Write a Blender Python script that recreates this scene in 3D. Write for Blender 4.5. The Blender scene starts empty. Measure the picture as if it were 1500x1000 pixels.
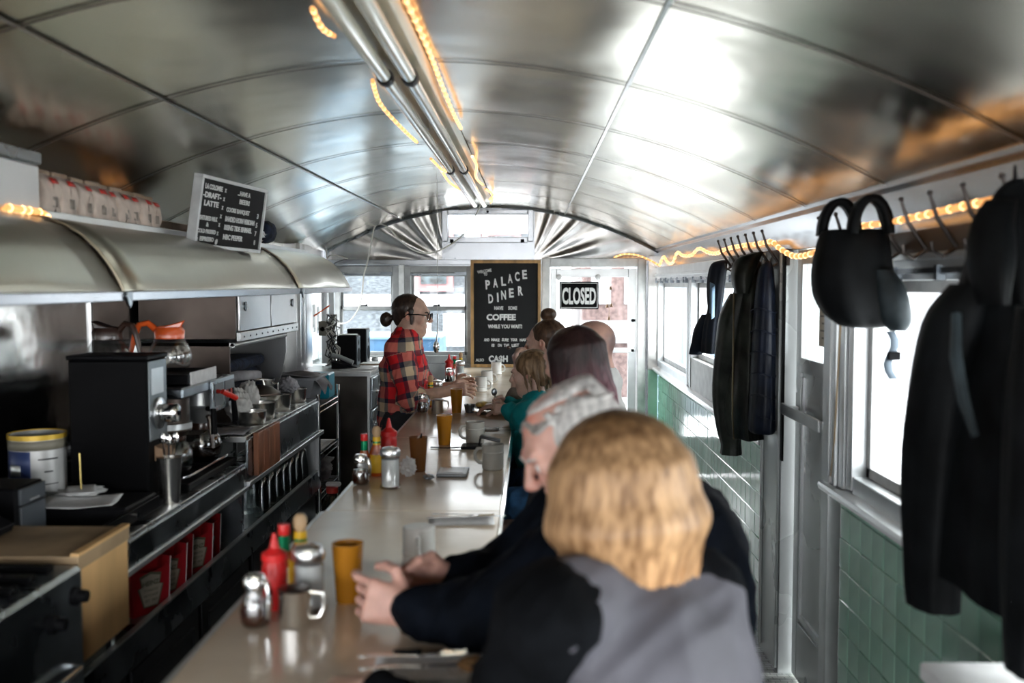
import bpy, bmesh, math, random
import numpy as np
from math import sin, cos, pi, radians, atan, sqrt
from mathutils import Vector, Matrix
random.seed(7)
C = bpy.context.scene
COL = C.collection
# ---------------------------------------------------------------- camera
CH = 1.66; FPX = 1450.0
cd = bpy.data.cameras.new('camera'); cam = bpy.data.objects.new('camera', cd); COL.objects.link(cam)
cam.location = (0, 0, CH)
YAW = atan(27/FPX); PIT = atan(84/sqrt(FPX**2+27**2))
cam.rotation_euler = (pi/2-PIT, 0, YAW)
cd.sensor_width = 36; cd.lens = FPX/1500*36; cd.clip_start = .05; cd.clip_end = 200
cd.dof.use_dof = True; cd.dof.focus_distance = 5.6; cd.dof.aperture_fstop = 2.4
C.camera = cam
RM = cam.rotation_euler.to_matrix()
def at(px, py, X=None, Y=None, Z=None):
    d = RM @ Vector(((px-750)/FPX, -(py-500)/FPX, -1))
    o = Vector((0, 0, CH))
    t = (X/d.x) if X is not None else (Y/d.y) if Y is not None else (Z-CH)/d.z
    return o + d*t
# ---------------------------------------------------------------- world, exposure
C.view_settings.view_transform = 'Standard'; C.view_settings.look = 'None'
C.view_settings.gamma = 1; C.view_settings.use_curve_mapping = False
C.view_settings.exposure = 1.22
cy = C.cycles
cy.use_denoising = True; cy.max_bounces = 10; cy.diffuse_bounces = 6; cy.glossy_bounces = 8
cy.transmission_bounces = 8; cy.transparent_max_bounces = 16; cy.caustics_reflective = False; cy.caustics_refractive = False
cy.sample_clamp_indirect = 6; cy.sample_clamp_direct = 0
w = bpy.data.worlds.new('overcast sky'); C.world = w; w.use_nodes = True
wn = w.node_tree; wn.nodes.clear()
wo = wn.nodes.new('ShaderNodeOutputWorld'); wb = wn.nodes.new('ShaderNodeBackground')
wg = wn.nodes.new('ShaderNodeTexCoord'); ws = wn.nodes.new('ShaderNodeSeparateXYZ'); wr = wn.nodes.new('ShaderNodeValToRGB')
wn.links.new(wg.outputs['Generated'], ws.inputs[0]); wn.links.new(ws.outputs['Z'], wr.inputs[0])
wr.color_ramp.elements[0].position = 0.0; wr.color_ramp.elements[0].color = (.95, .97, 1, 1)
wr.color_ramp.elements[1].position = 0.8; wr.color_ramp.elements[1].color = (1, 1, 1, 1)
wn.links.new(wr.outputs[0], wb.inputs[0]); wb.inputs[1].default_value = 5.0; wn.links.new(wb.outputs[0], wo.inputs[0])
XL, XR, YB, YN = -1.755, 1.086, 8.5, -1.7       # room: left wall, right wall, back wall, near wall
XC, ZA, ZS = -.3345, 2.328, 1.945                # ceiling arch
def portal(name, loc, rot, sx, sy):
    l = bpy.data.lights.new(name, 'AREA'); l.shape = 'RECTANGLE'; l.size = sx; l.size_y = sy; l.energy = 1
    l.cycles.is_portal = True
    o = bpy.data.objects.new(name, l); o.location = loc; o.rotation_euler = rot; COL.objects.link(o)
portal('portal_right_far', (XR+.12, 6.3, 1.36), (0, pi/2, 0), .8, 4.3)      # -Z of the light points into the room (-X)
portal('portal_right_near', (XR+.12, .9, 1.36), (0, pi/2, 0), .8, 5.0)
portal('portal_right_door', (XR+.12, 3.88, 1.6), (0, pi/2, 0), .6, .45)
portal('portal_back', (-.3, YB+.12, 1.35), (-pi/2, 0, 0), 2.8, 1.2)
portal('portal_transom', (-.37, YB+.12, 2.15), (-pi/2, 0, 0), .7, .2)
portal('portal_near', (-.3, YN-.1, 1.15), (pi/2, 0, 0), 2.6, 1.5)
portal('portal_left', (XL-.1, -.4, 1.35), (0, -pi/2, 0), .9, 2.0)
# ---------------------------------------------------------------- mesh helpers
def wloc(o):
    v = Vector((0, 0, 0))
    while o is not None:
        v = v + o.location; o = o.parent
    return v
class MB:
    def __init__(s): s.v = []; s.f = []
    def add(s, vs, fs):
        n = len(s.v); s.v += [tuple(p) for p in vs]; s.f += [tuple(i+n for i in f) for f in fs]; return s
    def box(s, x0, x1, y0, y1, z0, z1):
        v = [(x, y, z) for z in (z0, z1) for y in (y0, y1) for x in (x0, x1)]
        return s.add(v, [(0, 2, 3, 1), (4, 5, 7, 6), (0, 1, 5, 4), (2, 6, 7, 3), (0, 4, 6, 2), (1, 3, 7, 5)])
    def cham(s, x0, x1, y0, y1, z0, z1, b):
        vs = []; fs = []
        xs = (x0, x1); ys = (y0, y1); zs = (z0, z1)
        idx = {}
        for i in (0, 1):
            for j in (0, 1):
                for k in (0, 1):
                    sx, sy, sz = (1-2*i), (1-2*j), (1-2*k)
                    x, y, z = xs[i], ys[j], zs[k]
                    for a, p in enumerate(((x, y+sy*b, z+sz*b), (x+sx*b, y, z+sz*b), (x+sx*b, y+sy*b, z))):
                        idx[i, j, k, a] = len(vs); vs.append(p)
        I = lambda i, j, k, a: idx[i, j, k, a]
        for i in (0, 1): fs.append([I(i, 0, 0, 0), I(i, 0, 1, 0), I(i, 1, 1, 0), I(i, 1, 0, 0)][::(1 if i == 0 else -1)])
        for j in (0, 1): fs.append([I(0, j, 0, 1), I(1, j, 0, 1), I(1, j, 1, 1), I(0, j, 1, 1)][::(1 if j == 0 else -1)])
        for k in (0, 1): fs.append([I(0, 0, k, 2), I(0, 1, k, 2), I(1, 1, k, 2), I(1, 0, k, 2)][::(1 if k == 0 else -1)])
        for j in (0, 1):
            for k in (0, 1): fs.append([I(0, j, k, 1), I(1, j, k, 1), I(1, j, k, 2), I(0, j, k, 2)])
        for i in (0, 1):
            for k in (0, 1): fs.append([I(i, 0, k, 0), I(i, 1, k, 0), I(i, 1, k, 2), I(i, 0, k, 2)])
        for i in (0, 1):
            for j in (0, 1): fs.append([I(i, j, 0, 0), I(i, j, 1, 0), I(i, j, 1, 1), I(i, j, 0, 1)])
        for i in (0, 1):
            for j in (0, 1):
                for k in (0, 1): fs.append([I(i, j, k, 0), I(i, j, k, 1), I(i, j, k, 2)])
        s.fix = True
        return s.add(vs, fs)
    def tube(s, path, r, n=8, caps=True):
        path = [Vector(p) for p in path]; m = len(path)
        rs = r if isinstance(r, (list, tuple)) else [r]*m
        t0 = (path[1]-path[0]).normalized()
        a = Vector((0, 0, 1)) if abs(t0.z) < .9 else Vector((1, 0, 0))
        nrm = t0.cross(a).normalized(); vs = []; fs = []
        for i, p in enumerate(path):
            t = (path[min(i+1, m-1)]-path[max(i-1, 0)])
            t = t.normalized() if t.length > 1e-9 else t0
            nrm = (nrm - t*nrm.dot(t)); nrm = nrm.normalized() if nrm.length > 1e-6 else t.orthogonal().normalized()
            b = t.cross(nrm)
            for k in range(n):
                q = 2*pi*k/n; vs.append(p+(nrm*cos(q)+b*sin(q))*rs[i])
        for i in range(m-1):
            for k in range(n):
                k2 = (k+1) % n
                fs.append((i*n+k, i*n+k2, (i+1)*n+k2, (i+1)*n+k))
        if caps: fs += [tuple(range(n-1, -1, -1)), tuple(range((m-1)*n, m*n))]
        return s.add(vs, fs)
    def cyl(s, p0, p1, r0, r1=None, n=16): return s.tube([p0, p1], [r0, r0 if r1 is None else r1], n)
    def lathe(s, prof, c=(0, 0, 0), n=24, close=False, ax='z'):
        vs = []; fs = []; m = len(prof)
        for r, z in prof:
            for k in range(n):
                q = 2*pi*k/n
                p = (r*cos(q), r*sin(q), z)
                if ax == 'x': p = (z, r*cos(q), r*sin(q))
                if ax == 'y': p = (r*sin(q), z, r*cos(q))
                vs.append((c[0]+p[0], c[1]+p[1], c[2]+p[2]))
        for i in range(m-1 if not close else m):
            j = (i+1) % m
            for k in range(n):
                k2 = (k+1) % n; fs.append((i*n+k, i*n+k2, j*n+k2, j*n+k))
        if not close:
            if prof[0][0] > 1e-4: fs.append(tuple(range(n-1, -1, -1)))
            if prof[-1][0] > 1e-4: fs.append(tuple(range((m-1)*n, m*n)))
        return s.add(vs, fs)
    def sph(s, c, r, n=12, m=8):
        r = (r, r, r) if isinstance(r, (int, float)) else r
        vs = [(c[0], c[1], c[2]+r[2])]; fs = []
        for i in range(1, m):
            th = pi*i/m
            for k in range(n):
                q = 2*pi*k/n; vs.append((c[0]+r[0]*sin(th)*cos(q), c[1]+r[1]*sin(th)*sin(q), c[2]+r[2]*cos(th)))
        vs.append((c[0], c[1], c[2]-r[2])); L = len(vs)-1
        for k in range(n):
            k2 = (k+1) % n; fs.append((0, 1+k, 1+k2)); fs.append((L, 1+(m-2)*n+k2, 1+(m-2)*n+k))
        for i in range(m-2):
            for k in range(n):
                k2 = (k+1) % n; a = 1+i*n; fs.append((a+k, a+n+k, a+n+k2, a+k2))
        return s.add(vs, fs)
    def prism(s, poly, a0, a1, ax='y'):
        n = len(poly)
        def P(u, v, a): return (u, a, v) if ax == 'y' else ((a, u, v) if ax == 'x' else (u, v, a))
        vs = [P(u, v, a0) for u, v in poly]+[P(u, v, a1) for u, v in poly]
        fs = [tuple(range(n)), tuple(range(2*n-1, n-1, -1))]+[(i, (i+1) % n, n+(i+1) % n, n+i) for i in range(n)]
        s.fix = True
        return s.add(vs, fs)
    def grid(s, fn, nu, nv, closed=False):
        vs = [fn(i/nu, j/nv) for i in range(nu+1) for j in range(nv+1)]
        fs = [(i*(nv+1)+j, (i+1)*(nv+1)+j, (i+1)*(nv+1)+j+1, i*(nv+1)+j+1) for i in range(nu) for j in range(nv)]
        return s.add(vs, fs)
    fix = False
    def build(s, name, m, parent=None, smooth=.6, bevel=0, solid=0, xf=None):
        me = bpy.data.meshes.new(name)
        off = wloc(parent)
        vs = s.v if xf is None else [xf @ Vector(p) for p in s.v]
        vs = [(p[0]-off.x, p[1]-off.y, p[2]-off.z) for p in vs]
        me.from_pydata(vs, [], s.f); me.update()
        bm = bmesh.new(); bm.from_mesh(me); bmesh.ops.recalc_face_normals(bm, faces=bm.faces); bm.to_mesh(me); bm.free()
        if smooth:
            me.polygons.foreach_set('use_smooth', [True]*len(me.polygons)); me.set_sharp_from_angle(angle=smooth)
        if m is not None: me.materials.append(m)
        o = bpy.data.objects.new(name, me); COL.objects.link(o); o.parent = parent
        if bevel:
            b = o.modifiers.new('bevel', 'BEVEL'); b.width = bevel; b.segments = 2; b.limit_method = 'ANGLE'
        if solid:
            b = o.modifiers.new('solid', 'SOLIDIFY'); b.thickness = solid; b.offset = 0
        return o
def box(*a): return MB().box(*a)
def tag(o, label, cat, group=None):
    o['label'] = label; o['category'] = cat
    if group: o['group'] = group
    return o
def thing(name, label, cat, loc=(0, 0, 0), group=None):
    o = bpy.data.objects.new(name, None); o.empty_display_size = .05; COL.objects.link(o); o.location = loc
    return tag(o, label, cat, group)
def struct(o): o['kind'] = 'structure'; return o
def stuff(o): o['kind'] = 'stuff'; return o
def sroot(name, loc=(0, 0, 0)):
    o = bpy.data.objects.new(name, None); o.empty_display_size = .05; COL.objects.link(o); o.location = loc
    return struct(o)
def dup(root, loc=None, rotz=None, label=None, group=None, scale=None):
    def cp(o, par):
        c = o.copy(); COL.objects.link(c); c.parent = par
        for ch in o.children: cp(ch, c)
        return c
    r = cp(root, None)
    if loc is not None: r.location = loc
    if rotz is not None: r.rotation_euler = (0, 0, rotz)
    if label: r['label'] = label
    if group: r['group'] = group
    if scale: r.scale = scale
    return r
# ---------------------------------------------------------------- materials
MATS = {}
def mat(name, col, rough=.5, metal=0, var=.06, scale=8, bump=.0, bscale=40, stretch=(1, 1, 1), coat=0, trans=0, ior=1.45,
        emit=None, estr=0, col2=None, rvar=0, sss=0, attr=None, bdist=.01, detail=3, spec=.5, sheen=0):
    m = bpy.data.materials.new(name); m.use_nodes = True; nt = m.node_tree; N = nt.nodes; L = nt.links
    b = N['Principled BSDF']
    tc = N.new('ShaderNodeTexCoord'); mp = N.new('ShaderNodeMapping'); mp.inputs['Scale'].default_value = stretch
    L.new(tc.outputs['Object'], mp.inputs[0])
    nz = N.new('ShaderNodeTexNoise'); nz.inputs['Scale'].default_value = scale; nz.inputs['Detail'].default_value = detail
    L.new(mp.outputs[0], nz.inputs['Vector'])
    rp = N.new('ShaderNodeValToRGB')
    c2 = col2 or tuple(max(0, c*(1-3*var)) for c in col)
    hi = tuple(min(1, c*(1+var)) for c in col)
    rp.color_ramp.elements[0].position = .36; rp.color_ramp.elements[1].position = .66
    rp.color_ramp.elements[0].color = (*c2, 1); rp.color_ramp.elements[1].color = (*hi, 1)
    L.new(nz.outputs['Fac'], rp.inputs[0])
    if attr:
        at_ = N.new('ShaderNodeAttribute'); at_.attribute_name = attr
        mx = N.new('ShaderNodeMix'); mx.data_type = 'RGBA'; mx.blend_type = 'MULTIPLY'; mx.inputs['Factor'].default_value = 1
        L.new(rp.outputs[0], mx.inputs['A']); L.new(at_.outputs['Color'], mx.inputs['B']); L.new(mx.outputs['Result'], b.inputs['Base Color'])
    else: L.new(rp.outputs[0], b.inputs['Base Color'])
    b.inputs['Roughness'].default_value = rough; b.inputs['Metallic'].default_value = metal
    b.inputs['Coat Weight'].default_value = coat; b.inputs['Coat Roughness'].default_value = .08
    b.inputs['Transmission Weight'].default_value = trans; b.inputs['IOR'].default_value = ior
    b.inputs['Specular IOR Level'].default_value = spec
    b.inputs['Sheen Weight'].default_value = sheen
    if sss:
        b.inputs['Subsurface Weight'].default_value = sss; b.inputs['Subsurface Radius'].default_value = (.012, .004, .002); b.inputs['Subsurface Scale'].default_value = 1
    if rvar:
        mr = N.new('ShaderNodeMapRange'); mr.inputs['To Min'].default_value = max(0, rough-rvar); mr.inputs['To Max'].default_value = min(1, rough+rvar)
        mr.inputs['From Min'].default_value = .3; mr.inputs['From Max'].default_value = .7
        L.new(nz.outputs['Fac'], mr.inputs['Value']); L.new(mr.outputs[0], b.inputs['Roughness'])
    if bump:
        n2 = N.new('ShaderNodeTexNoise'); n2.inputs['Scale'].default_value = bscale; n2.inputs['Detail'].default_value = 2
        L.new(mp.outputs[0], n2.inputs['Vector'])
        bp = N.new('ShaderNodeBump'); bp.inputs['Strength'].default_value = bump; bp.inputs['Distance'].default_value = bdist
        L.new(n2.outputs['Fac'], bp.inputs['Height']); L.new(bp.outputs[0], b.inputs['Normal'])
    if emit:
        b.inputs['Emission Color'].default_value = (*emit, 1); b.inputs['Emission Strength'].default_value = estr
    MATS[name] = m
    return m
def thin_glass(name, tint=(1, 1, 1), gloss=.12, rough=.02):
    m = bpy.data.materials.new(name); m.use_nodes = True; N = m.node_tree.nodes; L = m.node_tree.links
    N.clear(); o = N.new('ShaderNodeOutputMaterial'); t = N.new('ShaderNodeBsdfTransparent'); g = N.new('ShaderNodeBsdfGlossy')
    t.inputs[0].default_value = (*tint, 1); g.inputs['Roughness'].default_value = rough
    lw = N.new('ShaderNodeLayerWeight'); lw.inputs[0].default_value = .5
    pw = N.new('ShaderNodeMath'); pw.operation = 'POWER'; pw.inputs[1].default_value = 5; L.new(lw.outputs['Facing'], pw.inputs[0])
    ad = N.new('ShaderNodeMath'); ad.operation = 'MULTIPLY_ADD'; ad.inputs[1].default_value = .5; ad.inputs[2].default_value = gloss
    ad.use_clamp = True
    L.new(pw.outputs[0], ad.inputs[0])
    mx = N.new('ShaderNodeMixShader'); L.new(ad.outputs[0], mx.inputs[0]); L.new(t.outputs[0], mx.inputs[1]); L.new(g.outputs[0], mx.inputs[2])
    L.new(mx.outputs[0], o.inputs[0]); return m
# metals
M_ceil = mat('ceiling steel sheet', (.62, .59, .51), .22, 1, var=.02, scale=1.6, bump=.22, bscale=2.2, bdist=.03, rvar=.05)
M_ceil2 = mat('ceiling seam strip', (.40, .35, .28), .35, 1, var=.1)
M_quilt = mat('wrinkled steel sheet', (.62, .61, .59), .2, 1, var=.03, scale=3, bump=.22, bscale=5, bdist=.03)
M_steel = mat('brushed stainless steel', (.60, .61, .62), .28, 1, var=.02, scale=6, bump=.04, bscale=8, bdist=.01)
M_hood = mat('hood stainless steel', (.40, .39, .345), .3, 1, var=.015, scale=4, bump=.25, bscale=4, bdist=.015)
M_steelm = mat('mid grey steel band', (.33, .345, .37), .25, 1, var=.03, scale=3, bump=.1, bscale=4)
M_steeld = mat('dark worn steel', (.22, .245, .27), .32, 1, var=.1, scale=7, bump=.2, bscale=9, rvar=.12)
M_steelb = mat('brown heat stained steel', (.10, .08, .07), .38, 1, var=.2, scale=3, rvar=.1)
M_chrome = mat('polished chrome', (.78, .78, .78), .07, 1, var=.02)
M_pot = mat('polished pot steel', (.84, .83, .80), .27, 1, var=.02, scale=20)
M_galv = mat('aluminium frame', (.62, .64, .65), .38, .85, var=.03, scale=9, bump=.03, bscale=30)
M_alud = mat('grey painted window frame', (.36, .37, .37), .45, .3, var=.08, scale=9)
M_doorp = mat('pale grey enamel panel', (.50, .53, .53), .3, .35, var=.05, scale=2, rvar=.06)
M_white = mat('white painted wood', (.80, .81, .80), .4, 0, var=.05, scale=14, bump=.06)
M_blackm = mat('black enamel', (.004, .004, .0045), .4, 0, var=.1, scale=6, spec=.04)
M_blackp = mat('black plastic', (.006, .006, .007), .5, 0, spec=.08, var=.1, scale=10, bump=.05, bscale=200)
M_black2 = mat('near black cabinet laminate', (.007, .0075, .009), .4, 0, var=.1, scale=5, spec=.2)
M_rail = mat('dark iron hook', (.07, .06, .055), .35, .8, var=.2)
M_board = mat('dark stained rail board', (.05, .04, .033), .5, 0, var=.3, scale=5, stretch=(1, .2, 1))
M_grout = mat('tile grout', (.62, .66, .62), .8, 0, var=.1, scale=20)
M_tile = mat('sea green glazed tile', (.38, .71, .54), .1, 0, var=.07, scale=3.5, coat=.5, bump=.12, bscale=6, bdist=.01)
M_tilel = mat('lighter green glazed tile', (.44, .77, .60), .1, 0, var=.07, scale=3.5, coat=.5, bump=.12, bscale=6, bdist=.01)
M_tiled = mat('deeper green glazed tile', (.33, .64, .48), .1, 0, var=.07, scale=3.5, coat=.5, bump=.12, bscale=6, bdist=.01)
M_tileb = mat('black base tile', (.02, .022, .022), .12, 0, var=.2, coat=.4)
M_glass = thin_glass('window pane glass', (.96, .98, .98), .03)
M_rope = mat('rope light tube', (1, .55, .22), .3, 0, emit=(1, .42, .12), estr=.5)
M_bulb = mat('rope light bulb', (1, .7, .4), .3, 0, emit=(1, .55, .22), estr=2.5)
M_paper = mat('white paper', (.80, .80, .79), .7, 0, var=.03, scale=30)
M_wire = mat('white cable sheath', (.68, .66, .60), .45, 0, var=.06)
M_wireb = mat('black cable sheath', (.02, .02, .02), .45, 0)
# ================================================================ ROOM
def zarch(x): return ZS + (ZA-ZS)*(1-((x-XC)/(XR-XC))**2)
M_seam = mat('dark brown seam', (.13, .10, .08), .5, .3, var=.1)
# ---- ceiling: backing shell with panels and seam strips as parts
def arch(y0, y1, x0, x1, dz, n, bulge=0, seed=0, ny=1):
    rr = random.Random(seed); a, b = rr.uniform(0, 6), rr.uniform(0, 6); k = rr.uniform(.7, 1.3)
    def fn(u, v):
        x = x0+(x1-x0)*u; y = y0+(y1-y0)*v
        e = min(1, 8*min(u, 1-u), 8*min(v, 1-v)) if bulge else 0
        bz = bulge*e*(.6*sin(pi*u)*sin(pi*v)*k + .5*sin(7*x+a)*sin(5*y+b) + .35*sin(13*x-b+4*y))
        return (x, y, zarch(x)+dz-bz)
    return fn
ceil = MB().grid(arch(YN, YB, XL-.02, XR+.02, .03, 40), 40, 1).build('ceiling', M_ceil2, None, solid=.01); struct(ceil)
SX = [XL, -1.10, .29, XR]
SY = [-1.7, -1.26, -.41, .44, 1.29, 2.14, 2.99, 3.84, 4.69, 5.54, 6.39, 7.24, 8.0, YB]
k = 0
for j in range(len(SY)-1):
    for i in range(3):
        k += 1
        MB().grid(arch(SY[j]+.003, SY[j+1]-.003, SX[i]+.002, SX[i+1]-.002, 0, 1, .0045, k), 20, 10).build('ceiling_panel', M_ceil, ceil, smooth=1.2)
for y in SY[1:-1]:
    b = MB(); b.grid(lambda u, v: (XL+(XR-XL)*u, y-.0065+.013*v, zarch(XL+(XR-XL)*u)-.0055), 40, 1); b.build('seam_strip', M_seam, ceil)
for x in SX[1:-1]:
    b = MB(); b.grid(lambda u, v: (x-.006+.012*v, YN+(YB-YN)*u, zarch(x)-.006), 1, 2); b.build('seam_strip', M_steel, ceil)
# ---- floor
def floor_mat():
    m = bpy.data.materials.new('small mosaic floor tile'); m.use_nodes = True; nt = m.node_tree; N = nt.nodes; L = nt.links
    b = N['Principled BSDF']; tc = N.new('ShaderNodeTexCoord')
    br = N.new('ShaderNodeTexBrick'); br.inputs['Scale'].default_value = 1; br.inputs['Brick Width'].default_value = .05
    br.inputs['Row Height'].default_value = .025; br.inputs['Mortar Size'].default_value = .0016
    br.inputs['Color1'].default_value = (.50, .54, .50, 1); br.inputs['Color2'].default_value = (.40, .45, .42, 1); br.inputs['Mortar'].default_value = (.08, .09, .085, 1)
    L.new(tc.outputs['Object'], br.inputs['Vector'])
    br2 = N.new('ShaderNodeTexBrick'); br2.offset = 0; br2.inputs['Scale'].default_value = 1; br2.inputs['Brick Width'].default_value = .1
    br2.inputs['Row Height'].default_value = .1; br2.inputs['Mortar Size'].default_value = .012
    br2.inputs['Color1'].default_value = (1, 1, 1, 1); br2.inputs['Color2'].default_value = (.8, .8, .8, 1); br2.inputs['Mortar'].default_value = (.45, .5, .5, 1)
    L.new(tc.outputs['Object'], br2.inputs['Vector'])
    mx = N.new('ShaderNodeMix'); mx.data_type = 'RGBA'; mx.blend_type = 'MULTIPLY'; mx.inputs['Factor'].default_value = .75
    L.new(br.outputs['Color'], mx.inputs['A']); L.new(br2.outputs['Color'], mx.inputs['B'])
    nz = N.new('ShaderNodeTexNoise'); nz.inputs['Scale'].default_value = 5; nz.inputs['Detail'].default_value = 6
    L.new(tc.outputs['Object'], nz.inputs['Vector'])
    m2 = N.new('ShaderNodeMix'); m2.data_type = 'RGBA'; m2.blend_type = 'MULTIPLY'; m2.inputs['Factor'].default_value = .7
    L.new(mx.outputs['Result'], m2.inputs['A']); L.new(nz.outputs['Color'], m2.inputs['B'])
    hs = N.new('ShaderNodeHueSaturation'); hs.inputs['Saturation'].default_value = .5; hs.inputs['Value'].default_value = 1.7
    L.new(m2.outputs['Result'], hs.inputs['Color']); L.new(hs.outputs[0], b.inputs['Base Color']); b.inputs['Roughness'].default_value = .35
    bp = N.new('ShaderNodeBump'); bp.inputs['Distance'].default_value = .002; bp.inputs['Strength'].default_value = .6
    L.new(br.outputs['Fac'], bp.inputs['Height']); bp.invert = True; L.new(bp.outputs[0], b.inputs['Normal']); return m
struct(box(XL-.1, XR+.1, YN-.1, YB+.1, -.08, 0).build('floor', floor_mat()))
# ---- left wall (stainless sheets) with a window bay at the far end
wl = struct(MB().box(XL-.08, XL-.02, .65, 7.62, 0, 1.97).box(XL-.08, XL-.02, YN, .65, 0, .92).box(XL-.08, XL-.02, YN, .65, 1.78, 1.97).build('wall_left', M_steel))  # unseen opening at the near end added to let in fill light
MB().box(XL-.08, XL-.02, 7.62, YB, 0, 1.03).box(XL-.08, XL-.02, 7.62, YB, 1.70, 1.97).build('wall_section', M_steel, wl)
yy = [.65, .9, 1.62, 2.38, 3.1, 3.9, 4.7, 5.6, 6.6, 7.6]
for i in range(len(yy)-1):
    y0, y1 = yy[i]+.002, yy[i+1]-.002; kk = i
    def fn(u, v, y0=y0, y1=y1, kk=kk):
        z = .9+1.05*v; y = y0+(y1-y0)*u; e = min(1, 7*min(u, 1-u), 7*min(v, 1-v))
        return (XL+.004+.006*e*(sin(4.2*(y+.55*z)*2+kk)+.5*sin(9*z+kk*2)), y, z)
    MB().grid(fn, 14, 14).build('steel_sheet', M_quilt, wl, smooth=1.2)
for y in yy[1:-1]: box(XL, XL+.014, y-.009, y+.009, .9, 1.95).build('joint_strip', M_steel, wl, bevel=.002)
w4 = sroot('window_4', (XL, 8.0, 1.03))
MB().box(XL-.07, XL+.02, 7.62, 7.68, 1.03, 1.7).box(XL-.07, XL+.02, 8.42, 8.48, 1.03, 1.7).box(XL-.07, XL+.02, 7.68, 8.42, 1.64, 1.7).box(XL-.07, XL+.03, 7.68, 8.42, 1.0, 1.06).build('window_frame', M_galv, w4, bevel=.004)
box(XL-.04, XL-.036, 7.68, 8.42, 1.06, 1.64).build('pane', M_glass, w4)
# full-height steel post that ends the cooking line, at the near side of the window bay
struct(MB().box(XL, -1.66, 7.0, 7.5, .9, 1.95).box(-1.66, -1.63, 7.0, 7.06, .9, 1.95).box(-1.66, -1.645, 7.2, 7.26, .9, 1.95).build('trim_1', M_steel, bevel=.004))
# ---- right wall
W = .16
wr_ = struct(MB().box(XR+.02, XR+W, 4.5, YB, 0, .93).box(XR+.02, XR+W, 4.5, YB, 1.70, 2.0)
             .box(XR+.02, XR+W, -1.7, 3.56, 0, .93).box(XR+.02, XR+W, -1.7, 3.56, 1.70, 2.0)
             .box(XR+.02, XR+W, 3.56, 4.5, 1.82, 2.0).build('wall_right', M_grout))
# tiles: 10.8 cm squares
T = .1075
proto = {}
for nm, mm in (('a', M_tile), ('b', M_tilel), ('c', M_tiled), ('k', M_tileb)):
    b = MB().cham(-.012, .012, -T/2+.0016, T/2-.0016, -T/2+.0016, T/2-.0016, .0022)
    o = b.build('tile', mm, None, smooth=.3); proto[nm] = o.data; bpy.data.objects.remove(o)
tiles = []
def addtiles(y0, y1):
    ny = int((y1-y0)/T)
    for i in range(ny+1):
        y = y0+T*(i+.5)
        if y+T/2 > y1+.01: continue
        for r in range(9):
            z = .905-T*(r+.0)-.0
            z = .93-.045-T*(r+.5) if r < 8 else .045
            tiles.append((y, z, r))
        tiles.append((y, .93-.0225, -1))
addtiles(4.53, 8.45); addtiles(1.4, 3.52)
tiles.sort(key=lambda t: abs(t[0]-3.0))
def tkey(t):
    y = t[0]
    return 0 if (2.1 < y < 3.56 or 4.5 < y < 6.3) else 1
ind = [t for t in tiles if tkey(t) == 0]; rest = [t for t in tiles if tkey(t) == 1]
rr = random.Random(3)
for y, z, r in ind[:300]:
    kx = 'k' if r == 8 else rr.choice('aaabc')
    o = bpy.data.objects.new('tile', proto[kx]); COL.objects.link(o); o.parent = wr_
    o.location = (XR+.010+rr.uniform(-.0008, .0008), y, z); o.rotation_euler = (0, rr.uniform(-.004, .004), rr.uniform(-.006, .006))
    if r == -1: o.scale = (1, 1, .41)
    if r == 8: o.scale = (1, 1, .8)
b = MB(); bk = MB()
for y, z, r in ind[300:]+rest:
    hz = T/2*(.41 if r == -1 else .8 if r == 8 else 1)-.0016
    dx = rr.uniform(-.001, .001)
    (bk if r == 8 else b).cham(XR-.002+dx, XR+.022, y-T/2+.0016, y+T/2-.0016, z-hz, z+hz, .002)
stuff(b.build('distant_tiles', M_tile, wr_, smooth=.3)); stuff(bk.build('distant_base_tiles', M_tileb, wr_, smooth=.3))
# cornice and header band over the windows, sloping outwards from the ceiling edge
hd = struct(MB().prism([(XR+.02, 1.80), (XR+.02, 1.965), (XR-.03, 1.965), (XR-.03, 1.945), (XR-.005, 1.935), (XR-.005, 1.80)], YN, YB, 'y').build('trim_2', M_steelm, bevel=.002))
struct(MB().box(XR-.02, XR+.05, 4.5, YB, 1.70, 1.80).box(XR-.02, XR+.05, YN, 3.56, 1.70, 1.80).box(XR-.035, XR-.02, 4.5, YB, 1.725, 1.745).box(XR-.035, XR-.02, YN, 3.56, 1.725, 1.745).build('trim_3', M_galv, bevel=.003))
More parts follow.
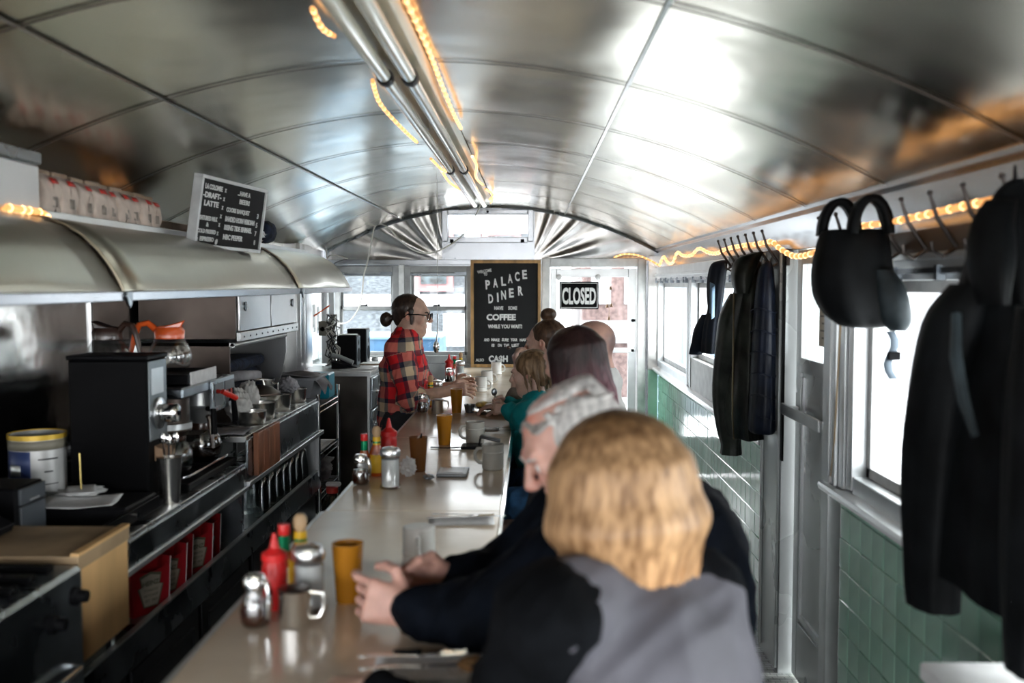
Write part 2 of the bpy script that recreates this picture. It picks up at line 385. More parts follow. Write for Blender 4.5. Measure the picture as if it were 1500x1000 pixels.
# sill
for a, y0, y1 in ((4, 4.5, YB), (5, YN, 3.56)):
    struct(MB().prism([(XR+.02, .925), (XR-.045, .925), (XR-.05, .94), (XR-.045, .952), (XR+.03, .965), (XR+.03, .925)], y0, y1, 'y').build('trim_%d' % a, M_steel, bevel=.002))
def rwindow(n, y0, y1, z0, z1, panel=0, mull=()):
    r = sroot('window_%d' % n, (XR+.03, (y0+y1)/2, z0))
    f = .05
    MB().box(XR-.01, XR+.12, y0, y0+f, z0, z1).box(XR-.01, XR+.12, y1-f, y1, z0, z1).box(XR-.005, XR+.12, y0+f, y1-f, z1-.03, z1).build('window_frame', M_galv, r, bevel=.003)
    MB().box(XR-.005, XR+.12, y0+f, y1-f, z0-.03, z0+.05+panel).build('window_sill', M_white if panel else M_galv, r, bevel=.004)
    ff = MB()
    y_0, y_1, z_0, z_1 = y0+f, y1-f, z0+.05+panel, z1-.03
    s = .035
    ff.box(XR+.04, XR+.075, y_0, y_0+s, z_0, z_1).box(XR+.04, XR+.075, y_1-s, y_1, z_0, z_1).box(XR+.04, XR+.075, y_0, y_1, z_0, z_0+s).box(XR+.04, XR+.075, y_0, y_1, z_1-s, z_1)
    for m_ in mull: ff.box(XR+.035, XR+.08, m_-.02, m_+.02, z_0, z_1)
    sash = ff.build('sash', M_white, r, bevel=.003)
    box(XR+.056, XR+.06, y_0+s, y_1-s, z_0+s, z_1-s).build('pane', M_glass, r)
    # slim metal rail with clips at the head
    q = MB().box(XR-.025, XR-.008, y0+.02, y1-.02, z1-.012, z1+.004)
    for i in range(int((y1-y0)/.3)+1): q.box(XR-.03, XR-.006, y0+.1+i*.3, y0+.12+i*.3, z1-.03, z1+.01)
    q.build('blind_rail', M_steeld, r)
rwindow(1, 6.80, 8.42, .965, 1.70)
rwindow(2, 4.60, 6.72, .965, 1.70, panel=.15)
rwindow(3, -.2, 3.36, .965, 1.70, mull=(1.5,))
rwindow(5, -1.65, -.3, .965, 1.70)
struct(MB().box(XR-.02, XR+.12, 3.37, 3.56, .96, 1.80).box(XR-.035, XR-.02, 3.42, 3.45, .96, 1.80).build('trim_6', M_galv, bevel=.003))
# post / sliding door pocket
struct(MB().box(XR-.03, XR+.15, 4.16, 4.5, 0, 1.80).box(XR-.042, XR-.03, 4.17, 4.19, .02, 1.80).box(XR-.042, XR-.03, 4.46, 4.48, .02, 1.80).build('trim_7', M_doorp, bevel=.003))
struct(box(XR-.034, XR-.026, 4.13, 4.16, .92, 1.80).build('trim_8', M_blackm))
# sliding door on the right
d1 = sroot('door_1', (XR+.04, 3.85, .0))
dx0, dx1 = XR+.02, XR+.06
MB().box(dx0, dx1, 3.58, 3.65, .02, 1.80).box(dx0, dx1, 4.06, 4.13, .02, 1.80).box(dx0, dx1, 3.65, 4.06, 1.74, 1.80).box(dx0, dx1, 3.65, 4.06, 1.30, 1.36).box(dx0, dx1, 3.65, 4.06, .02, .26).build('door_frame', M_doorp, d1, bevel=.003)
box(dx0+.012, dx1-.01, 3.65, 4.06, .26, 1.30).build('door_panel', M_doorp, d1)
MB().box(dx0+.002, dx0+.014, 3.66, 4.05, .28, .30).box(dx0+.002, dx0+.014, 3.66, 3.68, .30, 1.28).box(dx0+.002, dx0+.014, 4.03, 4.05, .30, 1.28).build('panel_moulding', M_galv, d1)
box(XR+.038, XR+.042, 3.65, 4.06, 1.36, 1.74).build('pane', M_glass, d1)
MB().box(XR-.04, XR-.028, 3.60, 4.14, 1.12, 1.165).box(XR-.03, XR+.03, 4.08, 4.12, 1.13, 1.155).box(XR-.03, XR+.03, 3.61, 3.65, 1.13, 1.155).build('push_bar', M_galv, d1, bevel=.002)
MB().box(XR+.034, XR+.037, 3.70, 3.86, 1.42, 1.66).build('notice', mat('buff paper notice', (.62, .58, .48), .7), d1)
q = MB()
for i in range(7): q.box(XR+.0325, XR+.0345, 3.72, 3.84 if i % 2 else 3.82, 1.45+i*.028, 1.457+i*.028)
q.build('notice_lines', mat('grey print', (.25, .23, .2), .8), d1)
struct(MB().box(XR-.03, XR+.15, 3.5, 3.58, 0, 1.80).build('trim_9', M_galv, bevel=.003))
# curtain cord of the near window
q = MB(); q.tube([(XR-.035, 3.36, 1.66), (XR-.034, 3.39, 1.4), (XR-.034, 3.42, 1.12), (XR-.035, 3.45, .98)], .0035, 6)
cordo = q.build('sash_cord', mat('tan cord', (.45, .33, .2), .8)); tag(cordo, 'thin tan sash cord hanging beside the near window post', 'cord')
MB().cyl((XR-.035, 3.45, .97), (XR-.035, 3.45, .99), .008, .008, 8).build('cord_end', M_white, cordo)
# ---- near wall behind the viewer
nwx = XC
nw = MB()
nw.box(XL, XR, YN-.12, YN, 0, .4); nw.box(XL, -1.6, YN-.12, YN, .4, 1.85); nw.box(.98, XR, YN-.12, YN, .4, 1.85); nw.box(-.35, -.28, YN-.12, YN, .4, 1.85)  # unseen openings made this wide to bring more fill light inside
nw.prism([(XL, 1.85)]+[(XR, 1.85)]+[(XR+(XL-XR)*i/24, zarch(XR+(XL-XR)*i/24)) for i in range(25)], YN-.12, YN, 'y')
struct(nw.build('wall_near', M_quilt))
# ---- back wall
def bx_(px0, px1, py0, py1): 
    a = at(px0, py0, Y=YB); b_ = at(px1, py1, Y=YB); return a.x, b_.x, b_.z, a.z
WX0, WX1, WZ0, WZ1 = bx_(492, 582, 393, 527)
VX0, VX1, VZ0, VZ1 = bx_(596, 690, 393, 527)
DX0, DX1, _, DZ1 = bx_(797, 941, 385, 560)
TX0, TX1, TZ0, TZ1 = bx_(656, 773, 314, 347)
T_ = .12
bw = MB()
def ww(x0, x1, z0, z1): bw.box(x0, x1, YB, YB+T_, z0, z1)
ZT = 1.86
ww(XL, WX0, 0, ZT); ww(WX1, VX0, WZ0, WZ1); ww(VX1, DX0, 0, ZT); ww(WX0, VX1, 0, WZ0); ww(WX0, VX1, WZ1, ZT)
ww(DX0, DX1, DZ1, ZT); ww(DX1, XR, 0, ZT)
wb_ = struct(bw.build('wall_back', M_steelm))
# tympanum above, built round the transom
tm = MB()
def tseg(x0, x1, zlo, n=12):
    tm.prism([(x0, zlo), (x1, zlo)]+[(x1+(x0-x1)*i/n, zarch(x1+(x0-x1)*i/n)+.02) for i in range(n+1)], YB, YB+T_, 'y')
tseg(XL, TX0, ZT); tseg(TX1, XR, ZT); tseg(TX0, TX1, TZ1); tm.box(TX0, TX1, YB, YB+T_, ZT, TZ0)
tm.build('gable_wall', M_steelm, wb_)
# crumpled radiating steel sheets in the gable, left and right
M_fan = mat('grey crumpled gable steel', (.42, .415, .41), .22, 1, var=.03, scale=3, bump=.2, bscale=5, bdist=.02)
def fan(xa, xb, ox, seed):
    rr = random.Random(seed); ph = rr.uniform(0, 6)
    def fn(u, v):
        x = xa+(xb-xa)*u; zt = zarch(x)-.015; z = ZT+.01+(zt-ZT-.01)*v
        ang = math.atan2(z-ZT+.02, abs(x-ox)+.02); rad = math.hypot(z-ZT, x-ox)
        amp = .0065*min(1, rad*4)*min(1, 3.0*(1.1-rad)) if rad < 1.1 else 0
        f = sin(ang*13+ph+1.5*sin(rad*5))+.6*sin(ang*27+2*ph)
        return (x, YB-.015-max(-.01, amp*f*.9), z)
    return fn
MB().grid(fan(XL+.03, TX0-.05, TX0-.04, 1), 60, 24).build('steel_sheet', M_fan, wb_, smooth=1.5)
MB().grid(fan(TX1+.06, XR-.03, TX1+.05, 5), 60, 24).build('steel_sheet', M_fan, wb_, smooth=1.5)
box(TX0-.04, TX1+.05, YB-.012, YB, ZT+.01, TZ0-.055).build('steel_sheet', M_steelm, wb_)
q = MB()
for i in range(9):
    for zz in (ZT+.02, TZ0-.065): q.sph((TX0-.03+i*(TX1-TX0+.06)/8, YB-.014, zz), .004, 6, 4)
q.build('rivet', M_steeld, wb_)
# arch trim where ceiling meets back wall
q = MB(); q.tube([(XL+(XR-XL)*i/40, YB-.02, zarch(XL+(XR-XL)*i/40)-.012) for i in range(41)], .012, 6)
struct(q.build('trim_10', M_steeld))
struct(MB().box(XL, XR, YB-.03, YB-.001, ZT-.035, ZT+.008).build('trim_11', M_steelm, bevel=.003))
# transom window
w6 = sroot('window_6', ((TX0+TX1)/2, YB, TZ0))
q = MB()
for x0, x1, z0, z1 in ((TX0-.05, TX0, TZ0-.04, TZ1+.04), (TX1, TX1+.05, TZ0-.04, TZ1+.04), (TX0, TX1, TZ1, TZ1+.04), (TX0, TX1, TZ0-.05, TZ0)): q.box(x0, x1, YB-.03, YB+.08, z0, z1)
q.build('window_frame', M_steelm, w6, bevel=.006)
box(TX0, TX1, YB+.05, YB+.054, TZ0, TZ1).build('pane', M_glass, w6)
MB().box(TX0+.02, TX0+.05, YB-.04, YB-.03, TZ0-.05, TZ0-.02).box(TX1-.06, TX1-.03, YB-.04, YB-.03, TZ0-.05, TZ0-.02).cyl(((TX0+TX1)/2, YB-.04, TZ1+.02), ((TX0+TX1)/2, YB-.03, TZ1+.02), .01).build('latch', M_blackm, w6)
def bwindow(n, x0, x1, z0, z1):
    r = sroot('window_%d' % n, ((x0+x1)/2, YB, z0))
    zm = (z0+z1)/2+.05; q = MB()
    f = .035
    for a in ((x0-.02, x0+f, z0-.03, z1+.02), (x1-f, x1+.02, z0-.03, z1+.02), (x0+f, x1-f, z1-.035, z1+.02), (x0+f, x1-f, z0-.03, z0+.04)): q.box(a[0], a[1], YB-.025, YB+.1, a[2], a[3])
    q.build('window_frame', M_alud, r, bevel=.004)
    q = MB(); g = .022
    for zz0, zz1, yy in ((zm-.02, z1-.035, YB+.05), (z0+.04, zm+.02, YB+.02)):
        for a in ((x0+f, x0+f+g, zz0, zz1), (x1-f-g, x1-f, zz0, zz1), (x0+f, x1-f, zz1-g-.01, zz1), (x0+f, x1-f, zz0, zz0+g+.01)): q.box(a[0], a[1], yy-.012, yy+.012, a[2], a[3])
    q.build('sash', M_alud, r, bevel=.002)
    box(x0+f+g, x1-f-g, YB+.05, YB+.053, zm, z1-.05).build('pane', M_glass, r)
    box(x0+f+g, x1-f-g, YB+.02, YB+.023, z0+.06, zm).build('pane', M_glass, r)
    MB().box((x0+x1)/2-.05, (x0+x1)/2+.01, YB-.005, YB+.008, zm+.02, zm+.03).sph(((x0+x1)/2, YB, zm+.03), .009).build('latch', M_blackm, r)
    MB().box(x0+f, x1-f, YB-.035, YB-.01, z1-.06, z1-.045).box(x1-f-.1, x1-f, YB-.04, YB-.01, z1-.05, z1-.03).build('blind_rail', M_steeld, r)
bwindow(7, WX0, WX1, WZ0, WZ1); bwindow(8, VX0, VX1, VZ0, VZ1)
struct(box(WX1+.02, VX0-.02, YB-.03, YB, WZ0-.02, WZ1+.03).build('trim_12', M_white, bevel=.003))
# back door
d2 = sroot('door_2', ((DX0+DX1)/2, YB, 0))
q = MB(); f = .05
for a in ((DX0-.02, DX0+f, 0, DZ1+.04), (DX1-f, DX1+.02, 0, DZ1+.04), (DX0+f, DX1-f, DZ1-.035, DZ1+.04)): q.box(a[0], a[1], YB-.04, YB+.11, a[2], a[3])
q.build('door_frame', M_white, d2, bevel=.006)
q = MB(); e = .07
ax0, ax1 = DX0+f+.006, DX1-f-.006
for a in ((ax0, ax0+e-.02, .02, DZ1-.05), (ax1-e, ax1, .02, DZ1-.05), (ax0+e-.02, ax1-e, DZ1-.12, DZ1-.05), (ax0+e-.02, ax1-e, .02, .35)): q.box(a[0], a[1], YB+.0, YB+.045, a[2], a[3])
q.build('door_leaf', M_galv, d2, bevel=.004)
box(ax0+e-.02, ax1-e, YB+.02, YB+.024, .35, DZ1-.12).build('pane', M_glass, d2)
MB().box(ax0+e-.03, ax1-.02, YB-.05, YB-.035, 1.075, 1.115).box(ax1-.05, ax1-.02, YB-.05, YB+.01, 1.08, 1.11).box(ax0+e-.03, ax0+e, YB-.05, YB+.01, 1.08, 1.11).build('push_bar', M_galv, d2, bevel=.003)
MB().cyl((ax1-.03, YB-.02, 1.35), (ax1-.03, YB+.0, 1.35), .014, .014, 12).box(ax1-.035, ax1-.01, YB-.025, YB-.015, 1.34, 1.36).build('lock_knob', M_blackm, d2)
# green corner pillar
cx = at(950, 500, Y=YB).x
struct(MB().box(cx-.01, XR, YB-.07, YB, .0, .93).build('trim_13', M_tilel, bevel=.004))
struct(MB().box(cx-.015, XR, YB-.075, YB, .93, 1.9).build('trim_14', M_quilt, bevel=.004))
# wood panel under the back windows
struct(box(XL, DX0-.03, YB-.02, YB-.0005, .2, WZ0-.035).build('trim_15', M_alud))
# ================================================================ OUTSIDE
M_snow = mat('pale mottled paving', (.72, .73, .74), .8, 0, var=.08, scale=.8)  # the paving's own pale colour, mottled by noise
M_brick = mat('pinkish brick facade', (.22, .15, .14), .85, 0, var=.15, scale=12)
M_shingle = mat('grey shade tinted shingle', (.12, .135, .15), .85, 0, var=.2, scale=14, stretch=(1, 1, 4))  # grey lowered in the colour to stand for the house's shaded side
M_trimw = mat('white house trim', (.5, .51, .52), .6, 0, var=.04)  # white dulled in the colour, standing for shade on the house
M_blue = mat('light blue painted panel', (.05, .13, .24), .5, 0, var=.08)
M_dimg = mat('dark window glass outside', (.04, .06, .07), .1, 0, var=.3)
g = struct(box(-30, 40, -25, 45, -.5, -.4).build('ground', M_snow))
def facade():
    r = thing('house', 'shingled house with white trim seen through the back windows', 'house', (-3, 16, -.4))
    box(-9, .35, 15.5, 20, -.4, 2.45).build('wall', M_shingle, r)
    q = MB()
    for x in (-5.0, -3.42, -1.85, -.9, .35): q.box(x-.12, x+.12, 15.4, 15.55, -.4, 2.45)
    q.box(-9, .4, 15.42, 15.54, 1.28, 1.5); q.box(-9, .4, 15.42, 15.54, .1, .4)
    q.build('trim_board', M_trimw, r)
    for x in (-1.5, -.45, -4.3): 
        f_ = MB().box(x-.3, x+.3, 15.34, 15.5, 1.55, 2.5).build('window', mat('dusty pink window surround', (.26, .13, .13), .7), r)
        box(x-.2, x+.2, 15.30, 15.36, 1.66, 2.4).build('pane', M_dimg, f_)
    for x, z in ((-1.75, .65), (-1.15, .7), (-.5, .62)):
        box(x-.2, x+.2, 15.33, 15.45, z, z+.5).build('poster', M_paper, r)
    # pitched porch roof
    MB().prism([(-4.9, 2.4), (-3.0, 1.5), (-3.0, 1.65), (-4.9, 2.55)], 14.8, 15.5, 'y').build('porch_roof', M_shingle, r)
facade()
r = thing('brick_building', 'pinkish brick building beyond the back door glass', 'building', (2, 19, -.4))
box(.9, 3.0, 18, 22, -.4, 3.0).build('wall', M_brick, r)
q = MB()
for i in range(3): q.box(1.1+i*.6, 1.45+i*.6, 17.95, 18.02, 1.3, 2.2)
q.build('window', M_trimw, r)
box(.9, 3.0, 17.9, 18.0, .6, 1.0).build('signboard', M_trimw, r)
r = thing('blue_shed', 'tall pale blue shed wall right of the back door glass', 'shed', (2.1, 14, -.4))
box(1.75, 2.6, 13, 15, -.4, 3.2).build('wall', mat('pale blue siding', (.20, .30, .38), .6, 0, var=.03), r)
MB().box(1.72, 2.63, 12.9, 15.1, 3.2, 3.3).build('roof', M_trimw, r)
# light blue freezer box right outside the left back window
p0 = at(512, 497, Y=9.6); p1 = at(590, 532, Y=9.6)
r = thing('blue_locker', 'light blue outdoor locker with pale lid below the back window', 'locker', ((p0.x+p1.x)/2, 10, -.4))
box(p0.x, p1.x+.35, 9.6, 10.5, -.4, p0.z).build('body', M_blue, r)
box(p0.x-.02, p1.x+.37, 9.58, 10.52, p0.z, p0.z+.03).build('lid', mat('pale blue lid', (.16, .28, .38), .5, 0, var=.03), r, bevel=.01)
# things across the street on the right
r = thing('porch_house', 'white porch with steps across the street', 'house', (7, 12, -.4))
box(7.5, 10, 6, 20, -.4, 4).build('wall', M_trimw, r)
q = MB()
for i in range(4): q.box(6.7+i*.2, 7.5, 8.4, 10, -.4, -.2+i*.2)
q.build('steps', M_snow, r)
for y in (9.0, 11, 13, 16): box(6.8, 6.95, y-.08, y+.08, -.4, 3).build('porch_post', M_trimw, r)
box(7.42, 7.5, 10.6, 11.6, .2, 2.2).build('door_panel', mat('faded salmon door', (.66, .45, .38), .7), r)
r = thing('utility_pole', 'weathered grey utility pole outside the near right window', 'pole', (3.9, 8.0, -.4))
MB().cyl((3.9, 8.0, -.4), (3.9, 8.0, 7), .13, .1, 12).build('shaft', mat('weathered pole wood', (.42, .36, .32), .9, 0, var=.15, scale=10, stretch=(4, 4, .4)), r)
box(3.72, 3.8, 7.9, 8.1, 1.0, 1.7).build('meter_box', M_galv, r)
r = thing('parked_car', 'silver parked car low outside the far right window', 'car', (4.4, 17, -.4))
q = MB(); q.prism([(14.6, -.1), (14.5, .35), (15.3, .5), (15.9, .95), (17.6, .98), (18.3, .55), (19, .45), (19, -.1)], 3.6, 5.2, 'x')
q.build('body', mat('silver car paint', (.55, .58, .6), .25, .6), r, bevel=.05)
MB().prism([(15.5, .52), (16.0, .9), (17.5, .92), (18.1, .56)], 3.58, 5.22, 'x').build('side_window', M_dimg, r)
for y in (15.4, 18.1):
    MB().lathe([(.0, -.1), (.3, -.1), (.32, 0), (.3, .1), (0, .1)], (3.66, y, -.1), 18, ax='x').build('wheel', M_blackp, r)
# ================================================================ FIXTURES
def text(s, size, M, parent, m, name='lettering', sx=1.0, bold=.0, align='CENTER', depth=.0012):
    cu = bpy.data.curves.new('t', 'FONT'); cu.body = s; cu.size = size; cu.align_x = align; cu.offset = bold; cu.extrude = depth; cu.resolution_u = 3
    o = bpy.data.objects.new('t', cu); COL.objects.link(o)
    bpy.context.view_layer.update()
    me = bpy.data.meshes.new_from_object(o.evaluated_get(bpy.context.evaluated_depsgraph_get())); bpy.data.objects.remove(o)
    me.transform(M @ Matrix.Diagonal((sx, 1, 1, 1))); off = wloc(parent)
    me.transform(Matrix.Translation(-off)); me.materials.clear(); me.materials.append(m)
    o = bpy.data.objects.new(name, me); COL.objects.link(o); o.parent = parent; return o
def frameM(o, u, v):
    u = Vector(u).normalized(); v = Vector(v); v = (v-u*u.dot(v)).normalized(); n = u.cross(v)
    M = Matrix((u, v, n)).transposed().to_4x4(); M.translation = Vector(o); return M
M_let = mat('white letter plastic', (.82, .82, .80), .5)
M_felt = mat('black grooved felt', (.010, .010, .011), .9, 0)
M_oak = mat('oak frame', (.52, .30, .12), .5, 0, var=.15, scale=20, stretch=(1, 1, .2))
# ---- fluorescent tubes along the ceiling
fx = thing('ceiling_light', 'long double fluorescent tube light running along the ceiling centre', 'ceiling light', (-.385, 3.2, 2.25))
M_tube = mat('unlit frosted glass tube', (.60, .58, .47), .12, 0, var=.03, coat=.6)
ys = [.58, 2.92, 5.26, 7.6]
MB().prism([(-.47, 2.318), (-.45, 2.297), (-.32, 2.297), (-.30, 2.318)], -1.6, 7.7, 'y').build('fixture_channel', mat('cream fixture enamel', (.60, .55, .42), .25, .3, var=.05, scale=3), fx, bevel=.002)
for i in range(3):
    for x in (-.425, -.352):
        MB().tube([(x, ys[i]+.02, 2.262), (x, ys[i+1]-.02, 2.262)], .0205, 18).build('tube', M_tube, fx)
for x in (-.425, -.352):
    MB().tube([(x, -1.5, 2.262), (x, .56, 2.262)], .0205, 18).build('tube', M_tube, fx)
    for y in (.58, 2.92, 5.26):
        MB().lathe([(0, -.03), (.0235, -.03), (.025, -.02), (.025, .02), (.0235, .03), (0, .03)], (x, y, 2.262), 18, ax='y').build('tube_collar', M_blackm, fx)
    for y in (.2, 1.7, 4.1, 6.4, 7.55):
        MB().box(x-.006, x+.006, y-.015, y+.015, 2.27, 2.30).build('tube_bracket', M_steeld, fx)
# ---- rope lights
def rope(pts, label, r=.0065, bulbs=.035, sub=6):
    P = [Vector(p) for p in pts]; out = []
    for i in range(len(P)-1):
        p0, p1, p2, p3 = P[max(i-1, 0)], P[i], P[i+1], P[min(i+2, len(P)-1)]
        for k in range(sub):
            t = k/sub; out.append(.5*((2*p1)+(p2-p0)*t+(2*p0-5*p1+4*p2-p3)*t*t+(3*p1-p0-3*p2+p3)*t**3))
    out.append(P[-1])
    o = MB().tube(out, r, 8).build('rope_light', M_rope); tag(o, label, 'rope light', None)
    q = MB(); acc = 0
    for i in range(len(out)-1):
        d = (out[i+1]-out[i]).length; acc += d
        if acc > bulbs: acc = 0; q.sph(out[i], r*1.15, 6, 4)
    stuff(q.build('bulbs', M_bulb, o)); return o
rope([(-.285, y, 2.30+.012*sin(y*3)) for y in (.2, .6, 1.0, 1.4, 1.8, 2.3, 2.8, 3.2, 3.7, 4.1)], 'orange rope light along the right side of the ceiling tubes, nearest length')
rope([(-.30+.02*sin(y*4), y, 2.285) for y in (4.9, 5.3, 5.7, 6.0, 6.3)], 'orange rope light right of the ceiling tubes, middle length')
rope([(-.30, 6.6, 2.29), (-.26, 6.8, 2.27), (-.29, 7.0, 2.25), (-.27, 7.2, 2.28), (-.30, 7.5, 2.27)], 'tangled orange rope light at the far end of the ceiling tubes')
rope([(-.49, 3.1, 2.29), (-.51, 3.4, 2.27), (-.50, 3.9, 2.265), (-.49, 4.3, 2.27)], 'orange rope light left of the ceiling tubes just beyond the black collars')
rope([(-.50, 2.3, 2.29), (-.51, 2.45, 2.285), (-.50, 2.55, 2.29)], 'short glowing rope light bit left of the nearest ceiling tubes')
rope([(-.49, 4.9, 2.275), (-.46, 5.1, 2.25), (-.44, 5.25, 2.25)], 'short sagging rope light left of the ceiling tubes, midway')
rope([(-.48, 5.4, 2.27), (-.47, 5.8, 2.25), (-.44, 6.3, 2.255)], 'orange rope light left of the far ceiling tubes')
# rope light over the back door and along the right header
def hp(px, py, X=None, Y=None): return at(px, py, X=X, Y=Y)
rope([hp(899, 377, Y=8.42), hp(915, 372, Y=8.42), hp(935, 374, Y=8.42), hp(952, 381, Y=8.42), hp(965, 388, Y=8.38)], 'rope light with small bulbs running over the top corner of the back door')
zz = [(966, 389), (972, 376), (978, 384), (985, 385), (992, 370), (1000, 374), (1012, 374), (1024, 364), (1038, 370), (1050, 371), (1062, 365), (1085, 360), (1110, 357), (1130, 354), (1140, 362), (1160, 374), (1180, 374), (1200, 366), (1212, 359)]
rope([hp(x, y, X=XR-.045) for x, y in zz], 'orange zigzag rope light along the far header and drooping past the post', r=.010, bulbs=.06)
rope([hp(x, y, X=XR-.075) for x, y in ((1262, 331), (1300, 326), (1340, 318), (1380, 309), (1420, 300), (1500, 284))], 'orange rope light stretched across the near coat hooks', r=.009, bulbs=.05)
rope([(-1.37, 1.7, 1.83), (-1.36, 2.1, 1.825), (-1.36, 2.5, 1.82), (-1.36, 2.74, 1.825), (-1.37, 2.80, 1.845), (-1.385, 2.78, 1.862), (-1.385, 2.6, 1.862)], 'glowing rope light looped under the white steel box', r=.010)
rope([(-1.60, 4.3, 1.90), (-1.62, 3.9, 1.92), (-1.6, 4.1, 1.93)], 'rope light glowing on the shelf behind the coffee bags', r=.004, bulbs=.09)
# ---- dangling white cable across the gable, hanging down the left
def wire(pts, label, m=None, r=.006, cat='cable', Y=8.35, name='cable'):
    P = [at(x, y, Y=Y) if len(p_) == 2 else Vector(p_) for p_ in pts for x, y in [(p_[0], p_[1])]]
    out = []
    for i in range(len(P)-1):
        p0, p1, p2, p3 = P[max(i-1, 0)], P[i], P[i+1], P[min(i+2, len(P)-1)]
        for k in range(6):
            t = k/6; out.append(.5*((2*p1)+(p2-p0)*t+(2*p0-5*p1+4*p2-p3)*t*t+(3*p1-p0-3*p2+p3)*t**3))
    out.append(P[-1])
    return tag(MB().tube(out, r, 6).build(name, m or M_wire), label, cat)
wire([(704, 300), (700, 309), (693, 322), (680, 342), (660, 358), (640, 368), (622, 371), (602, 364), (584, 350), (570, 334), (556, 328), (548, 334), (544, 355), (538, 385), (533, 403), (531, 425), (526, 450), (512, 470), (497, 474)], 'white cable drooping from the ceiling light across the gable wall')
wire([(478, 365), (479, 378), (484, 374), (494, 374), (510, 379)], 'short white cable at the left end of the gable')
wire([(487, 388), (495, 383), (510, 379)], 'thin black cable above the left back window', M_wireb, .004)
# ---- hood over the back bar
HX = [(-1.41, 1.853), (-1.36, 1.845), (-1.31, 1.825), (-1.26, 1.793), (-1.215, 1.75), (-1.18, 1.70), (-1.158, 1.66), (-1.15, 1.638)]
hood = thing('range_hood', 'long curved stainless hood running above the back counter', 'hood', (-1.3, 2.5, 1.6))
HY = [-1.6, .64, 2.77, 4.9, 6.3]
for i in range(4):
    y0, y1 = HY[i]+.003, HY[i+1]-.003
    def fn(u, v, y0=y0, y1=y1, i=i):
        t = u*(len(HX)-1); a = min(int(t), len(HX)-2); f = t-a
        x = HX[a][0]*(1-f)+HX[a+1][0]*f; z = HX[a][1]*(1-f)+HX[a+1][1]*f
        b = .004*sin(pi*u)*sin(3*v*pi+i)
        return (x+b, y0+(y1-y0)*v, z+b)
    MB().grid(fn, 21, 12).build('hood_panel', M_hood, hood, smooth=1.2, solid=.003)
    MB().box(-1.152, -1.135, y0, y1, 1.612, 1.640).build('hood_rim', M_steelm, hood, bevel=.003)
    if i: MB().tube([(x+.003, HY[i], z+.002) for x, z in HX], .005, 6).build('hood_seam', M_ceil2, hood)
MB().prism([(x, z) for x, z in HX]+[(-1.15, 1.612), (-1.755, 1.612), (-1.755, 1.853)], 6.285, 6.297, 'y').build('end_plate', M_hood, hood)
MB().box(-1.75, -1.16, -1.6, 6.28, 1.615, 1.622).build('underside', M_steeld, hood)
for y in (2.77, 4.9):
    MB().prism([(y-.017, 1.64), (y+.017, 1.64), (y+.02, 1.625), (y+.012, 1.603), (y, 1.592), (y-.012, 1.603), (y-.02, 1.625)], -1.134, -1.126, 'x').build('shield_badge', M_steeld, hood, bevel=.002)
# shelf on top
sh = thing('wall_shelf', 'long metal shelf under the ceiling carrying coffee bags', 'shelf', (-1.58, 2.5, 1.85))
MB().box(XL+.005, -1.405, -1.6, 6.25, 1.856, 1.862).build('shelf_board', M_steel, sh)
MB().box(-1.405, -1.395, -1.6, 6.25, 1.845, 1.872).build('shelf_lip', M_galv, sh, bevel=.002)
# ---- coffee bags
M_kraft = mat('pale kraft paper', (.78, .64, .54), .7, 0, var=.08, scale=12, bump=.3, bscale=30, bdist=.004)
M_kraft2 = mat('darker kraft side', (.50, .36, .25), .75, 0, var=.1, scale=12, bump=.3, bscale=30)
M_red = mat('red label', (.65, .05, .035), .5, 0)
def coffee_bag(h=.125, wd=.1, dp=.075, seed=0):
    rr = random.Random(seed); t = thing('coffee_bag', '', 'bag')
    def fn(u, v):
        a = 2*pi*u; c, s_ = cos(a), sin(a); e = .38
        x = math.copysign(abs(c)**e, c)*dp/2; y = math.copysign(abs(s_)**e, s_)*wd/2
        z = h*v; k = 1-(max(0, v-.72)/.28)**1.5*.82; kk = 1+.08*sin(pi*min(1, v*1.2))
        y2 = 1-(max(0, v-.8)/.2)*.04
        return (x*k*kk+.003*sin(9*v+seed+3*u*6), y*y2*kk+.0025*sin(13*v+seed*2), z)
    b = MB(); b.grid(fn, 28, 12); b.build('bag_body', M_kraft, t, smooth=1)
    MB().cham(-.009, .009, -wd/2*.92, wd/2*.92, h-.006, h+.012, .003).build('folded_top', M_kraft2, t)
    MB().grid(lambda u, v: (dp/2*1.09+.001-.012*max(0, v-.1), -wd*.16+wd*.42*u, h*.77+h*.13*v), 2, 2).build('label', M_red, t, solid=.0008)
    MB().grid(lambda u, v: (dp/2*1.10+.0005, -.014+.028*u, h*.22+.03*v), 2, 2).build('stamp', mat('faded grey ink stamp %d' % seed, (.45, .38, .32), .8), t, solid=.0006)
    return t
bags = [2.96, 3.055, 3.19, 3.285, 3.375, 3.47, 3.57, 3.675, 3.775]
names = ['pale coffee bag nearest the white steel box', 'second pale coffee bag from the white steel box', 'third coffee bag from the white box, after a dark gap', 'fourth coffee bag in the row on the shelf, counting from the white box',
         'fifth coffee bag in the row on the shelf, middle of nine', 'sixth coffee bag in the shelf row, counting from the white box', 'third coffee bag from the far end of the shelf row', 'second last coffee bag at the far end of the row', 'last coffee bag of the row, nearest the small letter board']
for i, y in enumerate(bags):
    t = coffee_bag(.128-.001*i, .093, .085, i); t.location = (-1.47+(.008 if i % 2 else 0), y, 1.8625); t.rotation_euler = (0, 0, random.uniform(-.1, .1))
    t['label'] = names[i]; t['group'] = 'coffee bags on the ceiling shelf'
t = coffee_bag(.11, .09, .11, 20); t.location = (-1.52, 2.865, 1.8625); t['label'] = 'brown coffee bag seen side-on, partly behind the white steel box'; t['group'] = 'coffee bags on the ceiling shelf'
t = thing('cardboard_carton', 'low brown carton lying behind the coffee bags', 'carton', (-1.6, 4.15, 1.8625))
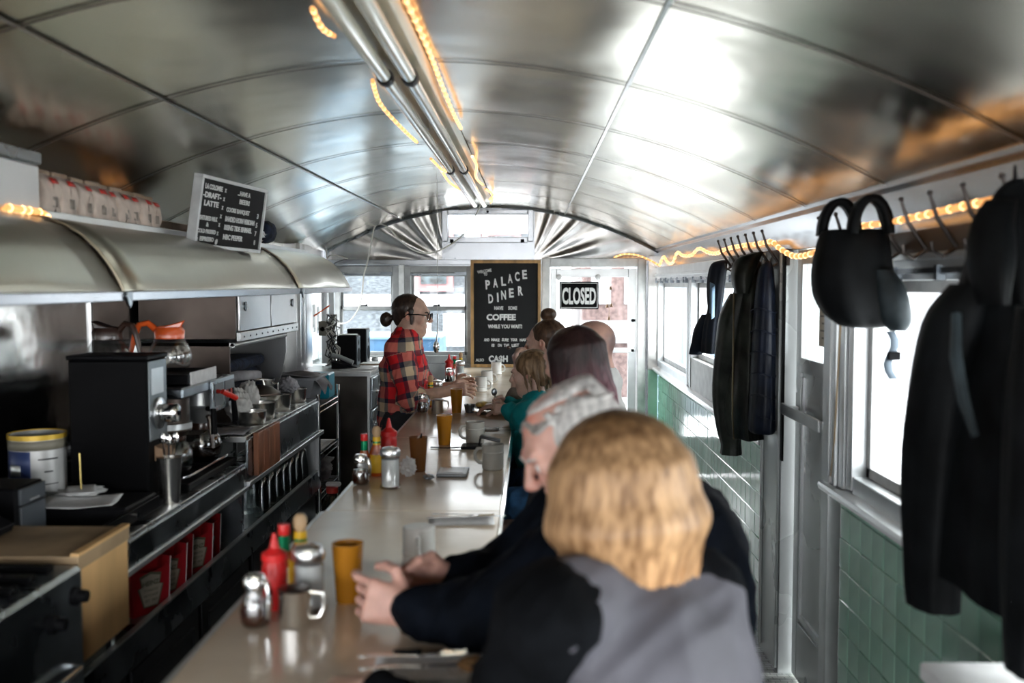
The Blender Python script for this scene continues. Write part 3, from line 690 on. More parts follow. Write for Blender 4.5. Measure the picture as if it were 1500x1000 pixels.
box(-1.68, -1.50, 3.95, 4.4, 1.8625, 1.92).build('carton_body', M_kraft2, t, bevel=.004)
MB().box(-1.60, -1.58, 3.95, 4.4, 1.92, 1.9215).build('tape', M_kraft, t)
# ---- white steel box at the left edge
t = thing('steel_box', 'white enamelled steel box on the shelf left of the coffee bags', 'box', (-1.55, 2.3, 1.8625))
MB().cham(-1.54, -1.385, 1.9, 2.79, 1.8625, 1.995, .006).build('box_body', mat('white enamel', (.66, .66, .66), .3, .1, var=.05, scale=3, bump=.5, bscale=4, bdist=.03), t)
MB().cham(-1.54, -1.38, 1.9, 2.795, 1.996, 2.03, .004).build('box_lid', M_steeld, t)
# ---- small letter board
BL = Vector((-1.314, 3.85, 1.806)); BR = Vector((-1.225, 4.47, 1.80)); TLc = Vector((-1.272, 3.84, 2.095))
M = frameM(BL, BR-BL, TLc-BL); bwid, bh = (BR-BL).length, .285
t = thing('letter_board', 'small black menu letter board with white frame on the ceiling shelf', 'sign', (BL+BR)/2)
MB().box(.012, bwid-.012, .012, bh-.012, -.03, -.004).build('felt_panel', M_felt, t, xf=M)
q = MB()
for a in ((0, bwid, 0, .014), (0, bwid, bh-.014, bh), (0, .016, .014, bh-.014), (bwid-.016, bwid, .014, bh-.014)): q.box(a[0], a[1], a[2], a[3], -.035, .004)
q.build('frame', M_white, t, xf=M, bevel=.002)
def bt(s, u, v, hgt, wid, rot=0, al='C', bold=.0012):
    o = text(s, 1, Matrix.Identity(4), None, M_let, bold=bold/.03, depth=.03)
    xs = [q.co.x for q in o.data.vertices]; ys_ = [q.co.y for q in o.data.vertices]
    sx = wid*bwid/(max(xs)-min(xs)); sy = hgt*bh/(max(ys_)-min(ys_)); ox = -min(xs) if al == 'L' else -(max(xs)+min(xs))/2
    o.data.transform(Matrix.Translation(-wloc(t)) @ M @ Matrix.Translation((u*bwid, v*bh, -.0035)) @ Matrix.Diagonal((sx, sy, .03, 1)) @ Matrix.Translation((ox, 0, 0))); o.parent = t; return o
for s, u, v, z, wd in (('LA COLOMBE', .19, .82, .075, .24), ('-DRAFT-', .18, .70, .08, .25), ('LATTE', .18, .585, .08, .20), ('FEATURED MILK', .16, .385, .065, .26), ('&', .16, .30, .06, .035), ('COLD PRESSED', .16, .205, .06, .25), ('ESPRESSO', .175, .095, .065, .19),
                       ('...HAVE A', .64, .82, .07, .20), ('BEER!', .66, .70, .075, .16)): bt(s, u, v, z, wd)
for s, v, wd in (('COORS BANQUET', .555, .36), ('BANDED HORN VERIDIAN', .415, .46), ('RISING TIDE ISHMAEL', .29, .43), ('NBC PEEPER', .15, .30)): bt(s, .40, v, .08, wd, al='L')
for s, v in (('3', .53), ('5', .39), ('7', .26), ('8', .12)): bt(s, .90, v, .08, .026)
for i in range(6): bt('X', .355-.008*i, .82-.125*i, .055, .026)
for u in (.035, .31): bt('#', u, .07, .08, .035)
# things at the far end of the shelf
t = thing('plastic_jug', 'clear white plastic jug on the shelf behind the menu board', 'jug', (-1.33, 4.72, 1.8625))
MB().lathe([(0, 0), (.05, 0), (.055, .02), (.055, .09), (.04, .12), (.02, .135), (.02, .155), (0, .155)], (-1.40, 4.72, 1.8725), 16).build('jug_body', mat('milky plastic', (.75, .77, .77), .3, 0, trans=.3), t)
MB().tube([(-1.35, 4.72, 1.985), (-1.31, 4.72, 1.97), (-1.31, 4.72, 1.92), (-1.345, 4.72, 1.90)], .008, 8).build('handle', M_white, t)
t = thing('paper_stack', 'small heap of crumpled papers beside the plastic jug', 'papers', (-1.45, 4.95, 1.8725))
rr = random.Random(4)
for i in range(4): MB().grid(lambda u, v: (-1.46+.1*u+.01*i, 4.88+.12*v, 1.875+.01*i+.02*sin(5*u+i)*sin(4*v+i)**2), 6, 6).build('paper_sheet', M_paper, t, solid=.001)
# ---- welcome letter board on the back wall
x0, x1, z0, z1 = bx_(690, 792, 381, 537)
t = thing('welcome_board', 'large black welcome letter board with oak frame on the back wall', 'sign', ((x0+x1)/2, YB-.03, z0))
q = MB(); f = .026; y0, y1 = YB-.075, YB-.035
for a in ((x0, x1, z0, z0+f), (x0, x1, z1-f, z1), (x0, x0+f, z0+f, z1-f), (x1-f, x1, z0+f, z1-f)): q.box(a[0], a[1], y0, y1, a[2], a[3])
q.build('frame', M_oak, t, bevel=.003); box(x0+f, x1-f, y0+.015, y1, z0+f, z1-f).build('felt_panel', M_felt, t)
S = at(700, 400, Y=YB-.06); PX = (YB-.06)/FPX
def wt(s, cx_, cy_, hpx, wpx=None, rot=0, bold=.0035):
    p = at(cx_, cy_, Y=YB-.062)
    Mx = frameM(p, (1, 0, 0), (0, 0, 1)) @ Matrix.Rotation(rot, 4, 'Z')
    size = hpx*PX/.70
    o = text(s, size, Matrix.Identity(4), None, M_let, bold=bold)
    wd = max(v.co.x for v in o.data.vertices)-min(v.co.x for v in o.data.vertices)
    sx = (wpx*PX/wd) if wpx else 1
    o.data.transform(Matrix.Translation(-wloc(t)) @ Mx @ Matrix.Diagonal((sx, 1, 1, 1))); o.parent = t; return o
wt('WELCOME', 710, 399, 4.2, 21, .16, .001); wt('TO', 711.5, 403.5, 4, 5, .16, .001)
for ch, x, y in zip('PALACE', (714.5, 726, 737.5, 747.5, 758, 768.5), (423, 420.5, 418, 414, 411, 408)): wt(ch, x, y, 12.5, 6.8, .06)
for ch, x, y in zip('DINER', (719, 729.5, 738, 749, 762), (443.5, 441.5, 438, 435, 432)): wt(ch, x, y, 12.5, 2.2 if ch == 'I' else 7, .05)
wt('HAVE', 730.5, 453.5, 5, 13, 0, .0015); wt('SOME', 751, 453.5, 5, 13, 0, .0015)
wt('COFFEE', 734, 468.5, 8.2, 43, 0, .003); wt('WHILE YOU WAIT!', 740, 480.5, 5.2, 50, 0, .0015)
for s, x, w_ in (('AND', 713, 8), ('MAKE', 725.5, 12), ('SURE', 740, 10), ('YOUR', 753, 10), ('NAME', 768, 13)): wt(s, x, 499.5, 4, w_, random.uniform(-.08, .08), .0012)
for s, x, w_ in (('IS', 722, 4), ('ON', 732, 6), ('THE', 742, 8), ('LIST', 755, 11)): wt(s, x, 507.5, 4, w_, random.uniform(-.08, .08), .0012)
wt('ALSO', 703, 529, 4, 12, 0, .001); wt('CA$H', 730, 529.5, 8.5, 28, 0, .003); wt('ONLY', 765, 529.5, 8.5, 25, 0, .003)
# ---- CLOSED sign on the back door, bells and suction cups
x0, x1, z0, z1 = bx_(819.5, 876.5, 412.5, 452.5); yy0 = YB-.015
t = thing('closed_sign', 'black CLOSED sign hanging inside the back door glass', 'sign', ((x0+x1)/2, yy0, z0))
MB().cham(x0, x1, yy0-.012, yy0, z0, z1, .004).build('sign_plate', M_blackm, t)
q = MB()
for a in ((x0+.012, x1-.012, z0+.010, z0+.015), (x0+.012, x1-.012, z1-.015, z1-.010), (x0+.010, x0+.014, z0+.012, z1-.012), (x1-.014, x1-.010, z0+.012, z1-.012)): q.box(a[0], a[1], yy0-.0135, yy0-.012, a[2], a[3])
q.build('sign_border', M_let, t)
p = Vector(((x0+x1)/2, yy0-.0135, z0+.048)); o = text('CLOSED', .175, Matrix.Identity(4), None, M_let, bold=.006)
wd = max(v.co.x for v in o.data.vertices)-min(v.co.x for v in o.data.vertices); hh = max(v.co.y for v in o.data.vertices)-min(v.co.y for v in o.data.vertices)
o.data.transform(Matrix.Translation(p-wloc(t)) @ frameM((0, 0, 0), (1, 0, 0), (0, 0, 1)) @ Matrix.Diagonal(((x1-x0-.045)/wd, .145/hh, 1, 1))); o.parent = t
for px, side in ((819, 'left'), (876, 'right')):
    p = at(px, 406, Y=YB-.01); o = MB().sph(p, (.026, .012, .026), 14, 8).build('suction_hook', mat('milky suction cup %s' % side, (.9, .9, .88), .3)); tag(o, 'round white suction hook above the %s end of the CLOSED sign' % side, 'hook', 'suction hooks on the back door')
t = thing('door_bells', 'string of small brown brass bells hanging right of the CLOSED sign', 'bells', at(893, 470, Y=YB-.02))
M_bell = mat('old brass bell', (.22, .13, .07), .4, .7)
a, b_ = at(893, 416, Y=YB-.02), at(892, 468, Y=YB-.02); MB().tube([a, b_], .002, 5).build('cord', M_kraft2, t)
for px, py in ((894.5, 422), (889.5, 448), (895.5, 447), (892, 466)):
    p = at(px, py, Y=YB-.022); MB().lathe([(0, .018), (.006, .016), (.009, 0), (.016, -.014), (0, -.013)], p, 12).build('bell', M_bell, t)
# hanging spoon by the right back window
p = at(640, 455, Y=6.2)
t = thing('hanging_spoon', 'metal serving spoon hanging upside down before the back window', 'spoon', p)
a, b_ = at(641, 460, Y=6.2), at(639, 503, Y=6.2)
MB().tube([a, (a+b_)/2+Vector((.004, 0, 0)), b_], [.004, .0035, .006], 8).build('handle', M_chrome, t)
c = at(639, 508, Y=6.2); MB().grid(lambda u, v: (c.x+.020*cos(2*pi*u)*v, c.y-.010*(1-v*v)+.004, c.z+.038*sin(2*pi*u)*v), 20, 5).build('bowl', M_chrome, t, solid=.0015)
MB().tube([Vector((a.x, a.y, zarch(a.x)-.002)), a], .0012, 5).build('thread', M_wire, t)
# ---- coat racks
def rack(y0, y1, n, lab, z=1.772, y_first=None):
    t = thing('coat_rack', lab, 'coat rack', (XR-.03, (y0+y1)/2, z))
    box(XR-.034, XR-.0055, y0, y1, z-.035, z+.035).build('rail_board', M_board, t, bevel=.003)
    for i in range(n):
        y = y0+(y1-y0)*(i+.5)/n
        h = MB().tube([(XR-.036, y, z-.02), (XR-.05, y, z+.0), (XR-.085, y, z+.05), (XR-.105, y, z+.11)], [.006, .0065, .006, .0045], 8)
        h.sph((XR-.105, y, z+.112), .0075, 8, 6)
        h.build('coat_hook', M_rail, t)
        MB().tube([(XR-.036, y, z-.022), (XR-.07, y, z-.045), (XR-.095, y, z-.03), (XR-.098, y, z-.008)], .005, 8).build('lower_hook', M_rail, t)
    return t
rack(4.15, 5.3, 7, 'far coat rack with black hooks above the green jacket')
rack(2.0, 3.5, 8, 'near coat rack with black hooks holding the black coat')
# ================================================================ BACK BAR
FX = -1.15
M_bluest = mat('blue grey steel front', (.34, .38, .41), .3, 1, var=.12, scale=5, bump=.1, bscale=10, rvar=.1)
M_wtop = mat('worn steel worktop', (.42, .43, .43), .28, 1, var=.12, scale=9, rvar=.1)
bc = thing('back_counter', 'long steel back counter with lower shelf and black cabinets under the hood', 'counter', (-1.4, 3, 0))
box(XL+.02, FX, 2.66, 3.95, .915, .94).build('worktop', M_wtop, bc, bevel=.003)
box(XL+.02, FX, 3.95, 5.30, 1.02, 1.045).build('raised_worktop', M_wtop, bc, bevel=.003)
box(FX-.004, FX+.008, 2.66, 3.93, .845, .925).build('front_panel', M_bluest, bc, bevel=.002)
box(FX-.006, FX+.016, 2.66, 3.93, .832, .848).build('edge_strip', M_galv, bc, bevel=.002)
box(FX-.004, FX+.008, 3.95, 5.30, .87, 1.03).build('front_panel', M_bluest, bc, bevel=.003)
box(FX-.01, FX+.022, 3.93, 5.36, .845, .866).build('edge_strip', M_galv, bc, bevel=.003)
MB().box(FX-.012, FX+.01, 5.28, 5.31, .62, 1.02).box(FX-.3, FX, 5.29, 5.31, .62, 1.02).build('end_post', M_steel, bc, bevel=.002)
box(XL+.02, FX, .9, 5.30, .60, .622).build('lower_shelf', M_steeld, bc)
MB().prism([(FX-.01, .655), (FX+.004, .655), (FX+.008, .60), (FX+.008, .555), (FX-.01, .555)], .9, 5.32, 'y').build('shelf_lip', M_steeld, bc)
box(FX-.012, FX+.007, .9, 5.32, .652, .658).build('lip_edge', M_galv, bc)
box(XL+.02, XL+.04, .9, 5.30, .62, 1.0).build('shelf_back', M_black2, bc)
for y in (3.93, 2.68): box(XL+.05, FX-.01, y-.012, y+.012, .622, .90).build('divider', M_steeld, bc)
box(XL+.02, FX-.03, .9, 5.30, .0, .555).build('carcass', M_black2, bc)
for i in range(7):
    y0 = .95+i*.62; y1 = y0+.58
    if i < 5:
        d = MB().box(FX-.03, FX-.012, y0, y1, .08, .53).build('door', M_black2, bc, bevel=.004)
        MB().box(FX-.013, FX-.004, y0+.06, y1-.06, .13, .135).box(FX-.013, FX-.004, y0+.06, y1-.06, .475, .48).box(FX-.013, FX-.004, y0+.06, y0+.065, .13, .48).box(FX-.013, FX-.004, y1-.065, y1-.06, .13, .48).build('moulding', M_black2, d)
    else:
        for z0, z1 in ((.32, .54), (.08, .3)):
            d = MB().box(FX-.03, FX-.005, y0, y1, z0, z1).build('drawer', M_black2, bc, bevel=.004)
            MB().tube([(FX-.005, (y0+y1)/2-.05, (z0+z1)/2), (FX+.02, (y0+y1)/2-.04, (z0+z1)/2), (FX+.02, (y0+y1)/2+.04, (z0+z1)/2), (FX-.005, (y0+y1)/2+.05, (z0+z1)/2)], .005, 8).build('handle', M_chrome, d)
# ---- plywood cabinet + slotted appliance, near left
M_ply = mat('honey plywood', (.74, .46, .20), .5, 0, var=.12, scale=5, stretch=(1, 1, .25), bump=.05)
M_ply2 = mat('dull brown plywood top', (.40, .28, .16), .5, 0, var=.15, scale=5)
t = thing('plywood_box', 'honey coloured plywood box on the back counter beside the steel grill', 'box', (-1.35, 2.5, .96))
box(-1.62, -1.095, 2.345, 2.65, .965, 1.000).build('box_top', M_ply2, t, bevel=.001)
box(-1.115, -1.100, 2.345, 2.65, .73, .962).build('front_board', M_ply, t, bevel=.001)
box(-1.61, -1.118, 2.635, 2.65, .73, .962).build('side_board', M_ply, t); box(-1.60, -1.16, 2.36, 2.634, .623, .73).build('dark_base', M_black2, t)
box(-1.61, -1.118, 2.345, 2.36, .73, .962).build('side_board', M_ply, t)
box(-1.115, -1.094, 2.345, 2.65, 1.0, 1.008).build('edge_band', M_ply, t)
t = thing('counter_grill', 'dark steel countertop grill with black knobs and slatted top, bottom left', 'grill', (-1.35, 1.8, .94))
MB().cham(-1.62, -1.08, 1.35, 2.335, .6605, .985, .01).build('grill_body', M_bluest, t)
for i in range(11): MB().cham(-1.60, -1.12, 1.42+i*.082, 1.455+i*.082, .986, 1.004, .003).build('slat', M_blackm, t)
for y in (2.17, 2.28, 1.7): MB().lathe([(0, 0), (.022, 0), (.022, .012), (.016, .016), (.014, .035), (0, .035)], (-1.08, y, .925 if y > 2.2 else .895), 14, ax='x').build('knob', M_blackp, t)
MB().tube([(-1.08, 2.05, .76), (-1.055, 2.06, .76), (-1.055, 2.26, .76), (-1.08, 2.27, .76)], .006, 8).build('handle', M_chrome, t)
# ---- register, printers, papers, tin
t = thing('card_terminal', 'black sloped terminal at the left frame edge', 'terminal', (-1.47, 2.42, .9995))
MB().prism([(-1.62, 1.0085), (-1.37, 1.0085), (-1.36, 1.03), (-1.42, 1.06), (-1.62, 1.12)], 2.35, 2.56, 'y').build('terminal_body', M_blackp, t, bevel=.004)
MB().prism([(-1.60, 1.1155), (-1.60, 1.1185), (-1.44, 1.0695), (-1.44, 1.0665)], 2.37, 2.54, 'y').build('screen', mat('dark screen', (.03, .04, .05), .1), t)
bxp = at(45, 745, Z=.97)
t = thing('receipt_printer', 'dark grey receipt printer in front of the yellow tin', 'printer', (-1.45, 2.74, .9405))
MB().cham(-1.62, -1.42, 2.68, 2.84, .9415, 1.095, .008).build('printer_body', M_blackp, t)
MB().box(-1.421, -1.412, 2.69, 2.83, 1.045, 1.09).box(-1.421, -1.413, 2.69, 2.83, .95, 1.04).build('front_cover', mat('dark grey plastic', (.07, .08, .09), .4), t, bevel=.002)
MB().box(-1.4125, -1.410, 2.74, 2.79, 1.05, 1.055).build('paper_slot', M_galv, t)
t = thing('cash_drawer', 'flat black cash drawer with papers lying on it', 'cash drawer', (-1.35, 2.95, .94))
MB().cham(-1.62, -1.19, 2.67, 3.06, .9405, .9406, .0).add([], [])
MB().cham(-1.70, -1.19, 2.86, 3.10, .9412, 1.0, .006).build('drawer_case', M_blackp, t)
box(-1.19, -1.178, 2.68, 3.09, .95, .992).build('drawer_front', M_blackm, t, bevel=.003)
MB().cyl((-1.178, 2.9, .973), (-1.170, 2.9, .973), .008).build('lock', M_chrome, t)
def sheet(name, cx_, cy_, z, w_, h_, rot, m, amp=.004, seed=0, par=None, nx=10):
    c, s_ = cos(rot), sin(rot)
    return MB().grid(lambda u, v: (cx_+c*(u-.5)*w_-s_*(v-.5)*h_, cy_+s_*(u-.5)*w_+c*(v-.5)*h_, z+amp*(.5+.5*sin(7*u+seed))*(.5+.5*sin(6*v+seed*2))), nx, nx).build(name, m, par, solid=.0008, smooth=1.2)
o = sheet('order_sheet', -1.36, 2.93, 1.0025, .22, .17, .2, M_paper, .006, 1); tag(o, 'large white order sheet lying on the cash drawer', 'paper')
t = thing('order_spike', 'brass spike with impaled order slips before the black grinder', 'spindle', (-1.40, 3.03, 1.001))
MB().tube([(-1.40, 3.03, 1.012), (-1.403, 3.03, 1.135)], .003, 8).build('spike', mat('brass', (.7, .55, .2), .25, 1), t)
for i in range(5): sheet('slip', -1.40, 3.03, 1.010+.003*i, .13, .085, .5*i, M_paper, .006, i, t)
t = thing('oil_tin', 'large yellow rimmed tin with white and blue label left of the grinder', 'tin', (-1.60, 3.06, .942))
tc_ = (-1.60, 3.16, .942); R_ = .087
MB().lathe([(0, .002), (R_, .002), (R_, .235), (R_-.006, .235), (R_-.006, .01), (0, .01)], tc_, 36).build('tin_body', mat('white printed tin', (.72, .72, .70), .3, .2), t)
for z0, z1, nm, mm in ((.222, .238, 'yellow_rim', mat('yellow tin print', (.80, .52, .06), .35, .2)), (.02, .05, 'yellow_band', MATS['yellow tin print'])):
    MB().lathe([(R_+.001, z0), (R_+.0022, z0), (R_+.0022, z1), (R_+.001, z1)], tc_, 36, close=True).build(nm, mm, t)
def arcpatch(nm, a0, a1, z0, z1, mm, dr=.0016):
    MB().grid(lambda u, v: (tc_[0]+(R_+dr)*cos(a0+(a1-a0)*u), tc_[1]+(R_+dr)*sin(a0+(a1-a0)*u), tc_[2]+z0+(z1-z0)*v), 12, 2).build(nm, mm, t, solid=.0006)
arcpatch('grey_band', -2.6, .3, .19, .22, mat('olive grey print', (.28, .26, .20), .4))
arcpatch('blue_patch', -2.4, -1.35, .10, .188, mat('navy blue print', (.05, .08, .22), .4)); arcpatch('small_patch', -2.2, -1.7, .11, .145, M_galv, .0028)
arcpatch('label_lines', -1.1, -.4, .16, .164, M_blackp, .0028); arcpatch('label_lines', -1.1, -.4, .08, .083, M_blackp, .0028); arcpatch('label_lines', -.9, -.6, .12, .124, M_blackp, .0028)
o = MB().prism([(-1.50, .943), (-1.47, .943), (-1.50, 1.04), (-1.51, 1.03)], 3.20, 3.24, 'y').build('orange_wedge', mat('orange plastic', (.75, .33, .06), .4)); tag(o, 'orange plastic wedge between the yellow tin and the grinder', 'wedge')
# ---- black grinder
t = thing('coffee_grinder', 'tall black coffee grinder with chrome dial on the back counter', 'coffee grinder', (-1.34, 3.2, .94))
gx0, gx1, gy0, gy1 = -1.49, -1.235, 3.15, 3.32
MB().cham(gx0, gx1, gy0, gy1, .965, 1.415, .006).build('casing', M_blackm, t)
MB().cham(gx0-.006, gx1+.006, gy0-.004, gy1+.004, 1.416, 1.43, .003).build('top_lid', M_blackp, t)
MB().cham(gx0-.01, gx1+.04, gy0-.01, gy1+.01, .942, .964, .004).build('base_plate', M_blackp, t)
box(gx1+.001, gx1+.005, gy0+.01, gy1-.01, 1.15, 1.41).build('face_plate', mat('grey face plate', (.16, .18, .19), .35, .6), t, bevel=.001)
box(gx1+.005, gx1+.0065, gy0+.03, gy1-.04, 1.30, 1.385).build('rating_label', M_galv, t)
MB().lathe([(0, 0), (.052, 0), (.052, .006), (.045, .009), (0, .009)], (gx1+.006, (gy0+gy1)/2, 1.235), 28, ax='x').build('dial_plate', M_steel, t)
MB().lathe([(0, .012), (.030, .012), (.032, .018), (.030, .06), (.026, .066), (0, .067)], (gx1+.006, (gy0+gy1)/2, 1.235), 24, ax='x').build('dial_knob', M_chrome, t)
MB().lathe([(0, .006), (.008, .006), (.008, .07), (0, .07)], (gx1+.006, (gy0+gy1)/2, 1.235), 12, ax='x').build('dial_button', M_blackm, t)
MB().prism([(gx1+.002, 1.13), (gx1+.03, 1.12), (gx1+.03, 1.085), (gx1+.002, 1.08)], gy0+.05, gy1-.04, 'y').build('spout', mat('worn brown wood spout', (.30, .18, .1), .5), t)
for z in (.975,): MB().tube([(gx1-.01, gy0+.02, .97), (gx1-.01, gy0+.02, 1.13)], .006, 8).tube([(gx1-.01, gy1-.02, .97), (gx1-.01, gy1-.02, 1.13)], .006, 8).build('guide_rail', M_chrome, t)
# mixing cup with spoons
def cupsteel(loc):
    t = thing('mixing_cup', 'tall steel malt cup holding spoons beside the grinder', 'cup', loc)
    MB().lathe([(0, .0), (.028, .0), (.030, .01), (.040, .15), (.042, .155), (.038, .152), (.029, .012), (0, .01)], loc, 24).build('cup_body', M_pot, t)
    for i, (dx, dy) in enumerate(((.01, .01), (-.012, .0), (.005, -.015))):
        b = Vector(loc)
        MB().tube([b+Vector((dx*.3, dy*.3, .02)), b+Vector((dx*1.5, dy*1.5, .20))], .003, 6).sph(b+Vector((dx*1.7, dy*1.7, .215)), (.012, .006, .02), 10, 6).build('spoon', M_chrome, t)
cupsteel((-1.185, 3.20, .9405))
# ---- coffee brewer
def decanter(loc, rz, lab, collar, grp='glass coffee decanters', handle=None, water=0):
    t = thing('coffee_decanter', lab, 'coffee pot', loc, grp)
    b = MB().lathe([(0, .004), (.055, .004), (.07, .015), (.079, .045), (.074, .08), (.055, .115), (.042, .135), (.042, .15), (.040, .15), (.040, .134), (.052, .113), (.071, .08), (.076, .046), (.068, .018), (.054, .008), (0, .008)], (0, 0, 0), 28)
    b.build('glass_bowl', M_decg, t)
    for o_ in t.children: o_.data.transform(Matrix.Identity(4))
    MB().lathe([(.0435, .118), (.053, .120), (.055, .148), (.047, .162), (.042, .162), (.042, .12)], (0, 0, 0), 24, close=True).build('collar', collar, t)
    MB().prism([(-.040, .158), (.040, .158), (.056, .188), (.034, .180), (-.01, .168), (-.040, .166)], -.022, .022, 'y').build('pour_lip', collar, t, bevel=.005)
    MB().tube([(-.045, 0, .150), (-.075, 0, .178), (-.105, 0, .172), (-.122, 0, .13), (-.138, 0, .06)], [.012, .011, .011, .010, .008], 8).build('handle', handle or collar, t)
    if water: MB().lathe([(0, .009), (.05, .009), (.068, .02), (.075, .046), (.073, .06), (0, .06)], (0, 0, 0), 24).build('coffee', mat('dark coffee', (.02, .01, .006), .1), t)
    t.location = loc; t.rotation_euler = (0, 0, rz); return t
def thing0(*a, **k): return thing(*a, **k)
M_decg = thin_glass('decanter glass', (.90, .91, .91), .10, .03)
_thing = thing
def decanter_at(loc, rz, lab, collar, **k):
    global thing
    def th(name, label, cat, l=(0, 0, 0), group=None): return _thing(name, label, cat, (0, 0, 0), group)
    thing = th
    o = decanter((0, 0, 0), 0, lab, collar, **k); thing = _thing
    o.location = loc; o.rotation_euler = (0, 0, rz); return o
M_bcol = mat('dark brown collar plastic', (.05, .025, .018), .25, 0, coat=.4)
M_orng = mat('orange collar plastic', (.85, .12, .02), .25, 0, coat=.4, var=.03)
t = thing('coffee_brewer', 'black and steel twin coffee brewer right of the grinder', 'coffee maker', (-1.35, 3.65, .94))
MB().cham(-1.60, -1.42, 3.40, 3.92, .945, 1.26, .006).build('tower', M_blackp, t)
MB().cham(-1.62, -1.185, 3.38, 3.94, .941, .966, .004).build('base', M_blackp, t)
MB().cham(-1.60, -1.20, 3.38, 3.94, 1.262, 1.30, .006).build('head', M_steeld, t)
MB().tube([(-1.21, 3.4, .985), (-1.19, 3.4, .99), (-1.19, 3.92, .99)], .005, 8).build('front_rail', M_chrome, t)
for y in (3.52, 3.80): MB().lathe([(0, 0), (.072, 0), (.072, .01), (.06, .014), (0, .014)], (-1.30, y, .967), 24).build('warming_plate', M_blackm, t)
MB().lathe([(.0, 1.30), (.078, 1.30), (.078, 1.17), (.082, 1.165), (.082, 1.145), (.085, 1.14), (.05, 1.105), (.02, 1.10), (0, 1.10)], (-1.30, 3.50, 0), 28).build('brew_basket', M_steelb, t)
MB().lathe([(.079, 1.166), (.086, 1.166), (.086, 1.146), (.079, 1.146)], (-1.30, 3.50, 0), 28, close=True).build('basket_rim', M_galv, t)
MB().lathe([(.0, 1.26), (.05, 1.26), (.06, 1.20), (.075, 1.19), (.03, 1.13), (0, 1.125)], (-1.27, 3.76, 0), 24).build('brew_basket', M_galv, t)
MB().tube([(-1.22, 3.70, 1.19), (-1.185, 3.66, 1.19), (-1.18, 3.65, 1.10)], [.010, .011, .013], 8).build('basket_handle', M_blackm, t)
MB().tube([(-1.22, 3.84, 1.20), (-1.17, 3.86, 1.21), (-1.165, 3.87, 1.12)], [.010, .012, .013], 8).build('basket_handle', M_blackm, t)
MB().box(-1.20, -1.186, 3.66, 3.93, 1.18, 1.30).build('control_panel', M_bluest, t, bevel=.003)
MB().box(-1.187, -1.183, 3.68, 3.78, 1.20, 1.285).box(-1.187, -1.183, 3.80, 3.92, 1.20, 1.285).build('switch_plate', mat('dark switch plate', (.09, .10, .11), .4), t)
for i in range(4): MB().box(-1.183, -1.179, 3.815+i*.024, 3.83+i*.024, 1.22, 1.25).build('switch', M_blackm if i % 2 else M_red, t)
MB().tube([(-1.18, 3.70, 1.255), (-1.15, 3.66, 1.26), (-1.13, 3.76, 1.225)], [.009, .010, .011], 10).build('tap_handle', mat('red tap handle', (.7, .03, .02), .3), t)
box(-1.421, -1.418, 3.43, 3.50, 1.04, 1.12).build('sticker', M_paper, t); box(-1.421, -1.417, 3.43, 3.50, 1.02, 1.035).build('sticker_stripe', MATS['yellow tin print'], t)
decanter_at((-1.29, 3.50, .982), -1.0, 'clear decanter with brown collar under the nearer brew basket', M_bcol)
decanter_at((-1.28, 3.80, .982), 2.2, 'second clear decanter with brown collar on the farther warming plate', M_bcol, water=1)
# warmer on top with decanters
t = thing('plate_warmer', 'low black warmer with white front behind the grinder', 'warmer', (-1.42, 3.62, 1.30))
MB().cham(-1.62, -1.215, 3.48, 3.80, 1.302, 1.338, .004).build('warmer_body', M_blackp, t)
box(-1.216, -1.21, 3.5, 3.78, 1.30, 1.345).build('white_front', M_paper, t)
decanter_at((-1.33, 3.62, 1.340), 0.25, 'empty glass decanter with orange collar on top of the warmer', M_orng)
decanter_at((-1.53, 3.55, 1.340), pi-.25, 'glass decanter with black collar half hidden behind the grinder', M_bcol)
# ---- cutting board, crate etc.
t = thing('cutting_board', 'reddish brown wooden board leaning on the back counter front', 'cutting board', (-1.13, 4.2, .87))
for i in range(4): MB().cham(-1.140, -1.118, 4.02+i*.0875, 4.02+i*.0875+.0865, .872, 1.05, .002).build('plank', mat('reddish cherry wood %d' % i, ((.30, .11, .05), (.26, .09, .04), (.33, .13, .06), (.28, .10, .045))[i], .45, 0, var=.2, scale=9, stretch=(1, 1, .3)), t)
# ---- wall hung cupboard and towel niche
t = thing('steel_cupboard', 'steel wall cupboard with brown stained side above the niche', 'cupboard', (-1.5, 4.9, 1.4))
box(-1.74, -1.305, 4.36, 5.45, 1.415, 1.612).build('cupboard_body', M_steelb, t, bevel=.002)
for y0, y1 in ((4.38, 4.9), (4.92, 5.43)):
    d = box(-1.304, -1.292, y0, y1, 1.45, 1.608).build('door', M_steel, t, bevel=.003)
    MB().lathe([(0, 0), (.02, 0), (.022, .006), (0, .008)], (-1.292, y0+.08 if y0 < 4.5 else y1-.08, 1.56), 16, ax='x').build('finger_pull', M_steeld, d)
o = box(-1.304, -1.284, 4.36, 5.45, 1.405, 1.447).build('riveted_strip', M_galv, t, bevel=.003)
q = MB()
for i in range(11): q.sph((-1.284, 4.41+i*.1, 1.425), .005, 6, 4)
q.build('rivet', M_steeld, o)
t = thing('towel_niche', 'open steel niche above the pots, filled with navy towels', 'niche', (-1.5, 4.8, 1.05))
box(-1.74, -1.33, 4.34, 4.352, 1.046, 1.40).build('side_panel', M_steelb, t)
MB().prism([(-1.74, 1.046), (-1.36, 1.046), (-1.355, 1.12), (-1.33, 1.2), (-1.31, 1.30), (-1.31, 1.40), (-1.74, 1.40)], 5.27, 5.285, 'y').build('side_panel', M_steel, t)
box(-1.74, -1.31, 4.34, 5.285, 1.385, 1.40).build('top_panel', M_steel, t)
MB().tube([(-1.315, 4.34, 1.39), (-1.315, 5.28, 1.39)], .012, 8).build('front_rail', M_galv, t)
M_navy = mat('navy towel', (.012, .02, .045), .95, 0, var=.3, scale=20, bump=.4, bscale=60)
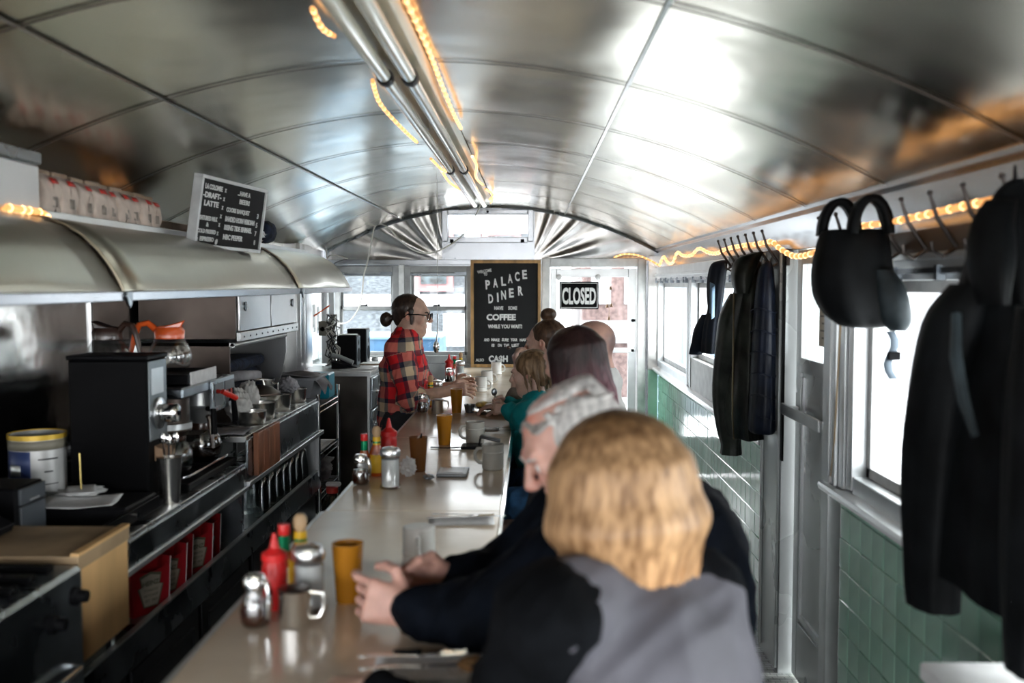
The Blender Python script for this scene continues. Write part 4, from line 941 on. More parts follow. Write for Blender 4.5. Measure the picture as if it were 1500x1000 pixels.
for i in range(4):
    o = MB().cham(-1.70, -1.42+.02*(i % 2), 4.40+.02*i, 5.2, 1.055+.06*i+.002, 1.055+.06*(i+1), .02).build('navy_towel', M_navy, None, bevel=.01); tag(o, ['lowest', 'second', 'third', 'topmost'][i]+' navy folded towel in the steel niche', 'towel', 'folded navy towels')
# ================================================================ POTS AND CLUTTER
M_white2 = mat('white glazed stoneware', (.74, .73, .69), .18, 0, var=.03, coat=.4)
def onething(name, label, cat, group, build_parts, loc, rz=0):
    t = thing(name, label, cat, (0, 0, 0), group); build_parts(t); t.location = loc; t.rotation_euler = (0, 0, rz); return t
def steelpot(r, h, lip=True, hand=True):
    def f(t):
        MB().lathe([(0, 0), (r*.86, 0), (r*.93, h*.12), (r, h*.9), (r*1.05, h*.97), (r*1.05, h), (r*.97, h*.96), (r*.88, h*.14), (0, h*.08)], (0, 0, 0), 28).build('pot_body', M_pot, t)
        if hand: MB().tube([(r*1.0, 0, h*.8), (r*1.4, 0, h*.85), (r*1.4, 0, h*.3), (r*.93, 0, h*.2)], .006, 8).build('handle', M_pot, t)
    return f
for i, (px, py, r, h, lab) in enumerate(((373, 619, .062, .055, 'small round steel bowl nearest the cutting board'), (397, 612, .07, .075, 'wide steel bowl second along the raised worktop'),
        (417, 600, .065, .08, 'steel bowl with crumpled cloth near the end of the worktop'), (440, 588, .055, .07, 'last small steel bowl before the wire cart'))):
    p = at(px, py, Z=1.047); p.x = max(-1.45, min(p.x, -1.17-r)); onething('steel_bowl', lab, 'bowl', 'steel bowls on the raised worktop', steelpot(r, h, hand=False), (p.x, p.y, 1.0465))
p = at(415, 586, Y=5.1); onething('steel_pitcher', 'tall steel pitcher standing by the towel niche', 'pitcher', None, steelpot(.05, .13), (-1.36, 5.02, 1.0465), 0)
t = thing('frying_pan_lid', 'domed dark steel lid resting over the bowls', 'lid', (-1.29, 4.72, 1.13))
MB().lathe([(.10, 0), (.098, .006), (.06, .032), (.02, .043), (0, .044)], (-1.30, 4.70, 1.135), 28).build('lid_dome', M_steelb, t, solid=.002)
MB().tube([(-1.325, 4.70, 1.175), (-1.32, 4.70, 1.20), (-1.28, 4.70, 1.20), (-1.275, 4.70, 1.175)], .005, 8).build('lid_handle', M_pot, t)
t = thing('steel_pan', 'wide flat steel pan under the domed lid', 'pan', (-1.30, 4.66, 1.1))
MB().lathe([(0, 0), (.10, 0), (.118, .02), (.12, .022), (.114, .022), (.10, .004), (0, .004)], (-1.30, 4.68, 1.112), 32).build('pan_body', M_pot, t)
def crumple(name, c, r, m, label=None, cat=None, seed=0, nu=40, nv=28, amp=.25, par=None, group=None, flat=1):
    rr = random.Random(seed); W_ = [(Vector((rr.gauss(0, 1), rr.gauss(0, 1), rr.gauss(0, 1)))*rr.uniform(2, 7), rr.uniform(0, 6), rr.uniform(.3, 1)) for _ in range(9)]
    def fn(u, v):
        th = pi*min(.9999, max(.0001, v)); q = 2*pi*u; d = Vector((sin(th)*cos(q), sin(th)*sin(q), cos(th)))
        s_ = sum(a*(1-2*abs(sin(d.dot(k)+ph))) for k, ph, a in W_)/4
        k = 1+amp*s_
        z = d.z*r[2]*k
        return (c[0]+d.x*r[0]*k, c[1]+d.y*r[1]*k, c[2]+(max(z, -r[2]*flat)))
    b = MB(); b.grid(fn, nu, nv); o = b.build(name, m, par, smooth=.9)
    if label: tag(o, label, cat, group)
    return o
M_cloth = mat('white kitchen cloth', (.70, .69, .66), .9, 0, var=.06, scale=30, bump=.2, bscale=80)
M_clothg = mat('grey stained cloth', (.42, .41, .43), .9, 0, var=.15, scale=9, bump=.2, bscale=80)
crumple('crumpled_cloth', (-1.30, 4.36, 1.12), (.06, .07, .075), M_cloth, 'white crumpled cloth upright behind the coffee brewer', 'cloth', 3)
crumple('crumpled_cloth', (-1.30, 4.53, 1.135), (.05, .05, .085), M_cloth, 'pale ruffled cloth bundle in front of the navy towels', 'cloth', 5)
crumple('crumpled_cloth', (-1.25, 5.06, 1.14), (.055, .055, .045), M_clothg, 'grey cloth heaped in the last steel bowl', 'cloth', 8)
o = MB().tube([(-1.37, 4.3, 1.24), (-1.33, 4.45, 1.245), (-1.28, 4.62, 1.235)], [.022, .024, .02], 12).build('towel_roll', M_clothg); tag(o, 'grey patterned towel roll lying over the white cloths', 'towel')
o = sheet('dish_cloth', -1.26, 4.08, 1.048, .17, .22, .1, M_clothg, .008, 3); tag(o, 'flat grey cloth spread on the raised worktop near the brewer', 'cloth')
# soda glasses upside down under the raised worktop
M_gls = thin_glass('drinking glass', (.82, .84, .84), .10, .05)
def sodaglass(t): MB().lathe([(.036, 0), (.033, .03), (.030, .09), (.024, .13), (.022, .165), (.012, .178), (0, .18)], (0, 0, 0), 16).build('glass_body', M_gls, t, solid=.0035)
gl = ['nearest to the cutting board', 'second from the cutting board', 'third from the cutting board', 'fourth from the cutting board', 'fifth from the cutting board', 'sixth, near the end post', 'last, against the end post']
gp = None
for i in range(7):
    g_ = dup(gp) if gp else onething('soda_glass', '', 'glass', 'upturned soda glasses on the lower shelf', sodaglass, (0, 0, 0)); gp = gp or g_
    g_.location = (-1.20, 4.36+.13*i, .6225); g_['label'] = 'upturned clear soda glass in the front row, '+gl[i]
for i in range(6):
    g_ = dup(gp); g_.location = (-1.29, 4.42+.13*i, .6225); g_['label'] = 'upturned soda glass in the back row, '+gl[i].replace('nearest to', 'closest to')+' side'
# red cartons
M_redc = mat('red printed carton', (.52, .02, .03), .35, 0, var=.05, coat=.3)
M_key = mat('cream keystone label', (.55, .50, .40), .5); M_keyo = mat('olive keystone border', (.16, .17, .11), .5)
def carton(t):
    n = 12; W2 = .075
    poly = [(-W2*.86, 0), (W2*.86, 0), (W2, .165)]+[(W2*cos(pi*i/n), .165-.035*sin(pi*i/n)) for i in range(1, n)]+[(-W2, .165)]
    MB().prism(poly, .03, .032, 'x').build('front_panel', M_redc, t)
    MB().prism([(-W2*.86, 0), (W2*.86, 0), (W2, .17), (-W2, .17)], -.03, -.028, 'x').build('back_panel', M_redc, t)
    q = MB()
    for s_ in (-1, 1): q.add([(-.03, s_*W2*.86, 0), (.032, s_*W2*.86, 0), (.032, s_*W2, .165), (-.03, s_*W2, .165)], [(0, 1, 2, 3)])
    q.build('side_panel', M_redc, t, solid=.002); box(-.03, .032, -W2*.86, W2*.86, 0, .002).build('bottom_panel', M_redc, t)
    ks = lambda k: [(-.024*k, .025-(k-1)*.03), (.024*k, .025-(k-1)*.03), (.042*k, .085), (.030*k, .085+.004*k), (.036*k, .115+(k-1)*.05), (0, .125+(k-1)*.05), (-.036*k, .115+(k-1)*.05), (-.030*k, .085+.004*k), (-.042*k, .085)]
    o = MB().prism(ks(1.15), .032, .0326, 'x').build('label_border', M_keyo, t); MB().prism(ks(1), .0326, .0332, 'x').build('label_face', M_key, o)
    text('HEINZ', .021, frameM((.0333, 0, .09), (0, 1, 0), (0, 0, 1)), t, M_keyo, bold=.0006, depth=.0004)
    for k in range(3): text(('TOMATO', 'KETCHUP', 'EST 1869')[k], .012, frameM((.0333, 0, .07-.016*k), (0, 1, 0), (0, 0, 1)), t, M_keyo, depth=.0004)
    MB().cyl((.033, W2*.86+.002, 0), (.033, W2+.002, .166), .0015).build('corner_highlight', M_galv, t)
cp = None
for i, y in enumerate((3.07, 3.225, 3.345, 3.50, 3.655)):
    c_ = dup(cp) if cp else onething('ketchup_carton', '', 'carton', 'red ketchup cartons on the lower shelf', carton, (0, 0, 0)); cp = cp or c_
    c_.location = (-1.225-(.02 if i in (2, 4) else 0), y, .6225); c_.rotation_euler = (0, 0, -.55)
    c_['label'] = 'red ketchup carton with cream keystone label, '+('nearest the plywood box', 'second from the plywood box', 'middle of the five', 'fourth from the plywood box', 'farthest from the plywood box')[i]
# ---- wire cart
t = thing('wire_cart', 'chrome wire shelf cart at the end of the back counter', 'cart', (-1.35, 5.65, 0))
for x in (-1.16, -1.62):
    for y in (5.36, 5.92): MB().cyl((x, y, 0), (x, y, 1.06), .012, n=12).build('post', M_chrome, t)
for z in (.985, .72, .50, .12):
    q = MB()
    for x in (-1.16, -1.62): q.tube([(x, 5.36, z), (x, 5.92, z)], .004, 6).tube([(x, 5.36, z-.03), (x, 5.92, z-.03)], .004, 6)
    for y in (5.36, 5.92): q.tube([(-1.62, y, z), (-1.16, y, z)], .004, 6).tube([(-1.62, y, z-.03), (-1.16, y, z-.03)], .004, 6)
    for i in range(18):
        y = 5.375+i*.031; q.tube([(-1.62, y, z+.003), (-1.16, y, z+.003)], .0022, 5).tube([(-1.16, y, z), (-1.16, y+.015, z-.03)], .002, 4)
    q.build('wire_shelf', M_chrome, t)
o = sheet('shelf_liner', -1.39, 5.64, .728, .44, .5, 0, M_paper, .004, 2); tag(o, 'white liner sheet on the middle shelf of the wire cart', 'liner')
t = thing('grey_bin', 'grey plastic bus tub on the wire cart under a white cloth', 'tub', (-1.4, 5.75, .99))
MB().prism([(-1.60, 1.0), (-1.22, 1.0), (-1.19, 1.13), (-1.63, 1.13)], 5.40, 5.68, 'y').build('tub_body', mat('grey tub plastic', (.28, .29, .31), .5), t)
MB().cham(-1.645, -1.175, 5.39, 5.69, 1.131, 1.145, .003).build('tub_rim', MATS['grey tub plastic'], t)
def drape(fn, nm, m, label, cat, nu=24, nv=16, group=None): return tag(MB().grid(fn, nu, nv).build(nm, m, None, smooth=1.3, solid=.002), label, cat, group)
drape(lambda u, v: (-1.60+.46*u, 5.40+.26*v+.012*sin(9*u), 1.152+.012*sin(8*u+3*v)**2-.10*max(0, (u-.82)/.18)**1.3*(.8+.3*sin(9*v))), 'draped_cloth', M_clothg, 'white cloth draped over the grey tub on the cart', 'cloth')
o = MB().cham(-1.30, -1.17, 5.70, 5.88, .995, 1.14, .008).build('teal_container', mat('teal plastic', (.0, .33, .46), .35)); tag(o, 'bright teal container at the corner of the wire cart', 'container')
crumple('rag_pile', (-1.30, 5.66, .60), (.15, .22, .09), M_clothg, 'heap of grey and white rags on the lower cart shelf', 'rags', 12, 60, 40, .3, flat=.85)
o = MB().cham(-1.40, -1.36, 5.42, 5.46, .735, .90, .004).build('wood_block', M_kraft); tag(o, 'small upright wooden block on the middle cart shelf', 'block')
t = thing('spray_bottle', 'clear jug with red cap and blue liquid below the cart', 'bottle', (-1.13, 5.45, .3))
bb = (-1.10, 5.42, .0)
MB().lathe([(0, .30), (.055, .30), (.06, .32), (.06, .42), (.045, .47), (.022, .50), (.022, .515)], bb, 20).build('jug_body', M_gls, t)
MB().lathe([(0, .302), (.053, .302), (.057, .32), (.057, .38), (0, .38)], bb, 20).build('blue_liquid', mat('blue cleaner', (.01, .10, .20), .15), t)
MB().lathe([(.024, .505), (.034, .505), (.034, .535), (0, .54)], bb, 18).build('red_cap', M_red, t)
MB().cham(bb[0]-.035, bb[0]+.05, bb[1]-.015, bb[1]+.015, .54, .565, .008).build('spray_head', M_white, t)
o = box(-1.62, -1.03, 5.36, 5.48, .0, .299).build('floor_crate', M_black2, None, bevel=.006); tag(o, 'black crate on the floor under the spray jug', 'crate')
# ---- far drawer cabinet
t = thing('drawer_cabinet', 'tall dark steel cabinet with a column of drawers at the far end of the aisle', 'cabinet', (-1.35, 7.6, 0))
cz = 1.03
box(-1.73, -1.16, 7.06, 8.40, 0, cz-.03).build('cabinet_body', mat('dark mirror steel panel', (.20, .18, .165), .25, .9, var=.35, scale=2.2), t, bevel=.003)
MB().box(-1.17, -1.155, 7.05, 7.08, 0, cz-.03).box(-1.73, -1.15, 7.05, 8.4, cz-.03, cz-.012).build('corner_trim', M_galv, t)
box(-1.735, -1.145, 7.04, 8.42, cz-.012, cz+.004).build('cabinet_top', mat('white laminate', (.74, .74, .73), .3), t, bevel=.002)
for c_ in range(3):
    for r_ in range(4):
        y0 = 7.10+c_*.43; z1 = cz-.05-r_*.235
        d = box(-1.158, -1.140, y0, y0+.40, z1-.215, z1).build('drawer', M_bluest, t, bevel=.004)
        MB().cyl((-1.14, y0+.2, z1-.11), (-1.12, y0+.2, z1-.11), .006).sph((-1.115, y0+.2, z1-.11), (.008, .014, .014), 10, 6).box(-1.14, -1.136, y0+.13, y0+.27, z1-.12, z1-.10).build('knob', M_chrome, d)
for i, (x, y, r_, w_) in enumerate(((-1.36, 7.25, .1, .22), (-1.28, 7.3, -.3, .2))):
    o = sheet('paper_sheet', x+.06, y-.0, cz+.006+.004*i, w_, .28, r_, M_paper, .004, i); tag(o, ('wide white paper sheet on the far cabinet top', 'tilted paper sheet overlapping another on the far cabinet')[i], 'paper')
t = thing('clipboard', 'clipboard with white paper and round clip near the cook', 'clipboard', (-1.22, 7.8, cz))
box(-1.32, -1.16, 7.6, 7.9, cz+.006, cz+.014).build('board', M_kraft2, t); box(-1.315, -1.165, 7.61, 7.86, cz+.014, cz+.018).build('paper', M_paper, t)
MB().sph((-1.24, 7.86, cz+.03), (.03, .012, .022), 12, 8).build('clip', M_galv, t)
for i, (x, y, w_, h_, d_) in enumerate(((-1.395, 7.55, .15, .24, .16), (-1.37, 7.85, .15, .28, .18))):
    t = thing('speaker', ('black bookshelf speaker with papers on top, left of the windows', 'taller black speaker behind the other one')[i], 'speaker', (x, y, cz+.004))
    MB().cham(x-w_/2, x+w_/2, y-d_/2, y+d_/2, cz+.0045, cz+h_, .006).build('speaker_box', M_blackp, t)
    MB().box(x+w_/2, x+w_/2+.004, y-d_/2+.01, y+d_/2-.01, cz+.015, cz+h_-.01).build('front_face', mat('grey speaker face %d' % i, (.10, .12, .13), .4), t)
    MB().lathe([(0, .0), (.055, .0), (.05, .004), (0, .002)], (x+w_/2+.005, y, cz+.09), 20, ax='x').build('woofer', M_blackm, t)
    MB().lathe([(0, .0), (.022, .0), (0, .004)], (x+w_/2+.005, y, cz+.185), 16, ax='x').build('tweeter', M_blackm, t)
o = sheet('paper_pad', -1.395, 7.55, cz+.246, .14, .15, .1, M_paper, .004, 5); tag(o, 'small white paper pad on top of the front speaker', 'paper')
t = thing('desk_phone', 'black cordless desk phone with silver handset before the speakers', 'phone', (-1.44, 7.33, cz))
MB().prism([(-1.47, cz+.005), (-1.28, cz+.005), (-1.28, cz+.02), (-1.47, cz+.06)], 7.26, 7.40, 'y').build('phone_base', M_blackp, t, bevel=.004)
MB().tube([(-1.48, 7.33, cz+.10), (-1.42, 7.33, cz+.09), (-1.32, 7.33, cz+.045)], [.020, .016, .018], 10).build('handset', mat('silver grey handset', (.35, .37, .38), .3, .3), t)
t = thing('cable_tangle', 'tangle of black and white cables hanging beside the speakers', 'cables', (-1.6, 7.5, cz))
rr = random.Random(9)
for i in range(14):
    pts = []; x, y, z = -1.49+rr.uniform(-.05, .05), 7.46+rr.uniform(-.05, .05), cz+.40
    for k in range(9):
        pts.append((x, y, max(cz+.02, z))); x = -1.485+rr.uniform(-.05, .05); y = 7.40+rr.uniform(-.06, .06); z -= .05
    MB().tube(pts, .0045, 5).build('cable', M_wireb if i % 3 else M_wire, t)
t = thing('junction_box', 'beige junction box with conduit and orange tag by the far left window', 'electric box', (-1.6, 7.5, 1.4))
p = at(478, 480, Y=7.5); MB().cham(p.x-.05, p.x+.05, 7.45, 7.55, 1.27, 1.38, .004).build('box_body', mat('beige enamel', (.46, .44, .36), .4), t)
MB().cyl((p.x-.0, 7.52, 1.38), (p.x-.0, 7.52, 1.61), .02).build('conduit', M_galv, t); MB().lathe([(0, 0), (.018, 0), (.016, .006), (0, .008)], (p.x-.02, 7.45, 1.32), 12, ax='y').build('knockout', M_blackm, t)
MB().tube([(p.x-.08, 7.44, 1.42), (p.x-.02, 7.44, 1.46), (p.x+.04, 7.44, 1.50)], [.008, .005, .006], 6).build('orange_tag', M_orng, t)
MB().cham(p.x-.05, p.x+.05, 7.56, 7.60, 1.05, 1.61, .003).build('backing_plate', M_galv, t)
for i, (px, h_) in enumerate(((461, .27), (470, .30), (474, .29))):
    p = at(px, 540, Y=7.75+.12*i)
    def fb(t): MB().lathe([(0, 0), (.045, 0), (.05, .012), (.05, .11), (.03, .19), (.017, .22), (.017, .26), (.021, .265), (.021, .285), (.016, .285)], (0, 0, 0), 18).build('bottle_body', M_gls, t)
    onething('glass_bottle', ('clear milk bottle nearest the drawer cabinet edge', 'clear milk bottle in the middle of the three', 'clear milk bottle farthest back by the window')[i], 'bottle', 'empty milk bottles by the far left window', fb, (max(p.x, -1.69), p.y, cz+.0045))
t = thing('hanging_calendar', 'white calendar and note sheets hanging in the far left window bay', 'calendar', (-1.70, 7.8, 1.4))
for i, (y, z0, z1) in enumerate(((7.66, 1.40, 1.60), (7.80, 1.28, 1.50), (7.95, 1.26, 1.48))):
    box(-1.715, -1.712, y-.05, y+.06, z0, z1).build('sheet', M_paper, t)
q = MB(); 
for i in range(6): q.box(-1.7115, -1.7105, 7.62+.06*i, 7.63+.06*i, 1.5+.01*(i % 3), 1.58)
q.build('red_marks', M_red, t)
# dark blue gear on the shelf end
crumple('knit_hat', (-1.38, 5.15, 1.93), (.055, .12, .062), M_navy, 'dark navy cap lying at the far end of the ceiling shelf', 'cap', 21, 30, 20, .15, flat=.95)
crumple('grey_glove', (-1.44, 5.02, 1.965), (.04, .07, .035), mat('grey wool', (.13, .13, .12), .95), 'grey wool bundle on top of the navy cap', 'glove', 22, 24, 16, .2)
# ================================================================ COUNTER
CT = .97; CX0, CX1 = -.616, -.092
def marble():
    m = mat('worn cream stone top', (.86, .73, .56), .2, 0, var=.1, scale=2.2, col2=(.74, .60, .44), rvar=.06, coat=.15, detail=6); return m
M_stone = marble()
ct = thing('lunch_counter', 'long cream stone lunch counter with steel edge', 'counter', (-.35, 4.5, 0))
yj = [.55, 1.62, 2.98, 4.42, 6.0, 8.15]
for i in range(5):
    k_ = .012 if i < 2 else 0
    MB().cham(CX0-k_, CX1, yj[i]+.0012, yj[i+1]-.0012, CT-.03, CT, .002).build('stone_slab', M_stone, ct)
MB().box(CX1+.0005, CX1+.014, .55, 8.15, CT-.035, CT-.001).build('edge_trim', M_chrome, ct, bevel=.002)
MB().box(CX0-.025, CX0-.013, .55, 2.98, CT-.035, CT-.003).box(CX0-.012, CX0-.0005, 2.98, 8.15, CT-.035, CT-.003).build('edge_trim', M_galv, ct)
box(-.55, -.32, .6, 8.1, .0, CT-.031).build('counter_base', M_black2, ct)
MB().tube([(-.24, .6, .2), (-.24, 8.1, .2)], .02, 10).build('foot_rail', M_chrome, ct)
q = MB()
for i in range(8): q.box(-.325, -.235, .9+i, .93+i, .19, .21)
q.build('rail_bracket', M_steeld, ct)
box(-.60, -.56, .6, 8.1, .3, .8).build('service_front', M_steeld, ct)
# ---- table ware prototypes
M_amber = mat('amber translucent plastic', (.62, .25, .02), .22, 0, var=.02, trans=.35, ior=1.3, sss=0)
M_amberd = mat('cola brown in amber plastic', (.25, .10, .03), .22, 0, var=.02, trans=.25, ior=1.3)
def tumbler(m, full=.55, mf=None, straw=False):
    def f(t):
        MB().lathe([(0, 0), (.0255, 0), (.026, .006), (.0335, .118), (.0345, .128), (.0325, .128), (.031, .118), (.024, .008), (0, .006)], (0, 0, 0), 28).build('tumbler_body', m, t)
        z = .128*full; r = .0235+(.0305-.0235)*full
        MB().lathe([(0, .0065), (.0235, .0085), (r, z), (0, z)], (0, 0, 0), 24).build('drink', mf or m, t)
        if straw: MB().tube([(.0, 0, .02), (.01, 0, .13), (.012, 0, .14)], .003, 8).build('straw', M_blackp, t)
    return f
M_drink = mat('tea coloured drink', (.30, .11, .02), .1, 0)
def mug(m=M_white2, inverted=False):
    def f(t):
        prof = [(0, 0), (.036, 0), (.040, .004), (.0405, .085), (.043, .092), (.040, .095), (.0375, .090), (.036, .008), (0, .006)]
        hd = [(.038, 0, .078), (.058, 0, .076), (.068, 0, .060), (.066, 0, .038), (.052, 0, .024), (.038, 0, .022)]
        b = MB().lathe(prof, (0, 0, 0), 28); b.lathe([(.0405, .060), (.0418, .062), (.0418, .066), (.0405, .068)], (0, 0, 0), 28, close=True)
        h = MB().tube(hd, [.006, .0065, .0065, .0065, .0065, .006], 8)
        if inverted:
            b.v = [(x, -y, .095-z) for x, y, z in b.v]; h.v = [(x, -y, .095-z) for x, y, z in h.v]
        b.build('mug_body', m, t); h.build('handle', m, t)
        if not inverted: MB().lathe([(0, .07), (.0372, .07), (.0372, .072), (0, .072)], (0, 0, 0), 20).build('coffee', MATS['dark coffee'], t)
    return f
M_ketch = mat('red squeeze bottle plastic', (.72, .02, .02), .35, 0, var=.04)
def ketchup(t):
    MB().lathe([(0, 0), (.028, 0), (.030, .006), (.030, .105), (.026, .118), (0, .12)], (0, 0, 0), 24).build('bottle_body', M_ketch, t)
    MB().lathe([(0, .119), (.031, .119), (.031, .136), (.024, .140), (.012, .150), (.004, .185), (0, .186)], (0, 0, 0), 24).build('nozzle_cap', M_ketch, t)
M_sauce = mat('orange red pepper sauce', (.55, .10, .02), .15, 0, var=.1, coat=.5); M_green = mat('green foil neck', (.0, .25, .10), .25, .4)
def tabasco(t):
    MB().lathe([(0, 0), (.020, 0), (.022, .005), (.022, .070), (.012, .095), (.010, .118), (0, .12)], (0, 0, 0), 20).build('bottle_body', M_sauce, t)
    MB().lathe([(.0225, .015), (.0230, .015), (.0230, .060), (.0225, .060)], (0, 0, 0), 20, close=True).build('paper_label', M_paper, t)
    MB().lathe([(.0105, .095), (.0128, .093), (.0125, .128), (.0105, .128)], (0, 0, 0), 20, close=True).build('green_neck', M_green, t)
    MB().lathe([(0, .121), (.0125, .129), (.013, .131), (.013, .150), (.012, .153), (0, .153)], (0, 0, 0), 20).build('red_cap', M_ketch, t)
M_yel = mat('yellow sauce label', (.85, .50, .02), .4); M_ball = mat('turned wooden stopper', (.60, .40, .22), .5, var=.1)
def hotsauce(t):
    MB().lathe([(0, 0), (.024, 0), (.026, .005), (.026, .085), (.014, .112), (.012, .135), (0, .136)], (0, 0, 0), 20).build('bottle_body', M_sauce, t)
    MB().lathe([(.0262, .012), (.0268, .012), (.0268, .078), (.0262, .078)], (0, 0, 0), 20, close=True).build('yellow_label', M_yel, t)
    MB().lathe([(.0122, .113), (.0146, .112), (.0138, .140), (.0122, .140)], (0, 0, 0), 20, close=True).build('neck_label', M_yel, t)
    MB().lathe([(.0147, .118), (.0150, .118), (.0148, .124), (.0146, .124)], (0, 0, 0), 20, close=True).build('green_band', M_green, t)
    MB().lathe([(0, .138), (.009, .138), (.0145, .150), (.0155, .160), (.0145, .170), (.009, .178), (0, .180)], (0, 0, 0), 20).build('ball_stopper', M_ball, t)
M_sugar = mat('white sugar', (.82, .82, .80), .9, 0); 
def sugar(t):
    MB().lathe([(0, 0), (.034, 0), (.036, .004), (.031, .014), (.031, .105), (.032, .112)], (0, 0, 0), 24).build('jar_glass', M_gls, t)
    MB().lathe([(0, .004), (.0285, .006), (.0295, .02), (.0295, .098), (0, .10)], (0, 0, 0), 20).build('sugar_fill', M_sugar, t)
    MB().lathe([(.0335, .108), (.0345, .110), (.0345, .126), (.028, .136), (.008, .140), (0, .141)], (0, 0, 0), 24).build('screw_lid', M_steel, t)
    MB().prism([(.004, .138), (.028, .134), (.028, .137), (.004, .142)], -.007, .007, 'y').build('pour_flap', M_chrome, t)
def syrup(t):
    MB().lathe([(0, 0), (.026, 0), (.030, .008), (.032, .03), (.026, .055), (.021, .070), (.021, .082)], (0, 0, 0), 24).build('jar_glass', M_gls, t)
    MB().lathe([(0, .003), (.025, .004), (.029, .012), (.030, .03), (.024, .052), (0, .055)], (0, 0, 0), 20).build('syrup_fill', mat('dark syrup', (.05, .012, .004), .08, coat=.5) if 'dark syrup' not in MATS else MATS['dark syrup'], t)
    MB().lathe([(.0215, .076), (.024, .078), (.025, .092), (.018, .104), (0, .107)], (0, 0, 0), 24).build('chrome_top', M_chrome, t)
    MB().tube([(.020, 0, .095), (.036, 0, .092), (.042, 0, .07), (.040, 0, .04), (.036, 0, .02)], [.005, .0055, .006, .006, .005], 8).build('pour_handle', M_chrome, t)
def creamer(t):
    MB().lathe([(0, 0), (.031, 0), (.033, .004), (.031, .066), (.034, .072), (.032, .072), (.029, .064), (.029, .008), (0, .006)], (0, 0, 0), 24).build('pitcher_body', M_pot, t)
    MB().lathe([(0, .078), (.02, .078), (.034, .074), (.034, .0725), (0, .0725)], (0, 0, 0), 24).build('hinged_lid', M_steelb, t)
    MB().tube([(.028, 0, .066), (.056, 0, .062), (.060, 0, .035), (.050, 0, .014), (.031, 0, .012)], [.005, .005, .0045, .004, .004], 8).build('handle', M_pot, t)
PR = {}
def put(kind, px, py, lab, grp=None, rz=0, sc=1, Y=None, dx=0):
    fnm = {'tumbler': ('amber_tumbler', 'tumbler', tumbler(M_amber, .55, M_drink)), 'tumbler_full': ('amber_tumbler', 'tumbler', tumbler(M_amber, .8, M_amber)), 'tumbler_cola': ('brown_tumbler', 'tumbler', tumbler(M_amberd, .7, M_drink, True)),
           'mug': ('coffee_mug', 'mug', mug(mat('grey stoneware', (.46, .45, .40), .25, coat=.3) if 'grey stoneware' not in MATS else MATS['grey stoneware'])), 'mug_up': ('upturned_mug', 'mug', mug(M_white2, True)),
           'ketchup': ('ketchup_bottle', 'bottle', ketchup), 'tabasco': ('pepper_sauce_bottle', 'bottle', tabasco), 'hot': ('hot_sauce_bottle', 'bottle', hotsauce),
           'sugar': ('sugar_dispenser', 'sugar dispenser', sugar), 'syrup': ('syrup_dispenser', 'syrup dispenser', syrup), 'cream': ('cream_pitcher', 'pitcher', creamer)}[kind]
    p = at(px, py, Z=CT)
    if Y: p.x = (at(px, py, Y=Y)).x; p.y = Y
    if kind in PR: o = dup(PR[kind]); 
    else: o = onething(fnm[0], '', fnm[1], None, fnm[2], (0, 0, 0)); PR[kind] = o
    o.location = (p.x, p.y, CT+.0006); o.rotation_euler = (0, 0, rz); o['label'] = lab; o.scale = (sc, sc, sc)
    if grp: o['group'] = grp
    elif 'group' in o: del o['group']
    return o
G = {'sugar': 'sugar dispensers on the counter', 'tumbler': 'amber tumblers on the counter', 'ketchup': 'red squeeze bottles on the counter', 'tabasco': 'pepper sauce bottles on the counter', 'hot': 'hot sauce bottles on the counter', 'syrup': 'syrup dispensers on the counter', 'cream': 'cream pitchers on the counter', 'mug_up': 'upturned mugs on the counter', 'mug': 'mugs in use on the counter'}
# nearest condiment group
put('syrup', 375, 915, 'glass syrup dispenser, leftmost of the nearest condiment group', G['syrup'], -.6)
put('ketchup', 403, 890, 'red squeeze ketchup bottle in the nearest condiment group', G['ketchup'], sc=.87)
put('tabasco', 417, 866, 'green necked pepper sauce bottle with red cap behind the nearest ketchup', G['tabasco'])
put('hot', 441, 868, 'hot sauce bottle with wooden ball stopper behind the nearest sugar jar', G['hot'])
put('sugar', 453, 892, 'tall glass sugar dispenser in the nearest condiment group', G['sugar'], -.6)
put('cream', 432, 914, 'small lidded steel cream pitcher before the nearest sugar dispenser', G['cream'], .1)
put('tumbler', 510, 880, 'amber tumbler half full beside the old man\'s hand', G['tumbler'])
put('mug_up', 614, 826, 'white upturned mug right behind the old man\'s hands', G['mug_up'], -1.5)
# middle group
put('syrup', 529, 709, 'glass syrup dispenser, leftmost of the middle condiment group', G['syrup'], -.6)
put('tabasco', 534, 697, 'pepper sauce bottle behind the middle syrup dispenser', G['tabasco'])
put('hot', 552, 696, 'hot sauce bottle with yellow label in the middle condiment group', G['hot'])
put('ketchup', 570, 684, 'red squeeze ketchup bottle in the middle condiment group', G['ketchup'])
put('sugar', 572, 714, 'sugar dispenser full of white sugar in the middle condiment group', G['sugar'], -.5)
put('tumbler_cola', 613, 690, 'dark brown tumbler with black straw beside the crumpled napkin')
put('tumbler', 651, 651, 'amber tumbler standing alone at mid counter', G['tumbler'])
put('tumbler_full', 669, 604, 'bright amber tumbler in front of the cook\'s hands', G['tumbler'])
put('mug', 722, 687, 'grey stoneware mug at the counter edge behind the old man', G['mug'], pi-.1)
put('mug', 696, 649, 'grey mug beside the black folded wallet', G['mug'], pi+.2)
# cook's group
put('syrup', 619, 604, 'glass syrup dispenser in the group beside the cook', G['syrup'], -.5)
put('ketchup', 619, 592, 'red squeeze bottle in the group beside the cook', G['ketchup'])
put('hot', 631, 596, 'wooden stoppered hot sauce bottle in the cook\'s group', G['hot'])
put('sugar', 640, 592, 'sugar dispenser in the group beside the cook', G['sugar'])
put('cream', 641, 605, 'steel cream pitcher in the group beside the cook', G['cream'], .2)
